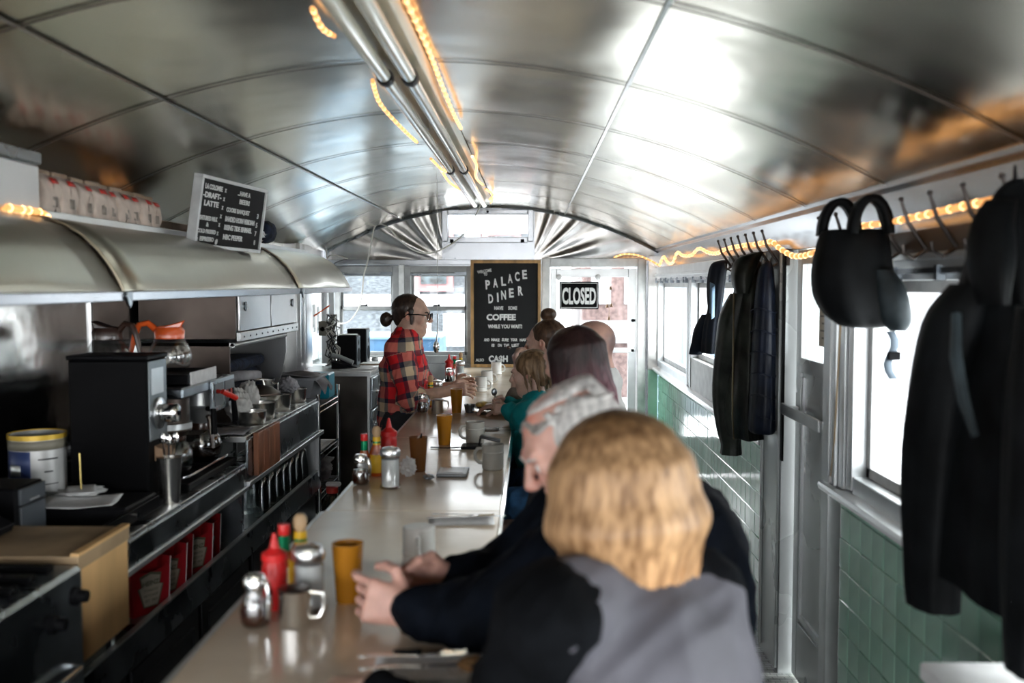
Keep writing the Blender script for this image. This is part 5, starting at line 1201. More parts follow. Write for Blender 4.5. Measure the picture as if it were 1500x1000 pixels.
# farthest group
put('syrup', 658, 561, 'glass syrup dispenser in the farthest condiment group', G['syrup'], -.4)
put('ketchup', 658, 556, 'red topped squeeze bottle in the farthest condiment group', G['ketchup'])
put('tabasco', 666, 551, 'pepper sauce bottle with red cap in the farthest condiment group', G['tabasco'])
put('hot', 675, 551, 'wooden stoppered hot sauce bottle in the farthest condiment group', G['hot'])
put('sugar', 674, 556, 'sugar dispenser in the farthest condiment group', G['sugar'])
put('cream', 677, 563, 'steel cream pitcher in the farthest condiment group', G['cream'], .2)
put('mug_up', 704, 573, 'nearest of the three far upturned white mugs', G['mug_up'], 0)
put('mug_up', 713, 563, 'middle of the three far upturned white mugs', G['mug_up'], 0)
put('mug_up', 727, 548, 'farthest upturned white mug under the welcome board', G['mug_up'], .3)
# napkins, cutlery, phone, wallet
def cutlery(kind, p, rz, lab, tilt=0, group=None):
    t = thing(kind, lab, kind, (0, 0, 0), group)
    MB().grid(lambda u, v: (-.10+.12*u, (v-.5)*(.012-.006*u), .003+.002*sin(3*u)), 8, 3).build('handle', M_chrome, t, solid=.0018)
    if kind == 'fork':
        q = MB(); q.grid(lambda u, v: (.02+.03*u, (v-.5)*(.006+.018*u), .005+.002*u), 4, 3)
        for k in range(4): q.tube([(.05, -.009+.006*k, .007), (.085, -.009+.006*k, .008), (.095, -.008+.0053*k, .010)], .0012, 5)
        q.build('tines', M_chrome, t, solid=.0012)
    elif kind == 'knife': MB().prism([(.02, -.004), (.11, -.009), (.12, -.002), (.115, .006), (.02, .006)], .003, .0045, 'z').build('blade', M_chrome, t)
    else: MB().grid(lambda u, v: (.045+.026*cos(2*pi*u)*v, .016*sin(2*pi*u)*v, .003+.006*v*v), 16, 4).build('bowl', M_chrome, t, solid=.0014)
    t.location = p; t.rotation_euler = (0, tilt, rz); return t
def napkin(p, w_, h_, rz, lab, layers=3, amp=.004, mt=None):
    t = thing('napkin', lab, 'napkin', p)
    for i in range(layers): 
        MB().grid(lambda u, v: ((u-.5)*w_*(1-.02*i), (v-.5)*h_*(1-.03*i), .001+.0032*i+amp*.5*(1+sin(6*u+i))*v*(1-v)), 10, 8).build('napkin_layer', mt or M_paper, t, solid=.0008, xf=Matrix.Translation(p))
    t.rotation_euler = (0, 0, rz); return t
p = at(628, 985, Z=CT); napkin((p.x, p.y, CT+.001), .20, .13, .05, 'white folded napkin with dark cutlery, bottom centre of the counter', 4, .006)
cutlery('knife', (p.x-.02, p.y-.015, CT+.014), .12, 'dark knife lying across the nearest napkin'); cutlery('fork', (p.x-.03, p.y+.03, CT+.016), .05, 'fork lying on the nearest napkin')
q_ = at(600, 968, Z=CT); o = MB().tube([q_+Vector((-.03, .02, .008)), q_+Vector((.02, -.005, .02))], .006, 8).build('black_pen', M_blackp); tag(o, 'black pen resting against the nearest napkin', 'pen')
p = at(722, 988, Z=CT); t = thing('food_plate', 'plate of browned food at the bottom edge beside the woman', 'plate', (p.x-.02, p.y, CT))
MB().lathe([(0, .0008), (.03, .0008), (.048, .012), (.046, .014), (.03, .004), (0, .004)], (p.x-.035, p.y, CT), 24).build('plate_disc', M_white2, t)
crumple('hash', (p.x-.035, p.y, CT+.018), (.03, .03, .014), mat('browned potato', (.45, .25, .10), .7, var=.3, scale=60), par=t, seed=4, nu=24, nv=16, flat=.9)
p = at(676, 764, Z=CT); napkin((p.x, p.y, CT+.001), .19, .10, .08, 'white napkin with cutlery at mid counter beyond the old man', 2)
cutlery('fork', (p.x, p.y, CT+.010), .1, 'fork on the napkin beyond the old man'); cutlery('knife', (p.x+.01, p.y+.03, CT+.010), -.1, 'knife on the napkin beyond the old man')
crumple('crumpled_napkin', tuple(at(598, 698, Z=CT)+Vector((0, 0, .036))), (.032, .032, .036), M_paper, 'crumpled white napkin ball beside the brown tumbler', 'napkin', 31, flat=.95)
p = at(662, 693, Z=CT); t = thing('phone_case', 'grey smartphone in a silver case lying on the counter', 'phone', (p.x, p.y, CT))
MB().cham(p.x-.05, p.x+.06, p.y-.08, p.y+.06, CT+.001, CT+.013, .003).build('case_shell', mat('grey phone case', (.16, .17, .18), .35, .3), t); MB().box(p.x-.035, p.x+.045, p.y-.06, p.y+.045, CT+.0131, CT+.0145).build('phone_screen', mat('pale reflective screen', (.45, .46, .47), .08), t)
p = at(628, 702, Z=CT); crumple('keys', (p.x, p.y, CT+.010), (.022, .035, .009), M_steeld, 'small bunch of dark keys beside the grey phone', 'keys', 2, 20, 12, .3, flat=.9)
p = at(707, 657, Z=CT); t = thing('wallet', 'black folded leather wallet propped open between two mugs', 'wallet', (p.x, p.y, CT))
MB().cham(p.x-.09, p.x+.03, p.y-.03, p.y+.06, CT+.001, CT+.014, .003).build('flat_half', M_blackp, t)
MB().add([(p.x-.01, p.y-.04, CT+.055), (p.x+.075, p.y-.04, CT+.035), (p.x+.075, p.y+.05, CT+.03), (p.x-.005, p.y+.05, CT+.05), (p.x-.015, p.y, CT+.014)], [(0, 1, 2, 3), (0, 3, 4)]).build('raised_flap', mat('grey black leather', (.05, .05, .052), .5), t, solid=.008)
MB().tube([(p.x-.09, p.y, CT+.006), (p.x-.15, p.y-.01, CT+.004), (p.x-.22, p.y+.01, CT+.004)], .003, 6).build('strap', M_blackp, t)
# plates with omelette near the child
p = at(716, 604, Z=CT); t = thing('breakfast_plate', 'stacked steel rimmed plates with an omelette in front of the child', 'plate', (p.x, p.y, CT))
MB().lathe([(0, .0008), (.07, .0008), (.105, .014), (.103, .017), (.07, .006), (0, .006)], (p.x, p.y, CT), 32).build('lower_plate', M_pot, t)
MB().lathe([(0, .018), (.06, .018), (.09, .034), (.088, .037), (.06, .024), (0, .024)], (p.x, p.y+.01, CT), 32).build('upper_plate', M_bcol, t)
MB().sph((p.x-.035, p.y, CT+.043), (.038, .05, .018), 18, 12).sph((p.x+.035, p.y+.01, CT+.043), (.036, .05, .018), 18, 12).build('omelette', mat('golden omelette', (.62, .42, .10), .5, var=.25, scale=30, bump=.3, bscale=60), t)
p = at(688, 604, Z=CT); t = thing('sauce_cup', 'small dark ribbed sauce cup left of the omelette plate', 'cup', (p.x, p.y, CT))
MB().lathe([(0, .0008), (.022, .0008), (.032, .045), (.030, .045), (.020, .006), (0, .006)], (p.x, p.y, CT), 16).build('cup_body', M_steeld, t)
p = at(700, 629, Z=CT); napkin((p.x+.02, p.y, CT+.001), .16, .10, .0, 'white napkin lying before the grey mug at mid counter', 2)
p = at(742, 640, Z=CT); 
for i, (px, py) in enumerate(((722, 630), (725, 634))):
    p = at(px, py, Z=CT); cutlery(('fork', 'knife')[i], (p.x, p.y, CT+.006+.003*i), .05+.1*i, ('fork lying right of the mid counter napkin', 'knife lying next to the fork behind the grey mug')[i])
# white ledge, bottom right
t = thing('side_table', 'white topped side table at the bottom right corner', 'table', (.92, 1.7, 0))
MB().cham(.765, 1.03, 1.25, 1.92, .885, .92, .004).build('table_top', M_white, t)
MB().box(.78, 1.02, 1.27, 1.29, .0, .884).build('leg_panel', M_galv, t)
MB().box(.78, 1.02, 1.88, 1.9, .0, .884).build('leg_panel', M_galv, t)
# ================================================================ COATS
def loft(sec, folds=7, amp=.08, seed=0, n=56, name='body', m=None, par=None, sub=4, gather=None):
    rr = random.Random(seed); ph = [rr.uniform(0, 6) for _ in range(4)]; rings = []
    S_ = [Vector(s_[:3]).to_tuple()+tuple(s_[3:5]) for s_ in sec]; full = []
    for i in range(len(S_)-1):
        for k in range(sub):
            t = k/sub; p0, p1, p2, p3 = [S_[max(0, min(len(S_)-1, i+j))] for j in (-1, 0, 1, 2)]
            full.append([.5*((2*b)+(c-a)*t+(2*a-5*b+4*c-d)*t*t+(3*b-a-3*c+d)*t**3) for a, b, c, d in zip(p0, p1, p2, p3)])
    full.append(list(S_[-1])); vs = []; fs = []; L_ = len(full)
    for i, (x, y, z, rx, ry) in enumerate(full):
        rx = max(rx, .004); ry = max(ry, .004); v = i/(L_-1)
        for k in range(n):
            q = 2*pi*k/n
            f = 1+amp*(.25+.75*v)*(sin(folds*q+ph[0]+1.6*sin(3*v+ph[1]))*.6+.4*sin((folds*2-1)*q+ph[2]+5*v)+.35*sin(14*v+2*q+ph[3]))
            vs.append((x+rx*f*cos(q), y+ry*f*sin(q), z))
    for i in range(L_-1):
        for k in range(n):
            k2 = (k+1) % n; fs.append((i*n+k, i*n+k2, (i+1)*n+k2, (i+1)*n+k))
    fs += [tuple(range(n-1, -1, -1)), tuple(range((L_-1)*n, L_*n))]
    return MB().add(vs, fs).build(name, m, par, smooth=1.1)
M_coatb = mat('black shell fabric', (.004, .0048, .0055), .6, 0, var=.2, scale=12, bump=.15, bscale=30, spec=.12)
M_coatb2 = mat('charcoal panel fabric', (.03, .04, .045), .5, 0, var=.2, scale=12, spec=.2)
M_coatg = mat('dark olive waxed cloth', (.016, .019, .015), .42, 0, var=.35, scale=9, bump=.2, bscale=25, spec=.2)
M_coatn = mat('navy quilted nylon', (.006, .010, .022), .4, 0, var=.2, bump=.3, bscale=18, spec=.2)
M_jersey = mat('navy jersey', (.006, .011, .022), .9, 0, var=.2, bump=.1, bscale=90)
t = thing('black_coat', 'large black winter coat hanging on the near rack, right edge', 'coat', (.95, 2.1, 1.86))
loft([(1.0, 2.07, 1.875, .012, .02), (.99, 2.07, 1.85, .03, .03), (.975, 2.07, 1.79, .04, .06), (.965, 2.07, 1.70, .055, .095), (.96, 2.07, 1.58, .07, .145), (.955, 2.05, 1.42, .085, .25), (.95, 2.03, 1.25, .09, .31), (.945, 2.02, 1.12, .095, .36), (.945, 1.99, 1.05, .095, .36)], 7, .10, 3, name='coat_body', m=M_coatb, par=t)
loft([(.90, 2.04, 1.66, .04, .05), (.875, 2.06, 1.58, .06, .085), (.862, 2.09, 1.40, .065, .09), (.862, 2.115, 1.22, .062, .085), (.868, 2.12, 1.06, .056, .072), (.872, 2.12, .965, .05, .062)], 5, .07, 6, name='sleeve', m=M_coatb, par=t)
loft([(.93, 1.80, 1.62, .05, .06), (.90, 1.74, 1.45, .06, .08), (.89, 1.72, 1.2, .058, .075), (.89, 1.72, .98, .05, .06)], 5, .07, 9, name='sleeve', m=M_coatb, par=t)
loft([(.95, 2.03, 1.83, .03, .025), (.925, 2.01, 1.78, .04, .045), (.91, 1.98, 1.70, .04, .06), (.905, 1.96, 1.62, .02, .06)], 4, .06, 12, name='collar', m=M_coatb, par=t)
MB().tube([(.845, 1.98, 1.60), (.825, 1.93, 1.52), (.82, 1.88, 1.44), (.825, 1.84, 1.38)], [.010, .012, .012, .008], 8).build('grey_piping', M_coatb2, t)
MB().tube([(1.0, 2.07, 1.865), (.99, 2.06, 1.90), (.985, 2.05, 1.868)], .003, 6).build('hanging_loop', M_blackp, t)
t = thing('olive_jacket', 'dark olive waxed jacket hanging on the far rack', 'jacket', (.96, 4.45, 1.8))
loft([(1.0, 4.42, 1.76, .012, .02), (.985, 4.42, 1.735, .04, .05), (.97, 4.43, 1.69, .05, .08), (.965, 4.44, 1.60, .062, .13), (.955, 4.46, 1.45, .075, .19), (.95, 4.47, 1.25, .08, .22), (.95, 4.47, 1.08, .08, .23), (.955, 4.46, .985, .075, .22)], 6, .09, 15, name='jacket_body', m=M_coatg, par=t)
loft([(.93, 4.40, 1.62, .045, .06), (.905, 4.42, 1.52, .062, .085), (.895, 4.45, 1.35, .066, .09), (.893, 4.48, 1.16, .066, .085), (.90, 4.46, 1.0, .056, .07), (.905, 4.45, .94, .045, .055), (.905, 4.45, .895, .047, .057)], 5, .08, 18, name='sleeve', m=M_coatg, par=t)
loft([(1.0, 4.36, 1.80, .02, .03), (.955, 4.37, 1.77, .05, .05), (.93, 4.37, 1.70, .05, .075), (.925, 4.35, 1.62, .03, .06)], 4, .05, 19, name='collar', m=M_coatg, par=t)
MB().tube([(.885, 4.33, 1.62), (.875, 4.28, 1.4), (.873, 4.27, 1.1), (.88, 4.27, .99)], .004, 6).build('front_zip', mat('brass zip', (.10, .08, .045), .35, .8), t)
MB().cham(.905, .945, 4.315, 4.318, 1.70, 1.725, .0005).build('neck_label', M_paper, t)
t = thing('navy_jacket', 'navy quilted jacket hanging nearest the post beside the olive jacket', 'jacket', (1.0, 4.2, 1.8))
loft([(1.01, 4.24, 1.755, .012, .02), (1.0, 4.23, 1.72, .03, .04), (.995, 4.22, 1.62, .04, .06), (.99, 4.21, 1.45, .045, .075), (.985, 4.20, 1.2, .05, .08), (.985, 4.20, 1.06, .055, .08), (.985, 4.20, 1.03, .045, .07)], 6, .06, 25, name='jacket_body', m=M_coatn, par=t)
for i in range(6):
    z = 1.1+i*.09; MB().tube([(.985+(.051)*cos(q), 4.20+.083*sin(q), z+.01*sin(2*q)) for q in [pi*2*k/20 for k in range(21)]], .003, 5).build('quilt_seam', M_coatn, t)
t = thing('navy_hoodie', 'small navy hooded sweatshirt hanging on the farthest hook', 'hoodie', (.97, 5.2, 1.8))
loft([(1.01, 5.2, 1.785, .012, .02), (.985, 5.2, 1.765, .04, .06), (.975, 5.22, 1.69, .045, .09), (.97, 5.22, 1.60, .04, .085), (.965, 5.2, 1.53, .035, .07), (.955, 5.2, 1.46, .045, .09), (.95, 5.2, 1.35, .05, .10), (.95, 5.2, 1.30, .05, .10)], 6, .10, 29, name='hoodie_body', m=M_jersey, par=t)
loft([(.935, 5.24, 1.50, .03, .05), (.91, 5.27, 1.42, .04, .055), (.895, 5.30, 1.33, .037, .05), (.885, 5.31, 1.285, .034, .045)], 4, .07, 30, name='sleeve', m=M_jersey, par=t)
MB().grid(lambda u, v: (.925+.02*sin(pi*u), 5.08+.05*u, 1.64-.16*v+.03*u), 6, 6).build('blue_lining', mat('pale blue lining', (.22, .34, .48), .7), t, solid=.003)
t = thing('black_backpack', 'soft black backpack hanging by its straps from the near rack', 'backpack', (.93, 2.85, 1.7))
loft([(.93, 2.86, 1.815, .075, .06), (.925, 2.86, 1.80, .095, .075), (.92, 2.86, 1.72, .108, .09), (.925, 2.86, 1.64, .108, .10), (.94, 2.86, 1.58, .10, .095), (.955, 2.85, 1.545, .075, .07), (.955, 2.85, 1.535, .03, .03)], 4, .12, 40, name='pack_body', m=M_coatb, par=t)
loft([(.985, 2.80, 1.70, .03, .03), (1.005, 2.79, 1.64, .045, .05), (1.02, 2.78, 1.56, .04, .05), (1.025, 2.78, 1.53, .02, .03)], 4, .05, 44, name='side_pocket', m=M_coatb2, par=t)
for (x, y) in ((.905, 2.92), (.955, 2.80)):
    MB().add(*(lambda P: ([p for a in P for p in ((a[0]-.0, a[1]-.024, a[2]), (a[0]+.0, a[1]+.024, a[2]))], [(2*i, 2*i+1, 2*i+3, 2*i+2) for i in range(len(P)-1)]))([(x+.05*cos(q)-.005, y, 1.80+.10*max(0, sin(q))+(0 if sin(q) >= 0 else .0)) for q in [pi*k/10 for k in range(11)]])).build('padded_strap', M_coatb, t, solid=.022, bevel=.006)
MB().add([(.985+.012*sin(i*1.1), 2.76-.004*i, 1.53-.022*i) for i in range(7) for _ in (0,)]+[(1.010+.012*sin(i*1.1), 2.76-.004*i, 1.53-.022*i) for i in range(7)], [(i, i+1, i+8, i+7) for i in range(6)]).build('web_strap', mat('grey blue webbing', (.14, .18, .22), .7), t, solid=.003)
MB().cham(.985, 1.02, 2.735, 2.75, 1.45, 1.475, .003).build('buckle', M_blackp, t)
# ================================================================ PEOPLE
class SDF:
    def __init__(s, lo, hi, h):
        s.lo = np.array(lo, float); s.h = h
        s.n = np.maximum(2, np.ceil((np.array(hi)-s.lo)/h).astype(int)+1)
        s.v = np.full(s.n, .2, np.float32)
    def win(s, lo, hi, pad):
        a = np.clip(np.floor((np.array(lo)-pad-s.lo)/s.h).astype(int), 0, s.n-1); b = np.clip(np.ceil((np.array(hi)+pad-s.lo)/s.h).astype(int)+1, 1, s.n)
        if np.any(b <= a): return None
        g = [(s.lo[i]+s.h*np.arange(a[i], b[i])).astype(np.float32) for i in range(3)]
        return (slice(a[0], b[0]), slice(a[1], b[1]), slice(a[2], b[2])), np.meshgrid(*g, indexing='ij')
    def put(s, sl, d, k, op):
        o = s.v[sl]
        if op == 'add':
            if k > 0:
                hh = np.maximum(k-np.abs(o-d), 0)/k; s.v[sl] = np.minimum(o, d)-hh*hh*k*.25
            else: s.v[sl] = np.minimum(o, d)
        else:
            d = -d; hh = np.maximum(k-np.abs(o-d), 0)/max(k, 1e-6); s.v[sl] = np.maximum(o, d)+hh*hh*k*.25
    def cap(s, a, b, ra, rb=None, k=.02, op='add', sq=None):
        rb = ra if rb is None else rb; a = np.array(a, float); b = np.array(b, float); R = max(ra, rb)
        w_ = s.win(np.minimum(a, b)-R, np.maximum(a, b)+R, k+s.h*3)
        if w_ is None: return
        sl, (x, y, z) = w_; ab = b-a; L2 = max(ab.dot(ab), 1e-9)
        t = np.clip(((x-a[0])*ab[0]+(y-a[1])*ab[1]+(z-a[2])*ab[2])/L2, 0, 1)
        dx, dy, dz = x-a[0]-t*ab[0], y-a[1]-t*ab[1], z-a[2]-t*ab[2]
        if sq is not None:      # flatten along unit direction sq[0] by factor sq[1] (>1 thinner)
            n = np.array(sq[0], float); n /= np.linalg.norm(n); q = dx*n[0]+dy*n[1]+dz*n[2]; f = sq[1]-1
            dx, dy, dz = dx+f*q*n[0], dy+f*q*n[1], dz+f*q*n[2]
        s.put(sl, np.sqrt(dx*dx+dy*dy+dz*dz)-(ra+(rb-ra)*t), k, op)
    def ell(s, c, r, M=None, k=.02, op='add'):
        c = np.array(c, float); r = np.array(r, float); R = r.max()
        w_ = s.win(c-R, c+R, k+s.h*3)
        if w_ is None: return
        sl, (x, y, z) = w_; x, y, z = x-c[0], y-c[1], z-c[2]
        if M is not None:
            M = np.array(M); x, y, z = M[0, 0]*x+M[1, 0]*y+M[2, 0]*z, M[0, 1]*x+M[1, 1]*y+M[2, 1]*z, M[0, 2]*x+M[1, 2]*y+M[2, 2]*z
        k0 = np.sqrt((x/r[0])**2+(y/r[1])**2+(z/r[2])**2); k1 = np.sqrt((x/r[0]**2)**2+(y/r[1]**2)**2+(z/r[2]**2)**2)
        s.put(sl, k0*(k0-1)/np.maximum(k1, 1e-6), k, op)
    def noise(s, amp, freq, seed=0, axis=None):
        rs = np.random.RandomState(seed); g = [(s.lo[i]+s.h*np.arange(s.n[i])).astype(np.float32) for i in range(3)]
        X, Y, Z = g[0][:, None, None], g[1][None, :, None], g[2][None, None, :]
        for i in range(5):
            k = rs.normal(size=3)*freq*(1+.4*i)
            if axis is not None: k = k*np.array(axis)
            s.v += amp/(1+.35*i)*(np.abs(np.sin(X*k[0]+Y*k[1]+Z*k[2]+rs.uniform(0, 6)+1.3*np.sin(X*k[1]*.6+Z*k[0]*.6))).astype(np.float32)-.6)
    def cut(s, p, n):     # keep the side the normal points to
        g = [(s.lo[i]+s.h*np.arange(s.n[i])).astype(np.float32) for i in range(3)]
        n = np.array(n, float); n /= np.linalg.norm(n)
        d = (g[0][:, None, None]-p[0])*n[0]+(g[1][None, :, None]-p[1])*n[1]+(g[2][None, None, :]-p[2])*n[2]
        s.v = np.maximum(s.v, -d.astype(np.float32))
    def mesh(s):
        v = s.v; v[0] = v[-1] = .2; v[:, 0] = v[:, -1] = .2; v[:, :, 0] = v[:, :, -1] = .2
        ins = v < 0; n = np.array(v.shape)-1
        cnt = np.zeros(n, np.int8); pos = np.zeros((*n, 3), np.float32); c = np.zeros(n, np.float32)
        cor = {}
        for i in (0, 1):
            for j in (0, 1):
                for k in (0, 1): cor[i, j, k] = (slice(i, i+n[0]), slice(j, j+n[1]), slice(k, k+n[2])); cnt += ins[cor[i, j, k]]
        act = np.argwhere((cnt > 0) & (cnt < 8)); A = tuple(act.T); m = len(act)
        P = np.zeros((m, 3)); W_ = np.zeros(m)
        for a0 in cor:
            for ax in range(3):
                if a0[ax] == 1: continue
                a1 = tuple(1 if q == ax else a0[q] for q in range(3))
                v0 = v[A[0]+a0[0], A[1]+a0[1], A[2]+a0[2]]; v1 = v[A[0]+a1[0], A[1]+a1[1], A[2]+a1[2]]
                cr = (v0 < 0) != (v1 < 0); t = np.where(cr, v0/np.where(cr, v0-v1, 1), 0)
                pt = np.tile(np.array(a0, float), (m, 1)); pt[:, ax] += t; P += pt*cr[:, None]; W_ += cr
        V = s.lo+s.h*(act+P/W_[:, None])
        idx = -np.ones(n, np.int64); idx[A] = np.arange(m); F = []
        for ax in range(3):
            b_, c_ = (ax+1) % 3, (ax+2) % 3
            s0 = [slice(0, x) for x in v.shape]; s1 = list(s0); s0[ax] = slice(0, v.shape[ax]-1); s1[ax] = slice(1, v.shape[ax])
            i0, i1 = ins[tuple(s0)], ins[tuple(s1)]; E = np.argwhere(i0 != i1); fl = i0[tuple(E.T)]
            ok = (E[:, b_] > 0) & (E[:, c_] > 0) & (E[:, b_] < n[b_]) & (E[:, c_] < n[c_]); E = E[ok]; fl = fl[ok]
            def g(db, dc):
                q = E.copy(); q[:, b_] += db; q[:, c_] += dc; return idx[tuple(q.T)]
            Q = np.stack([g(0, 0), g(-1, 0), g(-1, -1), g(0, -1)], 1); Q[~fl] = Q[~fl][:, ::-1]; F.append(Q)
        return V, np.concatenate(F)
    def build(s, name, m, parent=None, color=None, uv=None):
        V, F = s.mesh(); off = np.array(wloc(parent)); me = bpy.data.meshes.new(name)
        me.vertices.add(len(V)); me.vertices.foreach_set('co', (V-off).astype(np.float32).ravel())
        me.loops.add(F.size); me.loops.foreach_set('vertex_index', F.ravel().astype(np.int32))
        me.polygons.add(len(F)); me.polygons.foreach_set('loop_start', np.arange(0, F.size, 4, dtype=np.int32)); me.polygons.foreach_set('loop_total', np.full(len(F), 4, np.int32))
        me.polygons.foreach_set('use_smooth', np.ones(len(F), bool)); me.update(calc_edges=True); me.validate()
        if m: me.materials.append(m)
        if color is not None:
            c = color(V); a = me.attributes.new('tint', 'FLOAT_COLOR', 'POINT'); a.data.foreach_set('color', np.concatenate([c, np.ones((len(V), 1))], 1).astype(np.float32).ravel())
        if uv is not None:
            c = uv(V); a = me.attributes.new('cloth_uv', 'FLOAT_VECTOR', 'POINT'); a.data.foreach_set('vector', np.concatenate([c, np.zeros((len(V), 1))], 1).astype(np.float32).ravel())
        o = bpy.data.objects.new(name, me); COL.objects.link(o); o.parent = parent; return o
V3 = lambda *a: np.array(a, float)
def nrm(a): a = np.array(a, float); return a/np.linalg.norm(a)
def hframe(fwd, up=(0, 0, 1)):
    f = nrm(fwd); r = nrm(np.cross(f, up)); u = np.cross(r, f); return np.stack([r, f, u], 1)     # columns: right, forward, up
def skinmat(name, c, c2=None): return mat(name, c, .48, 0, var=.05, scale=30, col2=c2, sss=.12, attr='tint', bump=.05, bscale=180)
def head(S, c, M, s=1.0, nose=1.0, jaw=1.0):
    P = lambda x, y, z: c+M@(V3(x, y, z)*s)
    S.ell(P(0, -.012, .032), V3(.074, .094, .082)*s, M, .02); S.ell(P(0, .020, -.035), V3(.058*jaw, .066, .075)*s, M, .03)
    S.ell(P(0, .061, -.086), V3(.028*jaw, .026, .022)*s, M, .025); S.cap(P(-.045*jaw, .0, -.06), P(.0, .05, -.09), .022*s, .02*s, .03); S.cap(P(.045*jaw, .0, -.06), P(0, .05, -.09), .022*s, .02*s, .03)
    S.cap(P(-.034, .078, .030), P(.034, .078, .030), .012*s, .012*s, .02)
    for q in (-1, 1):
        S.ell(P(q*.031, .092, .006), V3(.017, .014, .012)*s, M, .012, 'sub'); S.ell(P(q*.031, .073, .006), V3(.0135, .0135, .0125)*s, M, .003)
        S.ell(P(q*.042, .062, -.022), V3(.020, .018, .018)*s, M, .02)
        S.ell(P(q*.076, -.008, -.002), V3(.008, .017, .030)*s, M, .008); S.ell(P(q*.080, -.004, .004), V3(.006, .008, .014)*s, M, .006, 'sub')
    S.cap(P(0, .086, .022), P(0, .112*nose, -.018), .0075*s, .011*s, .010); S.ell(P(0, .102*nose, -.024), V3(.016, .013, .009)*s, M, .006)
    S.cap(P(-.018, .081, -.049), P(.018, .081, -.049), .0075*s, .0075*s, .006); S.cap(P(-.015, .080, -.060), P(.015, .080, -.060), .008*s, .008*s, .006)
    S.cap(P(-.02, .091, -.0545), P(.02, .091, -.0545), .002*s, .002*s, .004, 'sub')
def neck(S, c, M, base, r=.055, s=1): S.cap(c+M@(V3(0, -.022, -.055)*s), base, r*s, r*1.08*s, .03)
def face_tint(c, M, s, lip=(1, .62, .62), stub=None, extra=None):
    def f(V):
        L = (V-c)@M/s; t = np.ones((len(V), 3))
        def blend(ctr, r, col, soft=.4):
            d = np.sqrt((((L-np.array(ctr))/np.array(r))**2).sum(1)); w_ = np.clip((1-d)/soft, 0, 1)[:, None]; t[:] = t*(1-w_)+np.array(col)*w_
        for q in (-1, 1): blend((q*.045, .07, -.022), (.022, .03, .02), (1.02, .82, .80), .9); blend((q*.082, -.005, 0), (.012, .03, .035), (1.05, .72, .68), .8)
        if stub: blend((0, .06, -.07), (.065, .07, .035), stub, .6)
        blend((0, .105, -.022), (.02, .02, .014), (1.05, .75, .72), .9); blend((0, .084, -.055), (.024, .014, .013), lip)
        if extra: extra(L, blend)
        return t
    return f
def eyes(c, M, s, par, iris=(.12, .08, .05), brow=(.06, .04, .03), lids=True):
    P = lambda x, y, z: c+M@(V3(x, y, z)*s)
    q = MB(); b = MB(); w_ = MB()
    for k in (-1, 1):
        w_.sph(P(k*.031, .0765, .006), .0112*s, 12, 8); q.sph(P(k*.0312, .0845, .0055), .0046*s, 10, 6)
        b.tube([P(k*.016, .0925, .024), P(k*.032, .0915, .030), P(k*.047, .0815, .026)], [.003*s, .0036*s, .002*s], 6)
    w_.build('eyeball', mat('eye white', (.75, .73, .70), .2) if 'eye white' not in MATS else MATS['eye white'], par)
    q.build('iris', mat('iris brown', iris, .1) if 'iris brown' not in MATS else MATS['iris brown'], par)
    b.build('eyebrow', mat('eyebrow hair %s' % par.name, brow, .8), par)
def hand(S, w, d, n, th, curl=(.5, .5, .5, .5), s=1, tcurl=.4, k=.006, point=None, sp=.0):
    """w wrist, d direction of the palm, n palm normal (palm side), th towards the thumb"""
    d = nrm(d); n = nrm(np.array(n)-d*np.dot(n, d)); t = nrm(np.array(th)-d*np.dot(th, d)-n*np.dot(th, n)); w = np.array(w, float); out = []
    P = lambda a, b, c: w+(d*a+t*b+n*c)*s
    S.cap(P(-.03, 0, 0), P(.012, 0, 0), .026*s, .026*s, .015, sq=(n, 1.25))
    for b in (-.026, -.009, .010, .026): S.cap(P(.01, b*.7, 0), P(.075, b*1.15, -.002), .0155*s, .0125*s, .012)
    S.ell(P(.035, .024, .010), V3(.018, .018, .018)*s, None, .012)
    lens = ((.036, .022, .018), (.042, .026, .020), (.045, .028, .020), (.041, .025, .019))
    for i, b in enumerate((-.032, -.0115, .0105, .031)):
        L = lens[i]; p = P(.078, b, -.001); a = curl[i]*.8+.1; dirv = d; r = (.0088 if i else .0078)*s
        for j in range(3):
            ang = a*(1, 2.1, 2.9)[j]; q = d*cos(ang)+n*sin(ang)+t*(b*2.0*sp); q = nrm(q); p2 = p+q*L[j]*s
            S.cap(p, p2, r*(1-.08*j), r*(.93-.08*j), k); p = p2
        out.append(p)
    p = P(.018, .028, .008); dirs = [nrm(d*.62+t*.75+n*.25), nrm(d*.80+t*.35*(1-tcurl)+n*(.35+tcurl*.5)), nrm(d*.9+t*(-.1-.3*tcurl)+n*(.3+tcurl*.5))]
    for j, (L, q) in enumerate(zip((.042, .034, .026), dirs)):
        p2 = p+q*L*s; S.cap(p, p2, (.0125-.0015*j)*s, (.0115-.0015*j)*s, k); p = p2
    out.append(p); return out
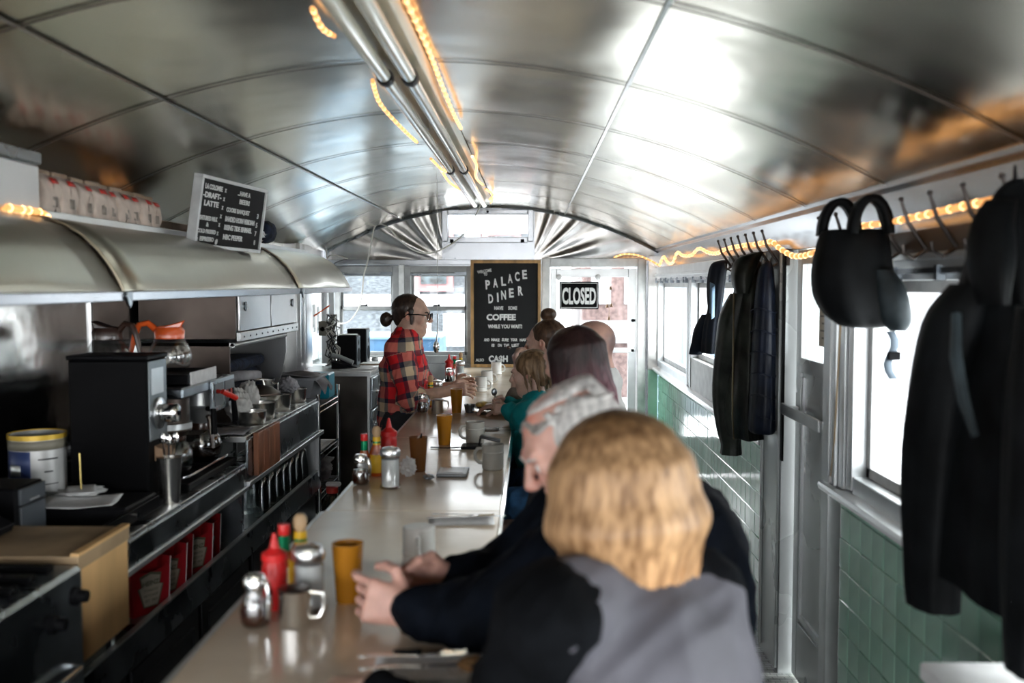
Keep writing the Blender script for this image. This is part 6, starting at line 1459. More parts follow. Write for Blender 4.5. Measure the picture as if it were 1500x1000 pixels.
def bodycaps(J, w=1.0, extra=0.0):
    """list of (a, b, ra, rb, group) from joints"""
    L = []
    A = lambda a, b, ra, rb, g: L.append((V3(*J[a]) if isinstance(a, str) else V3(*a), V3(*J[b]) if isinstance(b, str) else V3(*b), ra*w, rb*w, g))
    pel, che, nk = V3(*J['pelvis']), V3(*J['chest']), V3(*J['neck'])
    sl, sr, hl, hr = V3(*J['shl']), V3(*J['shr']), V3(*J['hipl']), V3(*J['hipr'])
    A(hl, hr, .105, .105, 'pants'); mid = (pel+che)/2
    lat = nrm(sl-sr)
    for q in (-1, 1):
        A(pel+lat*q*.055, mid+lat*q*.055, .10, .095, 'torso'); A(mid+lat*q*.055, che+lat*q*.07, .095, .105, 'torso')
        A(che+lat*q*.07, nk+lat*q*.03-V3(0, 0, .03), .10, .06, 'torso')
    A(nk+lat*.02-V3(0, 0, .02), sl, .055, .058, 'torso'); A(nk-lat*.02-V3(0, 0, .02), sr, .055, .058, 'torso')
    for s_ in 'lr':
        A('sh'+s_, 'el'+s_, .056, .042, 'arm'+s_); A('el'+s_, 'wr'+s_, .042, .028, 'fore'+s_)
        A('hip'+s_, 'kn'+s_, .088, .060, 'pants'); A('kn'+s_, 'an'+s_, .056, .038, 'pants')
        a = V3(*J['an'+s_]); f = V3(*J['foot'+s_]); A(a-V3(0, 0, .02), f, .038, .032, 'shoe')
    return L
def bbox(pts, pad): P = np.array(pts); return P.min(0)-pad, P.max(0)+pad
def person(label, J, headc, HM, hs=1.0, skin=None, h=.006, w=1.0, hands=None, torsoc=None, armc=None, bare=(), pants=None, shoe=None, fit=.014, folds=(.006, 16), uvf=None, tint=None, headkw={}, neckr=.052, group=None, clothname='shirt', fh=None, hair=None):
    root = thing('person', label, 'person', (J['pelvis'][0], J['pelvis'][1], 0), group)
    caps = bodycaps(J, w); hc = V3(*headc)
    pts = [c[0] for c in caps]+[c[1] for c in caps]
    lo, hi = bbox(pts+[hc], .17)
    S = SDF(lo, hi, h)
    for a, b, ra, rb, g in caps: S.cap(a, b, ra, rb, .035)
    head(S, hc, HM, hs, **headkw); neck(S, hc, HM, V3(*J['neck']), neckr, 1)
    tips = {}
    for s_, kw in (hands or {}).items(): tips[s_] = hand(S, J['wr'+s_], **kw)
    S.build('body', skin, root, color=tint)
    # clothing follows the same limbs
    def cloth(nm, groups, m, off, fo, cuts=(), uv=None, hh=None, extra=None, shrink=None):
        cs = [c for c in caps if c[4] in groups]
        lo, hi = bbox([c[0] for c in cs]+[c[1] for c in cs], .17+off); T_ = SDF(lo, hi, hh or h)
        for a, b, ra, rb, g in cs:
            if g in ('forel', 'forer'): b = b-nrm(b-a)*.012; rb = max(rb, .03)
            if shrink and g in shrink: b = a+(b-a)*shrink[g]; rb = ra+(rb-ra)*shrink[g]
            T_.cap(a, b, ra+off, rb+off*.8, .035)
        if extra: extra(T_)
        if fo: T_.noise(fo[0], fo[1], 3, fo[2] if len(fo) > 2 else None)
        for p, n in cuts: T_.cut(p, n)
        return T_.build(nm, m, root, uv=uv)
    return root, S, cloth, caps, tips
def hairmesh(name, m, par, lo, hi, h, fn, cuts=(), noise=None, color=None):
    T_ = SDF(lo, hi, h); fn(T_)
    if noise: T_.noise(*noise)
    for p, n in cuts: T_.cut(p, n)
    return T_.build(name, m, par, color=color)
def hairmat(name, c, c2, rough=.45, st=(60, 60, 5), tip=None):
    m = mat(name, c, rough, 0, col2=c2, scale=1, stretch=st, bump=.3, bscale=1.6, bdist=.005, detail=5, attr='tint' if tip else None, spec=.35)
    return m
# ---- stools
def stool(loc, lab, g='counter stools'):
    t = thing('counter_stool', lab, 'stool', (0, 0, 0), g)
    MB().lathe([(0, .0), (.17, .0), (.17, .015), (.05, .03), (.035, .05), (.035, .58), (.06, .60), (0, .60)], (0, 0, 0), 24).build('pedestal', M_chrome, t)
    MB().lathe([(0, .60), (.165, .60), (.175, .615), (.175, .64), (.16, .655), (0, .66)], (0, 0, 0), 28).build('seat', M_blackp, t)
    t.location = loc; return t
def seated(x, y, f, zsh=1.22, lean=.06, shw=.17, kn=.40, z0=.0):
    """joints of a figure sitting on a stool at x, y facing unit f (xy)"""
    f = nrm((*f, 0)); l = V3(-f[1], f[0], 0)   # left of the facing direction
    p = V3(x, y, .75); J = {'pelvis': p}; ch = V3(x, y, 0)+f*lean*1.0; J['chest'] = ch+V3(0, 0, zsh-.14)
    J['neck'] = V3(x, y, zsh+.03)+f*lean*1.5
    for n, q in (('l', 1), ('r', -1)):
        J['sh'+n] = V3(x, y, zsh-.02)+f*lean*1.3+l*q*shw; J['hip'+n] = p+l*q*.09-V3(0, 0, .01)
        J['kn'+n] = p+l*q*.12+f*kn*.92-V3(0, 0, .03); J['an'+n] = p+l*q*.11+f*kn*.80-V3(0, 0, .47); J['foot'+n] = J['an'+n]+f*.13-V3(0, 0, .035)
    return J, f, l
M_jean = mat('blue denim', (.012, .06, .14), .85, 0, var=.15, scale=20, bump=.1, bscale=200)
M_blackc = mat('black knit fabric', (.0035, .004, .005), .9, 0, var=.2, scale=12, bump=.2, bscale=120, spec=.06)
M_navyc = mat('dark navy jacket cloth', (.0035, .005, .0085), .8, 0, var=.2, scale=12, bump=.2, bscale=60, spec=.06)
M_shoe = mat('black shoe leather', (.02, .018, .016), .4)
def dress(cloth, m_top, m_leg, arms=('arml', 'armr', 'forel', 'forer'), off=.016, folds=(.006, 15), uv=None, hh=None, name='shirt', extra=None, shrink=None, cuts=()):
    cloth('trousers', ('pants',), m_leg, .012, (.005, 14), hh=hh); cloth('shoes', ('shoe',), M_shoe, .012, None, hh=hh)
    return cloth(name, ('torso',)+tuple(arms), m_top, off, folds, uv=uv, hh=hh, extra=extra, shrink=shrink, cuts=cuts)
# ---------------- the woman with the blonde bob, nearest
D1 = 1.58
hc = at(897, 716, Y=D1); hc = V3(*hc)
J, f, l = seated(hc.tolist()[0]+.055, D1-.10, (-.80, .60), 1.135, .05, .165)
J['neck'] = hc+V3(.025, -.02, -.135); J['chest'] = J['neck']+V3(.02, -.03, -.19)
J['shl'] = V3(*at(800, 905, Y=1.40)); J['shr'] = V3(*at(1020, 872, Y=1.60))
J['ell'] = J['shl']+V3(-.10, .05, -.24); J['wrl'] = J['ell']+V3(-.17, .10, .045); J['elr'] = J['shr']+V3(-.03, .11, -.25); J['wrr'] = J['elr']+V3(-.20, .02, .06)
J['wrl'][2] = J['wrr'][2] = CT+.035; J['wrl'][0] = min(J['wrl'][0], -.13); 
HM = hframe((-.80, .58, -.12)); SK1 = skinmat('fair skin', (.62, .40, .30))
root, S, cloth, caps, tips = person('woman with a blonde bob in a grey vest over black sleeves, seen from behind', J, hc, HM, 1.0, SK1, .0065,
    hands={'l': dict(d=(-1, .15, -.05), n=(0, 0, -1), th=(0, 1, 0), curl=(.5,)*4), 'r': dict(d=(-1, -.1, -.05), n=(0, 0, -1), th=(0, -1, 0), curl=(.5,)*4)}, tint=face_tint(hc, HM, 1))
dress(cloth, M_blackc, M_jean, hh=.007, name='black_top')
M_vest = mat('grey violet vest fabric', (.072, .070, .084), .7, 0, var=.10, scale=6, bump=.25, bscale=14)
def vx(T_):
    for q in (J['shl'], J['shr']): T_.cap(J['neck']+(q-J['neck'])*.35-V3(0, 0, .035), J['neck']+(q-J['neck'])*.86-V3(0, 0, .022), .064, .052, .03)
    b = nrm(V3(.8, -.6, 0)); T_.cap(J['chest']+b*.03+V3(0, 0, .06), J['pelvis']+b*.04+V3(0, 0, .05), .135, .15, .05)
    T_.cap(J['chest']+b*.02+l*.06+V3(0, 0, .05), J['pelvis']+b*.02+l*.07+V3(0, 0, .05), .12, .13, .05); T_.cap(J['chest']+b*.02-l*.07+V3(0, 0, .05), J['pelvis']+b*.02-l*.07+V3(0, 0, .05), .12, .13, .05)
    T_.cap(J['neck']-V3(0, 0, .055), J['neck']-V3(0, 0, .05)+b*.01, .068, .068, .02)
v_ = cloth('grey_vest', ('torso',), M_vest, .022, (.005, 11), extra=vx, hh=.006); v_['label'] = 'grey violet sleeveless vest with a stand-up collar'
# hair: smooth bob with clumps curling in at the nape
def bob(T_):
    P = lambda x, y, z: hc+HM@V3(x, y, z)
    T_.ell(P(0, -.018, .038), V3(.094, .110, .090), HM, .03)
    for a in np.linspace(-2.55, 2.55, 19):      # angle 0 = back of the head
        x, y = .083*sin(a), -.018-.092*cos(a); drop = -.132-.006*sin(a*3)
        if abs(a) > 2.1: drop = -.09
        T_.cap(P(x*.95, y, .03), P(x*1.12, y*1.08, -.05), .026, .030, .022); T_.cap(P(x*1.12, y*1.08, -.05), P(x*.93, y*.9, drop), .030, .020, .02)
rr = random.Random(5)
def bob2(T_):
    bob(T_); P = lambda x, y, z: hc+HM@V3(x, y, z)
    for i in range(150):
        a = rr.uniform(-2.4, 2.4); x, y = .100*sin(a), -.02-.110*cos(a); d_ = rr.uniform(-.158, -.125)
        p0 = P(x*.98, y*.98, rr.uniform(-.02, .05)); p1 = P(x*1.10, y*1.08, -.06); p2 = P(x*(.88+rr.uniform(-.06, .08)), y*(.88+rr.uniform(-.06, .06)), d_)
        T_.cap(p0, p1, .004, .007, .003); T_.cap(p1, p2, .007, .0035, .003)
lo, hi = hc-.20, hc+.20
M_blond = hairmat('honey blonde hair', (.44, .27, .14), (.17, .09, .04), tip=True, st=(70, 70, 5))
def btint(V):
    z = (V-hc)@HM; t = np.clip((z[:, 2]-.02)/.10, 0, 1)[:, None]; u = np.clip((-.03-z[:, 2])/.10, 0, 1)[:, None]
    return np.array([1, 1, 1])*(1-t)+np.array([.30, .26, .20])*t+u*np.array([.25, .18, .10])
o = hairmesh('blonde_hair', M_blond, root, lo, hi, .0038, bob2, noise=(.0011, 60, 2, (1, 1, .12)), color=btint); o['label'] = 'honey blonde bob with darker crown'
eyes(hc, HM, 1, root)
stool((hc[0]+.09, D1-.13, 0), 'round black counter stool under the woman with the blonde bob')
# ---------------- the old man, leaning over the counter
D2 = 1.98
h2 = V3(*at(840, 655, Y=D2)); HM2 = hframe((-.86, -.22, -.50), (-.2, .05, 1))
J, f, l = seated(h2[0]+.17, D2+.03, (-1, .05), 1.20, .10, .19)
J['neck'] = h2+V3(.085, 0.03, -.115); J['chest'] = V3(h2[0]+.13, D2+.04, 1.09)
J['shl'] = V3(*at(858, 800, Y=1.88)); J['shr'] = V3(J['neck'][0]-.01, D2+.21, 1.22)
J['ell'] = V3(*at(705, 925, Y=1.86)); J['wrl'] = V3(*at(600, 893, Y=1.91)); J['elr'] = V3(*at(745, 858, Y=2.18)); J['wrr'] = V3(*at(662, 846, Y=2.06))
J['ell'][2] = max(J['ell'][2], CT+.052); J['elr'][2] = max(J['elr'][2], CT+.05)
SK2 = skinmat('ruddy pale skin', (.60, .34, .27))
def bald2(L, blend): blend((0, .06, .10), (.06, .05, .04), (1.1, .8, .75), .6)
root, S, cloth, caps, tips = person('old man with thin white hair in a black jacket, bent over the counter', J, h2, HM2, 1.06, SK2, .0045, w=1.08,
    hands={'l': dict(d=(-1, .10, .22), n=(-.15, .95, -.1), th=(.1, .1, 1), curl=(1.15, 1.08, .98, .55), tcurl=.9, s=1.06), 'r': dict(d=(-.95, -.1, .05), n=(-.1, -.95, -.25), th=(-.1, -.2, 1), curl=(1.15, 1.1, 1.05, .95), tcurl=.8, s=1.04)},
    tint=face_tint(h2, HM2, 1.06, extra=bald2), headkw=dict(nose=.97), neckr=.058)
def ox(T_):
    b = V3(.06, 0, 0); T_.cap(J['chest']+b+V3(.02, -.06, .03), J['pelvis']+b+V3(0, -.04, 0), .145, .15, .05); T_.cap(J['chest']+b+V3(.02, .08, .03), J['pelvis']+b+V3(0, .06, 0), .145, .15, .05)
    T_.cap(J['neck']+V3(.03, -.03, -.05), J['shl']+V3(.02, 0, -.01), .075, .075, .04); T_.cap(J['neck']+V3(.03, .03, -.05), J['shr']+V3(.02, 0, -.01), .075, .075, .04)
    T_.cap(J['shl'], J['ell'], .078, .066, .03); T_.cap(J['ell'], J['wrl']+(J['ell']-J['wrl'])*.25, .064, .044, .03); T_.cap(J['shr'], J['elr'], .078, .06, .03)
dress(cloth, M_navyc, M_jean, hh=.0065, name='black_jacket', off=.020, folds=(.007, 13), extra=ox, cuts=())
o = MB().lathe([(.034, -.010), (.037, -.009), (.037, .009), (.034, .010)], (0, 0, 0), 24, close=True)
wq = V3(*J['wrl'])+nrm(V3(*J['ell'])-V3(*J['wrl']))*.012; dd = Vector(nrm(V3(*J['ell'])-V3(*J['wrl'])))
Mw = Matrix.Translation(Vector(wq)) @ dd.to_track_quat('Z', 'Y').to_matrix().to_4x4()
o = o.build('watch_strap', mat('olive brown leather strap', (.12, .075, .035), .5), root, xf=Mw @ Matrix.Diagonal((.95, .95, 1, 1))); o['label'] = 'olive brown leather watch strap'
MB().cyl((0, .034, 0), (0, .042, 0), .015, n=20).build('watch_face', M_steel, o, xf=Mw)
def h2hair(T_):
    P = lambda x, y, z: h2+HM2@(V3(x, y, z)*1.06)
    for q in (-1, 1):
        T_.ell(P(q*.060, -.030, .030), V3(.022, .072, .060), HM2, .02); T_.ell(P(q*.060, -.05, -.02), V3(.022, .05, .05), HM2, .02)
    T_.ell(P(0, -.085, .02), V3(.070, .030, .085), HM2, .02); T_.ell(P(0, -.025, .098), V3(.050, .075, .020), HM2, .02)
    for i in range(90):
        u = (i % 30)/29*2-1; a = rr.uniform(-.3, .3); x = u*.062+rr.uniform(-.003, .003)
        T_.cap(P(x, .060+.003*sin(i), .088-.02*abs(u)), P(x*1.1+.01, -.03, .117-.035*abs(u)), .0025, .0035, .002); T_.cap(P(x*1.1+.01, -.03, .117-.035*abs(u)), P(x*1.15, -.10, .06), .0035, .0025, .002)
    for i in range(110):
        q = rr.choice((-1, 1)); y = rr.uniform(-.09, .035); T_.cap(P(q*.055, y, .09), P(q*.083, y-.015, .02), .002, .0028, .002); T_.cap(P(q*.083, y-.015, .02), P(q*.080, y-.025, -.035), .0028, .002, .002)
M_grey = hairmat('silver white hair', (.58, .56, .53), (.33, .315, .30), st=(70, 70, 14), tip=True)
def wtint(V):
    L = (V-h2)@HM2/1.06; d = np.sqrt((((L-np.array((-.005, .005, .118)))/np.array((.035, .042, .04)))**2).sum(1)); w_ = (np.clip((1-d)/.6, 0, 1)*.75)[:, None]
    f = np.clip((L[:, 1]-.02)/.04, 0, 1)[:, None]; return (np.ones((len(V), 3))*(1-f)+np.array((.62, .60, .58))*f)*(1-w_)+np.array((1.15, .62, .50))*w_
o = hairmesh('white_hair', M_grey, root, h2-.19, h2+.19, .0034, h2hair, noise=(.0008, 70, 5), color=wtint); o['label'] = 'thin combed silver white hair'
eyes(h2, HM2, 1.06, root, brow=(.5, .48, .45))
o = MB().tube([Vector(J['neck']+HM2@V3(a*.05, .05, -.01)) for a in (-1, 0, 1)], .012, 10).build('teal_collar', mat('teal shirt collar', (.03, .32, .34), .6), root); o['label'] = 'bright teal collar edge'
stool((h2[0]+.19, D2+.03, 0), 'round black counter stool under the old man')
# ---------------- woman with long dark plum hair
D3 = 3.30
h3 = V3(*at(838, 528, Y=D3)); HM3 = hframe((-.72, .62, -.22))
J, f, l = seated(h3[0]+.06, D3-.02, (-.8, .55), h3[2]-.21, .05, .165)
J['neck'] = h3+V3(.03, -.02, -.13)
J['ell'] = J['shl']+V3(-.10, -.02, -.22); J['elr'] = J['shr']+V3(-.04, .05, -.24); J['ell'] = J['shl']+V3(.0, -.04, -.25); J['wrl'] = J['knl']*.55+J['hipl']*.45+V3(.02, 0, .12); J['wrr'] = J['knr']*.55+J['hipr']*.45+V3(.02, 0, .12)
SK3 = skinmat('light skin', (.64, .42, .33))
root, S, cloth, caps, tips = person('woman with long dark hair fading to plum, seen from behind', J, h3, HM3, 1, SK3, .0065,
    hands={'l': dict(d=(-1, .1, -.1), n=(0, 0, -1), th=(0, 1, 0), curl=(.4,)*4), 'r': dict(d=(-1, -.1, -.1), n=(0, 0, -1), th=(0, -1, 0), curl=(.4,)*4)}, tint=face_tint(h3, HM3, 1))
dress(cloth, mat('dark charcoal sweater', (.02, .02, .025), .9, 0, bump=.2, bscale=90), M_jean, hh=.008, name='sweater')
def long3(T_):
    P = lambda x, y, z: h3+HM3@V3(x, y, z)
    T_.ell(P(0, -.02, .034), V3(.082, .100, .082), HM3, .03)
    for a in np.linspace(-2.1, 2.1, 17):
        x, y = .070*sin(a), -.02-.080*cos(a)
        T_.cap(P(x, y, .03), P(x*1.08, y*1.08, -.12), .022, .024, .02); T_.cap(P(x*1.08, y*1.08, -.12), P(x*1.12, y*1.1-.02, -.27-.03*cos(a*2)), .026, .010, .014)
    for i in range(40):
        a = rr.uniform(-2.1, 2.1); x, y = .086*sin(a), -.02-.096*cos(a); T_.cap(P(x, y, .02), P(x*1.10, y*1.10, -.14), .006, .008, .004); T_.cap(P(x*1.10, y*1.10, -.14), P(x*1.15, y*1.12, -.30+rr.uniform(-.03, .03)), .008, .003, .004)
def ptint(V):
    z = (V-h3)@HM3; t = np.clip((-.01-z[:, 2])/.16, 0, 1)[:, None]; return np.array([.22, .16, .15])*(1-t)+np.array([1.5, .95, 1.1])*t
o = hairmesh('long_hair', hairmat('dark plum hair', (.11, .065, .07), (.04, .02, .026), tip=True, st=(60, 60, 5)), root, h3-V3(.2, .2, .36), h3+.17, .0048, long3, noise=(.002, 55, 9, (1, 1, .12)), color=ptint); o['label'] = 'long dark hair fading to plum at the ends'
eyes(h3, HM3, 1, root); stool((h3[0]+.07, D3-.02, 0), 'round black counter stool under the woman with plum hair')
# ---------------- bald man in white
D4 = 4.25
h4 = V3(*at(867, 510, Y=D4)); HM4 = hframe((-.90, .40, -.12))
J, f, l = seated(h4[0]+.07, D4-.02, (-.95, .2), h4[2]-.20, .05, .19)
J['neck'] = h4+V3(.04, -.01, -.125); J['ell'] = J['shl']+V3(-.12, -.01, -.22); J['elr'] = J['shr']+V3(-.08, .02, -.22); J['ell'] = J['shl']+V3(.0, -.04, -.25); J['wrl'] = J['knl']*.55+J['hipl']*.45+V3(.02, 0, .12); J['wrr'] = J['knr']*.55+J['hipr']*.45+V3(.02, 0, .12)
def bald4(L, blend):
    for q in (-1, 1): blend((q*.07, -.03, .005), (.035, .085, .065), (.42, .45, .52), .6)
    blend((0, -.1, .01), (.085, .05, .075), (.42, .45, .52), .6)
root, S, cloth, caps, tips = person('bald man in a white shirt sitting before the back door', J, h4, HM4, 1.03, skinmat('pink skin', (.62, .37, .29)), .0055, w=1.05,
    hands={'l': dict(d=(-1, .1, -.1), n=(0, 0, -1), th=(0, 1, 0), curl=(.4,)*4), 'r': dict(d=(-1, -.1, -.1), n=(0, 0, -1), th=(0, -1, 0), curl=(.4,)*4)}, tint=face_tint(h4, HM4, 1.03, extra=bald4), neckr=.062)
dress(cloth, mat('white cotton shirt', (.72, .72, .70), .85, 0, var=.03, bump=.1, bscale=60), M_jean, hh=.007, name='white_shirt', off=.02, folds=(.006, 12))
eyes(h4, HM4, 1.03, root); stool((h4[0]+.08, D4-.02, 0), 'round black counter stool under the bald man')
# ---------------- woman with a bun
D5 = 5.10
h5 = V3(*at(798, 503, Y=D5)); HM5 = hframe((-.93, .30, -.10))
J, f, l = seated(h5[0]+.08, D5-.02, (-.98, .1), h5[2]-.20, .05, .16)
J['neck'] = h5+V3(.04, -.01, -.125); J['shl'] = J['shl']+V3(-.03, 0, 0); J['ell'] = V3(*at(757, 590, Y=D5-.12)); J['wrl'] = V3(*at(760, 541, Y=D5-.10)); J['elr'] = J['shr']+V3(-.12, 0, -.2); J['wrr'] = V3(-.16, D5+.12, CT+.05)
root, S, cloth, caps, tips = person('woman with brown hair in a top bun holding food near her mouth', J, h5, HM5, .97, SK3, .0045,
    hands={'l': dict(d=(-.25, .15, 1), n=(.9, .2, .1), th=(.2, 1, .1), curl=(1.1, 1.05, .95, .8), tcurl=.6, s=.95), 'r': dict(d=(-1, -.1, -.1), n=(0, 0, -1), th=(0, -1, 0), curl=(.4,)*4, s=.9)}, tint=face_tint(h5, HM5, .97), neckr=.046)
dress(cloth, mat('taupe ribbed shirt', (.26, .22, .18), .9, 0, var=.06, bump=.2, bscale=80), M_jean, hh=.006, name='taupe_shirt', shrink={'forel': .25})
def hair5(T_):
    P = lambda x, y, z: h5+HM5@(V3(x, y, z)*.97)
    T_.ell(P(0, -.028, .042), V3(.081, .094, .083), HM5, .02); T_.ell(P(0, -.055, -.02), V3(.066, .055, .06), HM5, .02)
    T_.ell(P(0, -.035, .152), V3(.038, .042, .034), HM5, .006); T_.cap(P(0, -.035, .11), P(0, -.035, .135), .020, .014, .008)
    for i in range(5): a = i*1.26; T_.cap(P(.030*cos(a), -.035+.033*sin(a), .150), P(.030*cos(a+1.5), -.035+.033*sin(a+1.5), .162), .012, .009, .004)
    T_.ell(P(0, .098, .012), V3(.10, .062, .066), HM5, .008, 'sub')
    for q in (-1, 1): T_.ell(P(q*.075, .030, -.030), V3(.05, .045, .045), HM5, .008, 'sub')
M_brown = hairmat('brown hair', (.10, .055, .032), (.03, .017, .010), st=(60, 60, 20))
o = hairmesh('bun_hair', M_brown, root, h5-.17, h5+.22, .004, hair5, noise=(.0012, 60, 4)); o['label'] = 'brown hair tied in a high bun'
q = MB(); q.lathe([(.007, -.001), (.009, -.001), (.009, .001), (.007, .001)], (0, 0, 0), 14, close=True); q.build('hoop_earring', M_chrome, root, xf=Matrix.Translation(Vector(h5+HM5@V3(-.078, -.005, -.04))) @ Matrix.Rotation(pi/2, 4, 'X'))
eyes(h5, HM5, .97, root); stool((h5[0]+.09, D5-.02, 0), 'round black counter stool under the woman with the bun')
p = V3(*J['wrl'])+V3(-.05, .02, .11); crumple('toast_bite', tuple(p), (.012, .012, .010), M_bcol, 'small dark bite of food held by the woman with the bun', 'food', 3, 14, 10, .2)
# ---------------- the child
D6 = 4.72
h6 = V3(*at(776, 547, Y=D6)); HM6 = hframe((-.93, .25, -.20))
J, f, l = seated(h6[0]+.05, D6-.02, (-.98, .1), h6[2]-.165, .05, .115, .34)
for k_ in ('hipl', 'hipr', 'knl', 'knr', 'pelvis'): J[k_] = V3(*J[k_])
J['neck'] = h6+V3(.03, -.01, -.105); J['wrl'] = V3(*at(742, 598, Y=D6-.03)); J['wrr'] = V3(*at(743, 590, Y=D6+.10)); J['ell'] = (J['shl']+J['wrl'])/2+V3(.04, 0, -.05); J['elr'] = (J['shr']+J['wrr'])/2+V3(.04, 0, -.05)
for k_ in ('wrl', 'wrr'): J[k_][2] = max(J[k_][2], CT+.03)
root, S, cloth, caps, tips = person('small child with light brown hair and teal sleeves eating at the counter', J, h6, HM6, .88, skinmat('child skin', (.66, .44, .35)), .0045, w=.74,
    hands={'l': dict(d=(-1, .1, -.05), n=(0, .9, -.3), th=(0, .3, 1), curl=(1.1, 1.05, 1, .95), tcurl=.6, s=.66), 'r': dict(d=(-1, .05, .05), n=(0, -.9, -.3), th=(0, 0, 1), curl=(1.2, 1.15, 1.1, 1.05), tcurl=.7, s=.66)}, tint=face_tint(h6, HM6, .88), neckr=.036)
dress(cloth, mat('teal jersey', (.0, .26, .28), .8, 0, var=.05), M_jean, hh=.006, name='teal_shirt', off=.012)
def hair6(T_):
    P = lambda x, y, z: h6+HM6@(V3(x, y, z)*.88)
    T_.ell(P(0, -.026, .040), V3(.077, .089, .080), HM6, .02); T_.ell(P(0, -.065, -.02), V3(.060, .035, .055), HM6, .02)
    for i in range(26):
        a = rr.uniform(-1.9, 1.9); x, y = .08*sin(a), -.02-.09*cos(a); T_.cap(P(x, y, .05), P(x*1.05, y*1.06, -.04), .006, .007, .006); T_.cap(P(x*1.05, y*1.06, -.04), P(x, y*1.0, -.10), .007, .003, .006)
o = hairmesh('child_hair', hairmat('light brown child hair', (.26, .165, .09), (.10, .06, .03), st=(60, 60, 8)), root, h6-.17, h6+.17, .004, hair6, noise=(.002, 60, 6), cuts=((h6+HM6@V3(0, .055, .03), -(HM6@V3(0, 1, -.3))),)); o['label'] = 'light brown shaggy hair'
eyes(h6, HM6, .88, root); t_ = stool((h6[0]+.06, D6-.02, 0), 'round black counter stool under the child')
p0 = V3(*J['wrr'])+V3(-.055, .01, .0); t = thing('soup_spoon', 'dark metal spoon held upright in the child\'s fist', 'spoon', p0)
b_ = V3(*at(724, 574, Y=D6+.10)); MB().tube([p0+V3(.01, 0, -.03), (p0+b_)/2, b_+V3(.005, 0, -.02)], .0032, 8).build('handle', M_steeld, t)
MB().sph(b_, (.014, .006, .019), 14, 10).build('bowl', M_steeld, t)
# ---------------- the cook
D7 = 5.60
h7 = V3(*at(604, 462, Y=D7)); HM7 = hframe((.98, -.12, -.10))
X7 = at(592, 560, Y=D7).x
zf = .0
sh = at(590, 512, Y=D7).z
J = {'pelvis': V3(X7-.01, D7, .90), 'chest': V3(X7, D7, sh-.10), 'neck': h7+V3(-.035, 0, -.115)}
J['shr'] = V3(X7-.005, D7-.17, sh+.005); J['shl'] = V3(X7+.01, D7+.17, sh+.01)
J['elr'] = V3(*at(600, 584, Y=D7-.21)); J['ell'] = V3(*at(622, 570, Y=D7+.16)); J['wrr'] = V3(*at(660, 572, Y=D7-.12)); J['wrl'] = V3(*at(668, 566, Y=D7+.16))
J['wrr'][2] = max(J['wrr'][2], CT+.055); J['wrl'][2] = max(J['wrl'][2], CT+.06)
for n_, q in (('l', 1), ('r', -1)):
    J['hip'+n_] = V3(X7-.01, D7+q*.09, .89); J['kn'+n_] = V3(X7-.0, D7+q*.11, .48); J['an'+n_] = V3(X7-.03, D7+q*.12, .085); J['foot'+n_] = V3(X7+.11, D7+q*.13, .045)
SK7 = skinmat('warm skin', (.62, .40, .30))
def extra7(L, blend):
    for q in (-1, 1): blend((q*.070, .022, -.020), (.02, .012, .038), (.18, .14, .13), .5)
root, S, cloth, caps, tips = person('cook in a red plaid shirt and black glasses standing behind the counter', J, h7, HM7, 1.0, SK7, .0045, w=.98,
    hands={'r': dict(d=(1, .05, .10), n=(.0, .8, -.5), th=(.1, .3, 1), curl=(.55, .5, .42, .3), tcurl=.2, sp=.6), 'l': dict(d=(1, -.3, .25), n=(0, -.9, -.2), th=(0, -.1, 1), curl=(.6, .5, .42, .35), tcurl=.1, sp=.8)}, tint=face_tint(h7, HM7, 1, lip=(.95, .6, .58), stub=(.78, .72, .70), extra=extra7), neckr=.055)
def plaid():
    m = bpy.data.materials.new('red navy cream plaid flannel'); m.use_nodes = True; nt = m.node_tree; N = nt.nodes; L = nt.links; b = N['Principled BSDF']; b.inputs['Roughness'].default_value = .85
    at_ = N.new('ShaderNodeAttribute'); at_.attribute_name = 'cloth_uv'; sp = N.new('ShaderNodeSeparateXYZ'); L.new(at_.outputs['Vector'], sp.inputs[0]); out = []
    for ax in 'XY':
        md = N.new('ShaderNodeMath'); md.operation = 'FRACT'; mu = N.new('ShaderNodeMath'); mu.operation = 'MULTIPLY'; mu.inputs[1].default_value = 1/.17
        L.new(sp.outputs[ax], mu.inputs[0]); L.new(mu.outputs[0], md.inputs[0]); r = N.new('ShaderNodeValToRGB'); r.color_ramp.interpolation = 'CONSTANT'; e = r.color_ramp.elements
        cols = [(0, (.68, .012, .02)), (.30, (.02, .025, .06)), (.48, (.68, .56, .40)), (.78, (.02, .025, .06)), (.92, (.68, .012, .02))]
        e[0].position = 0; e[0].color = (*cols[0][1], 1); e[1].position = cols[1][0]; e[1].color = (*cols[1][1], 1)
        for p_, c_ in cols[2:]: q = e.new(p_); q.color = (*c_, 1)
        L.new(md.outputs[0], r.inputs[0]); out.append(r)
    mx = N.new('ShaderNodeMix'); mx.data_type = 'RGBA'; mx.inputs['Factor'].default_value = .5; L.new(out[0].outputs[0], mx.inputs['A']); L.new(out[1].outputs[0], mx.inputs['B'])
    m2 = N.new('ShaderNodeMix'); m2.data_type = 'RGBA'; m2.blend_type = 'MULTIPLY'; m2.inputs['Factor'].default_value = 1; L.new(out[0].outputs[0], m2.inputs['A']); L.new(out[1].outputs[0], m2.inputs['B'])
    m3 = N.new('ShaderNodeMix'); m3.data_type = 'RGBA'; m3.inputs['Factor'].default_value = .55; L.new(mx.outputs['Result'], m3.inputs['A']); L.new(m2.outputs['Result'], m3.inputs['B'])
    hs = N.new('ShaderNodeHueSaturation'); hs.inputs['Value'].default_value = 1.15; L.new(m3.outputs['Result'], hs.inputs['Color']); L.new(hs.outputs[0], b.inputs['Base Color']); return m
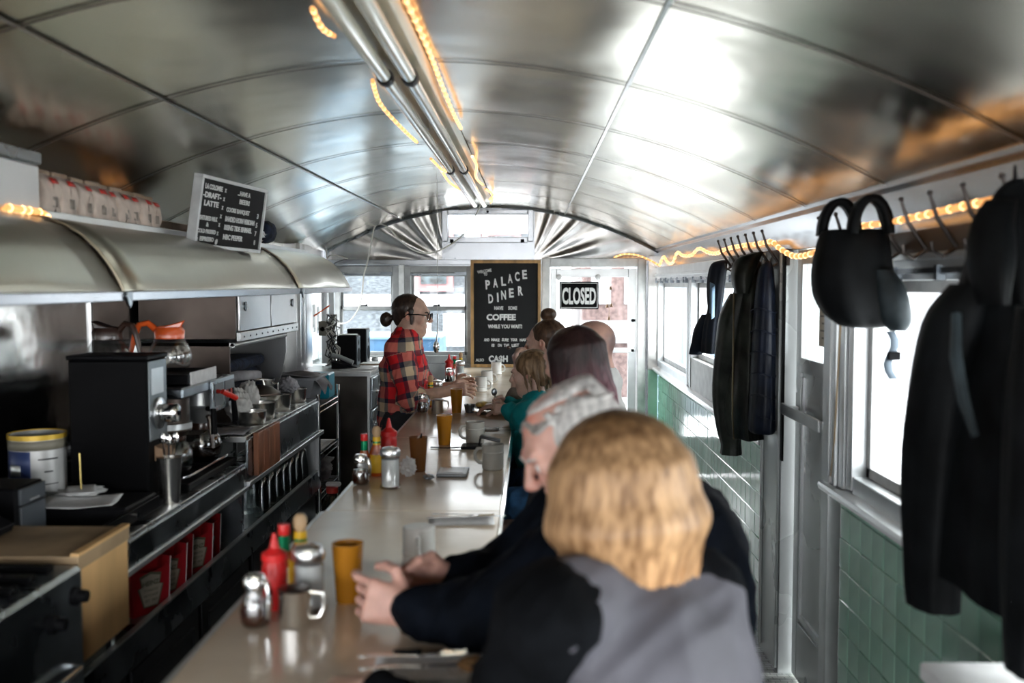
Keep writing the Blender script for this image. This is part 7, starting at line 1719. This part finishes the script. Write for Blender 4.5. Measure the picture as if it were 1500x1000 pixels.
def uv7(V):
    lat = V3(0, 1, 0); cs = [c for c in caps if c[4] in ('torso', 'arml', 'armr', 'forel', 'forer')]
    best = np.full(len(V), 9.); U = np.zeros((len(V), 2))
    for a, b, ra, rb, g in cs:
        ab = b-a; t = np.clip((V-a)@ab/ab.dot(ab), 0, 1); d = np.linalg.norm(V-a-t[:, None]*ab, axis=1)-(ra+(rb-ra)*t); m_ = d < best; best[m_] = d[m_]
        if g == 'torso':
            R = V-np.array([X7, D7, 0]); u = np.arctan2(R[:, 1], R[:, 0])*.17; v = V[:, 2]
        else:
            L_ = np.linalg.norm(ab); ax = ab/L_; e1 = nrm(np.cross(ax, (0, 0, 1)) if abs(ax[2]) < .9 else np.cross(ax, (1, 0, 0))); e2 = np.cross(ax, e1); R = V-a; u = np.arctan2(R@e2, R@e1)*.065; v = R@ax+(0 if 'arm' in g else .06)
        U[m_, 0] = u[m_]+1; U[m_, 1] = v[m_]+1
    return U
M_pl = plaid()
def cx7(T_):
    T_.cap(J['neck']+V3(.03, -.05, -.01), J['neck']+V3(.07, -.02, -.055), .018, .015, .01); T_.cap(J['neck']+V3(-.03, -.06, .01), J['neck']+V3(.03, -.055, -.01), .02, .018, .015)
    T_.cap(J['neck']+V3(-.03, .06, .01), J['neck']+V3(.03, .055, -.01), .02, .018, .015); T_.cap(J['pelvis']+V3(0, 0, -.02), J['pelvis']+V3(0, 0, .1), .13, .125, .05)
    T_.cap(J['pelvis']+V3(0, -.07, -.06), J['pelvis']+V3(0, -.06, .1), .115, .11, .05); T_.cap(J['pelvis']+V3(0, .07, -.06), J['pelvis']+V3(0, .06, .1), .115, .11, .05)
cloth('trousers', ('pants',), mat('black jeans', (.015, .015, .018), .85), .012, (.005, 14)); cloth('shoes', ('shoe',), M_shoe, .012, None)
cloth('plaid_shirt', ('torso', 'arml', 'armr', 'forel', 'forer'), M_pl, .020, (.006, 17), uv=uv7, hh=.005, extra=cx7, shrink={'forel': .35, 'forer': .2})
def hair7(T_):
    P = lambda x, y, z: h7+HM7@V3(x, y, z)
    T_.ell(P(0, -.030, .040), V3(.081, .092, .083), HM7, .02); T_.ell(P(0, -.070, -.01), V3(.062, .040, .06), HM7, .02)
    T_.ell(P(0, -.150, -.038), V3(.030, .036, .042), HM7, .008); T_.cap(P(0, -.10, -.02), P(0, -.135, -.03), .014, .014, .008)
o = hairmesh('tied_hair', hairmat('near black brown hair', (.05, .03, .022), (.012, .008, .006), st=(60, 60, 30), rough=.35), root, h7-.21, h7+.17, .004, hair7, noise=(.0015, 60, 7), cuts=()); o['label'] = 'dark hair tied back in a low bun'
bpy.data.objects.remove(o)
# hairline: cut only the cap, not the bun
def hair7b(T_):
    hair7(T_); P = lambda x, y, z: h7+HM7@V3(x, y, z)
    T_.ell(P(0, .108, -.004), V3(.10, .058, .062), HM7, .008, 'sub')
    for q in (-1, 1): T_.ell(P(q*.075, .035, -.035), V3(.05, .045, .055), HM7, .008, 'sub'); T_.cap(P(q*.072, .006, .03), P(q*.071, .016, -.042), .013, .008, .010)
o = hairmesh('tied_hair', MATS['near black brown hair'], root, h7-.21, h7+.17, .004, hair7b, noise=(.0012, 60, 7)); o['label'] = 'dark hair tied back in a low bun with sideburns'
eyes(h7, HM7, 1, root, brow=(.02, .012, .01))
q = MB(); P = lambda x, y, z: Vector(h7+HM7@V3(x, y, z))
for k_ in (-1, 1):
    ring = [P(k_*(.033+.025*math.copysign(abs(cos(a))**.7, cos(a))), .108-.35*abs(.033+.025*cos(a))*.25, .004+.019*math.copysign(abs(sin(a))**.7, sin(a))) for a in [2*pi*i/20 for i in range(21)]]
    q.tube(ring, .0032, 6); q.tube([P(k_*.060, .098, .012), P(k_*.078, .05, .013), P(k_*.082, -.01, .008), P(k_*.080, -.025, -.008)], .0034, 6)
q.tube([P(-.010, .108, .010), P(.010, .108, .010)], .003, 6)
o = q.build('glasses_frame', M_blackp, root); o['label'] = 'thick black rimmed glasses'
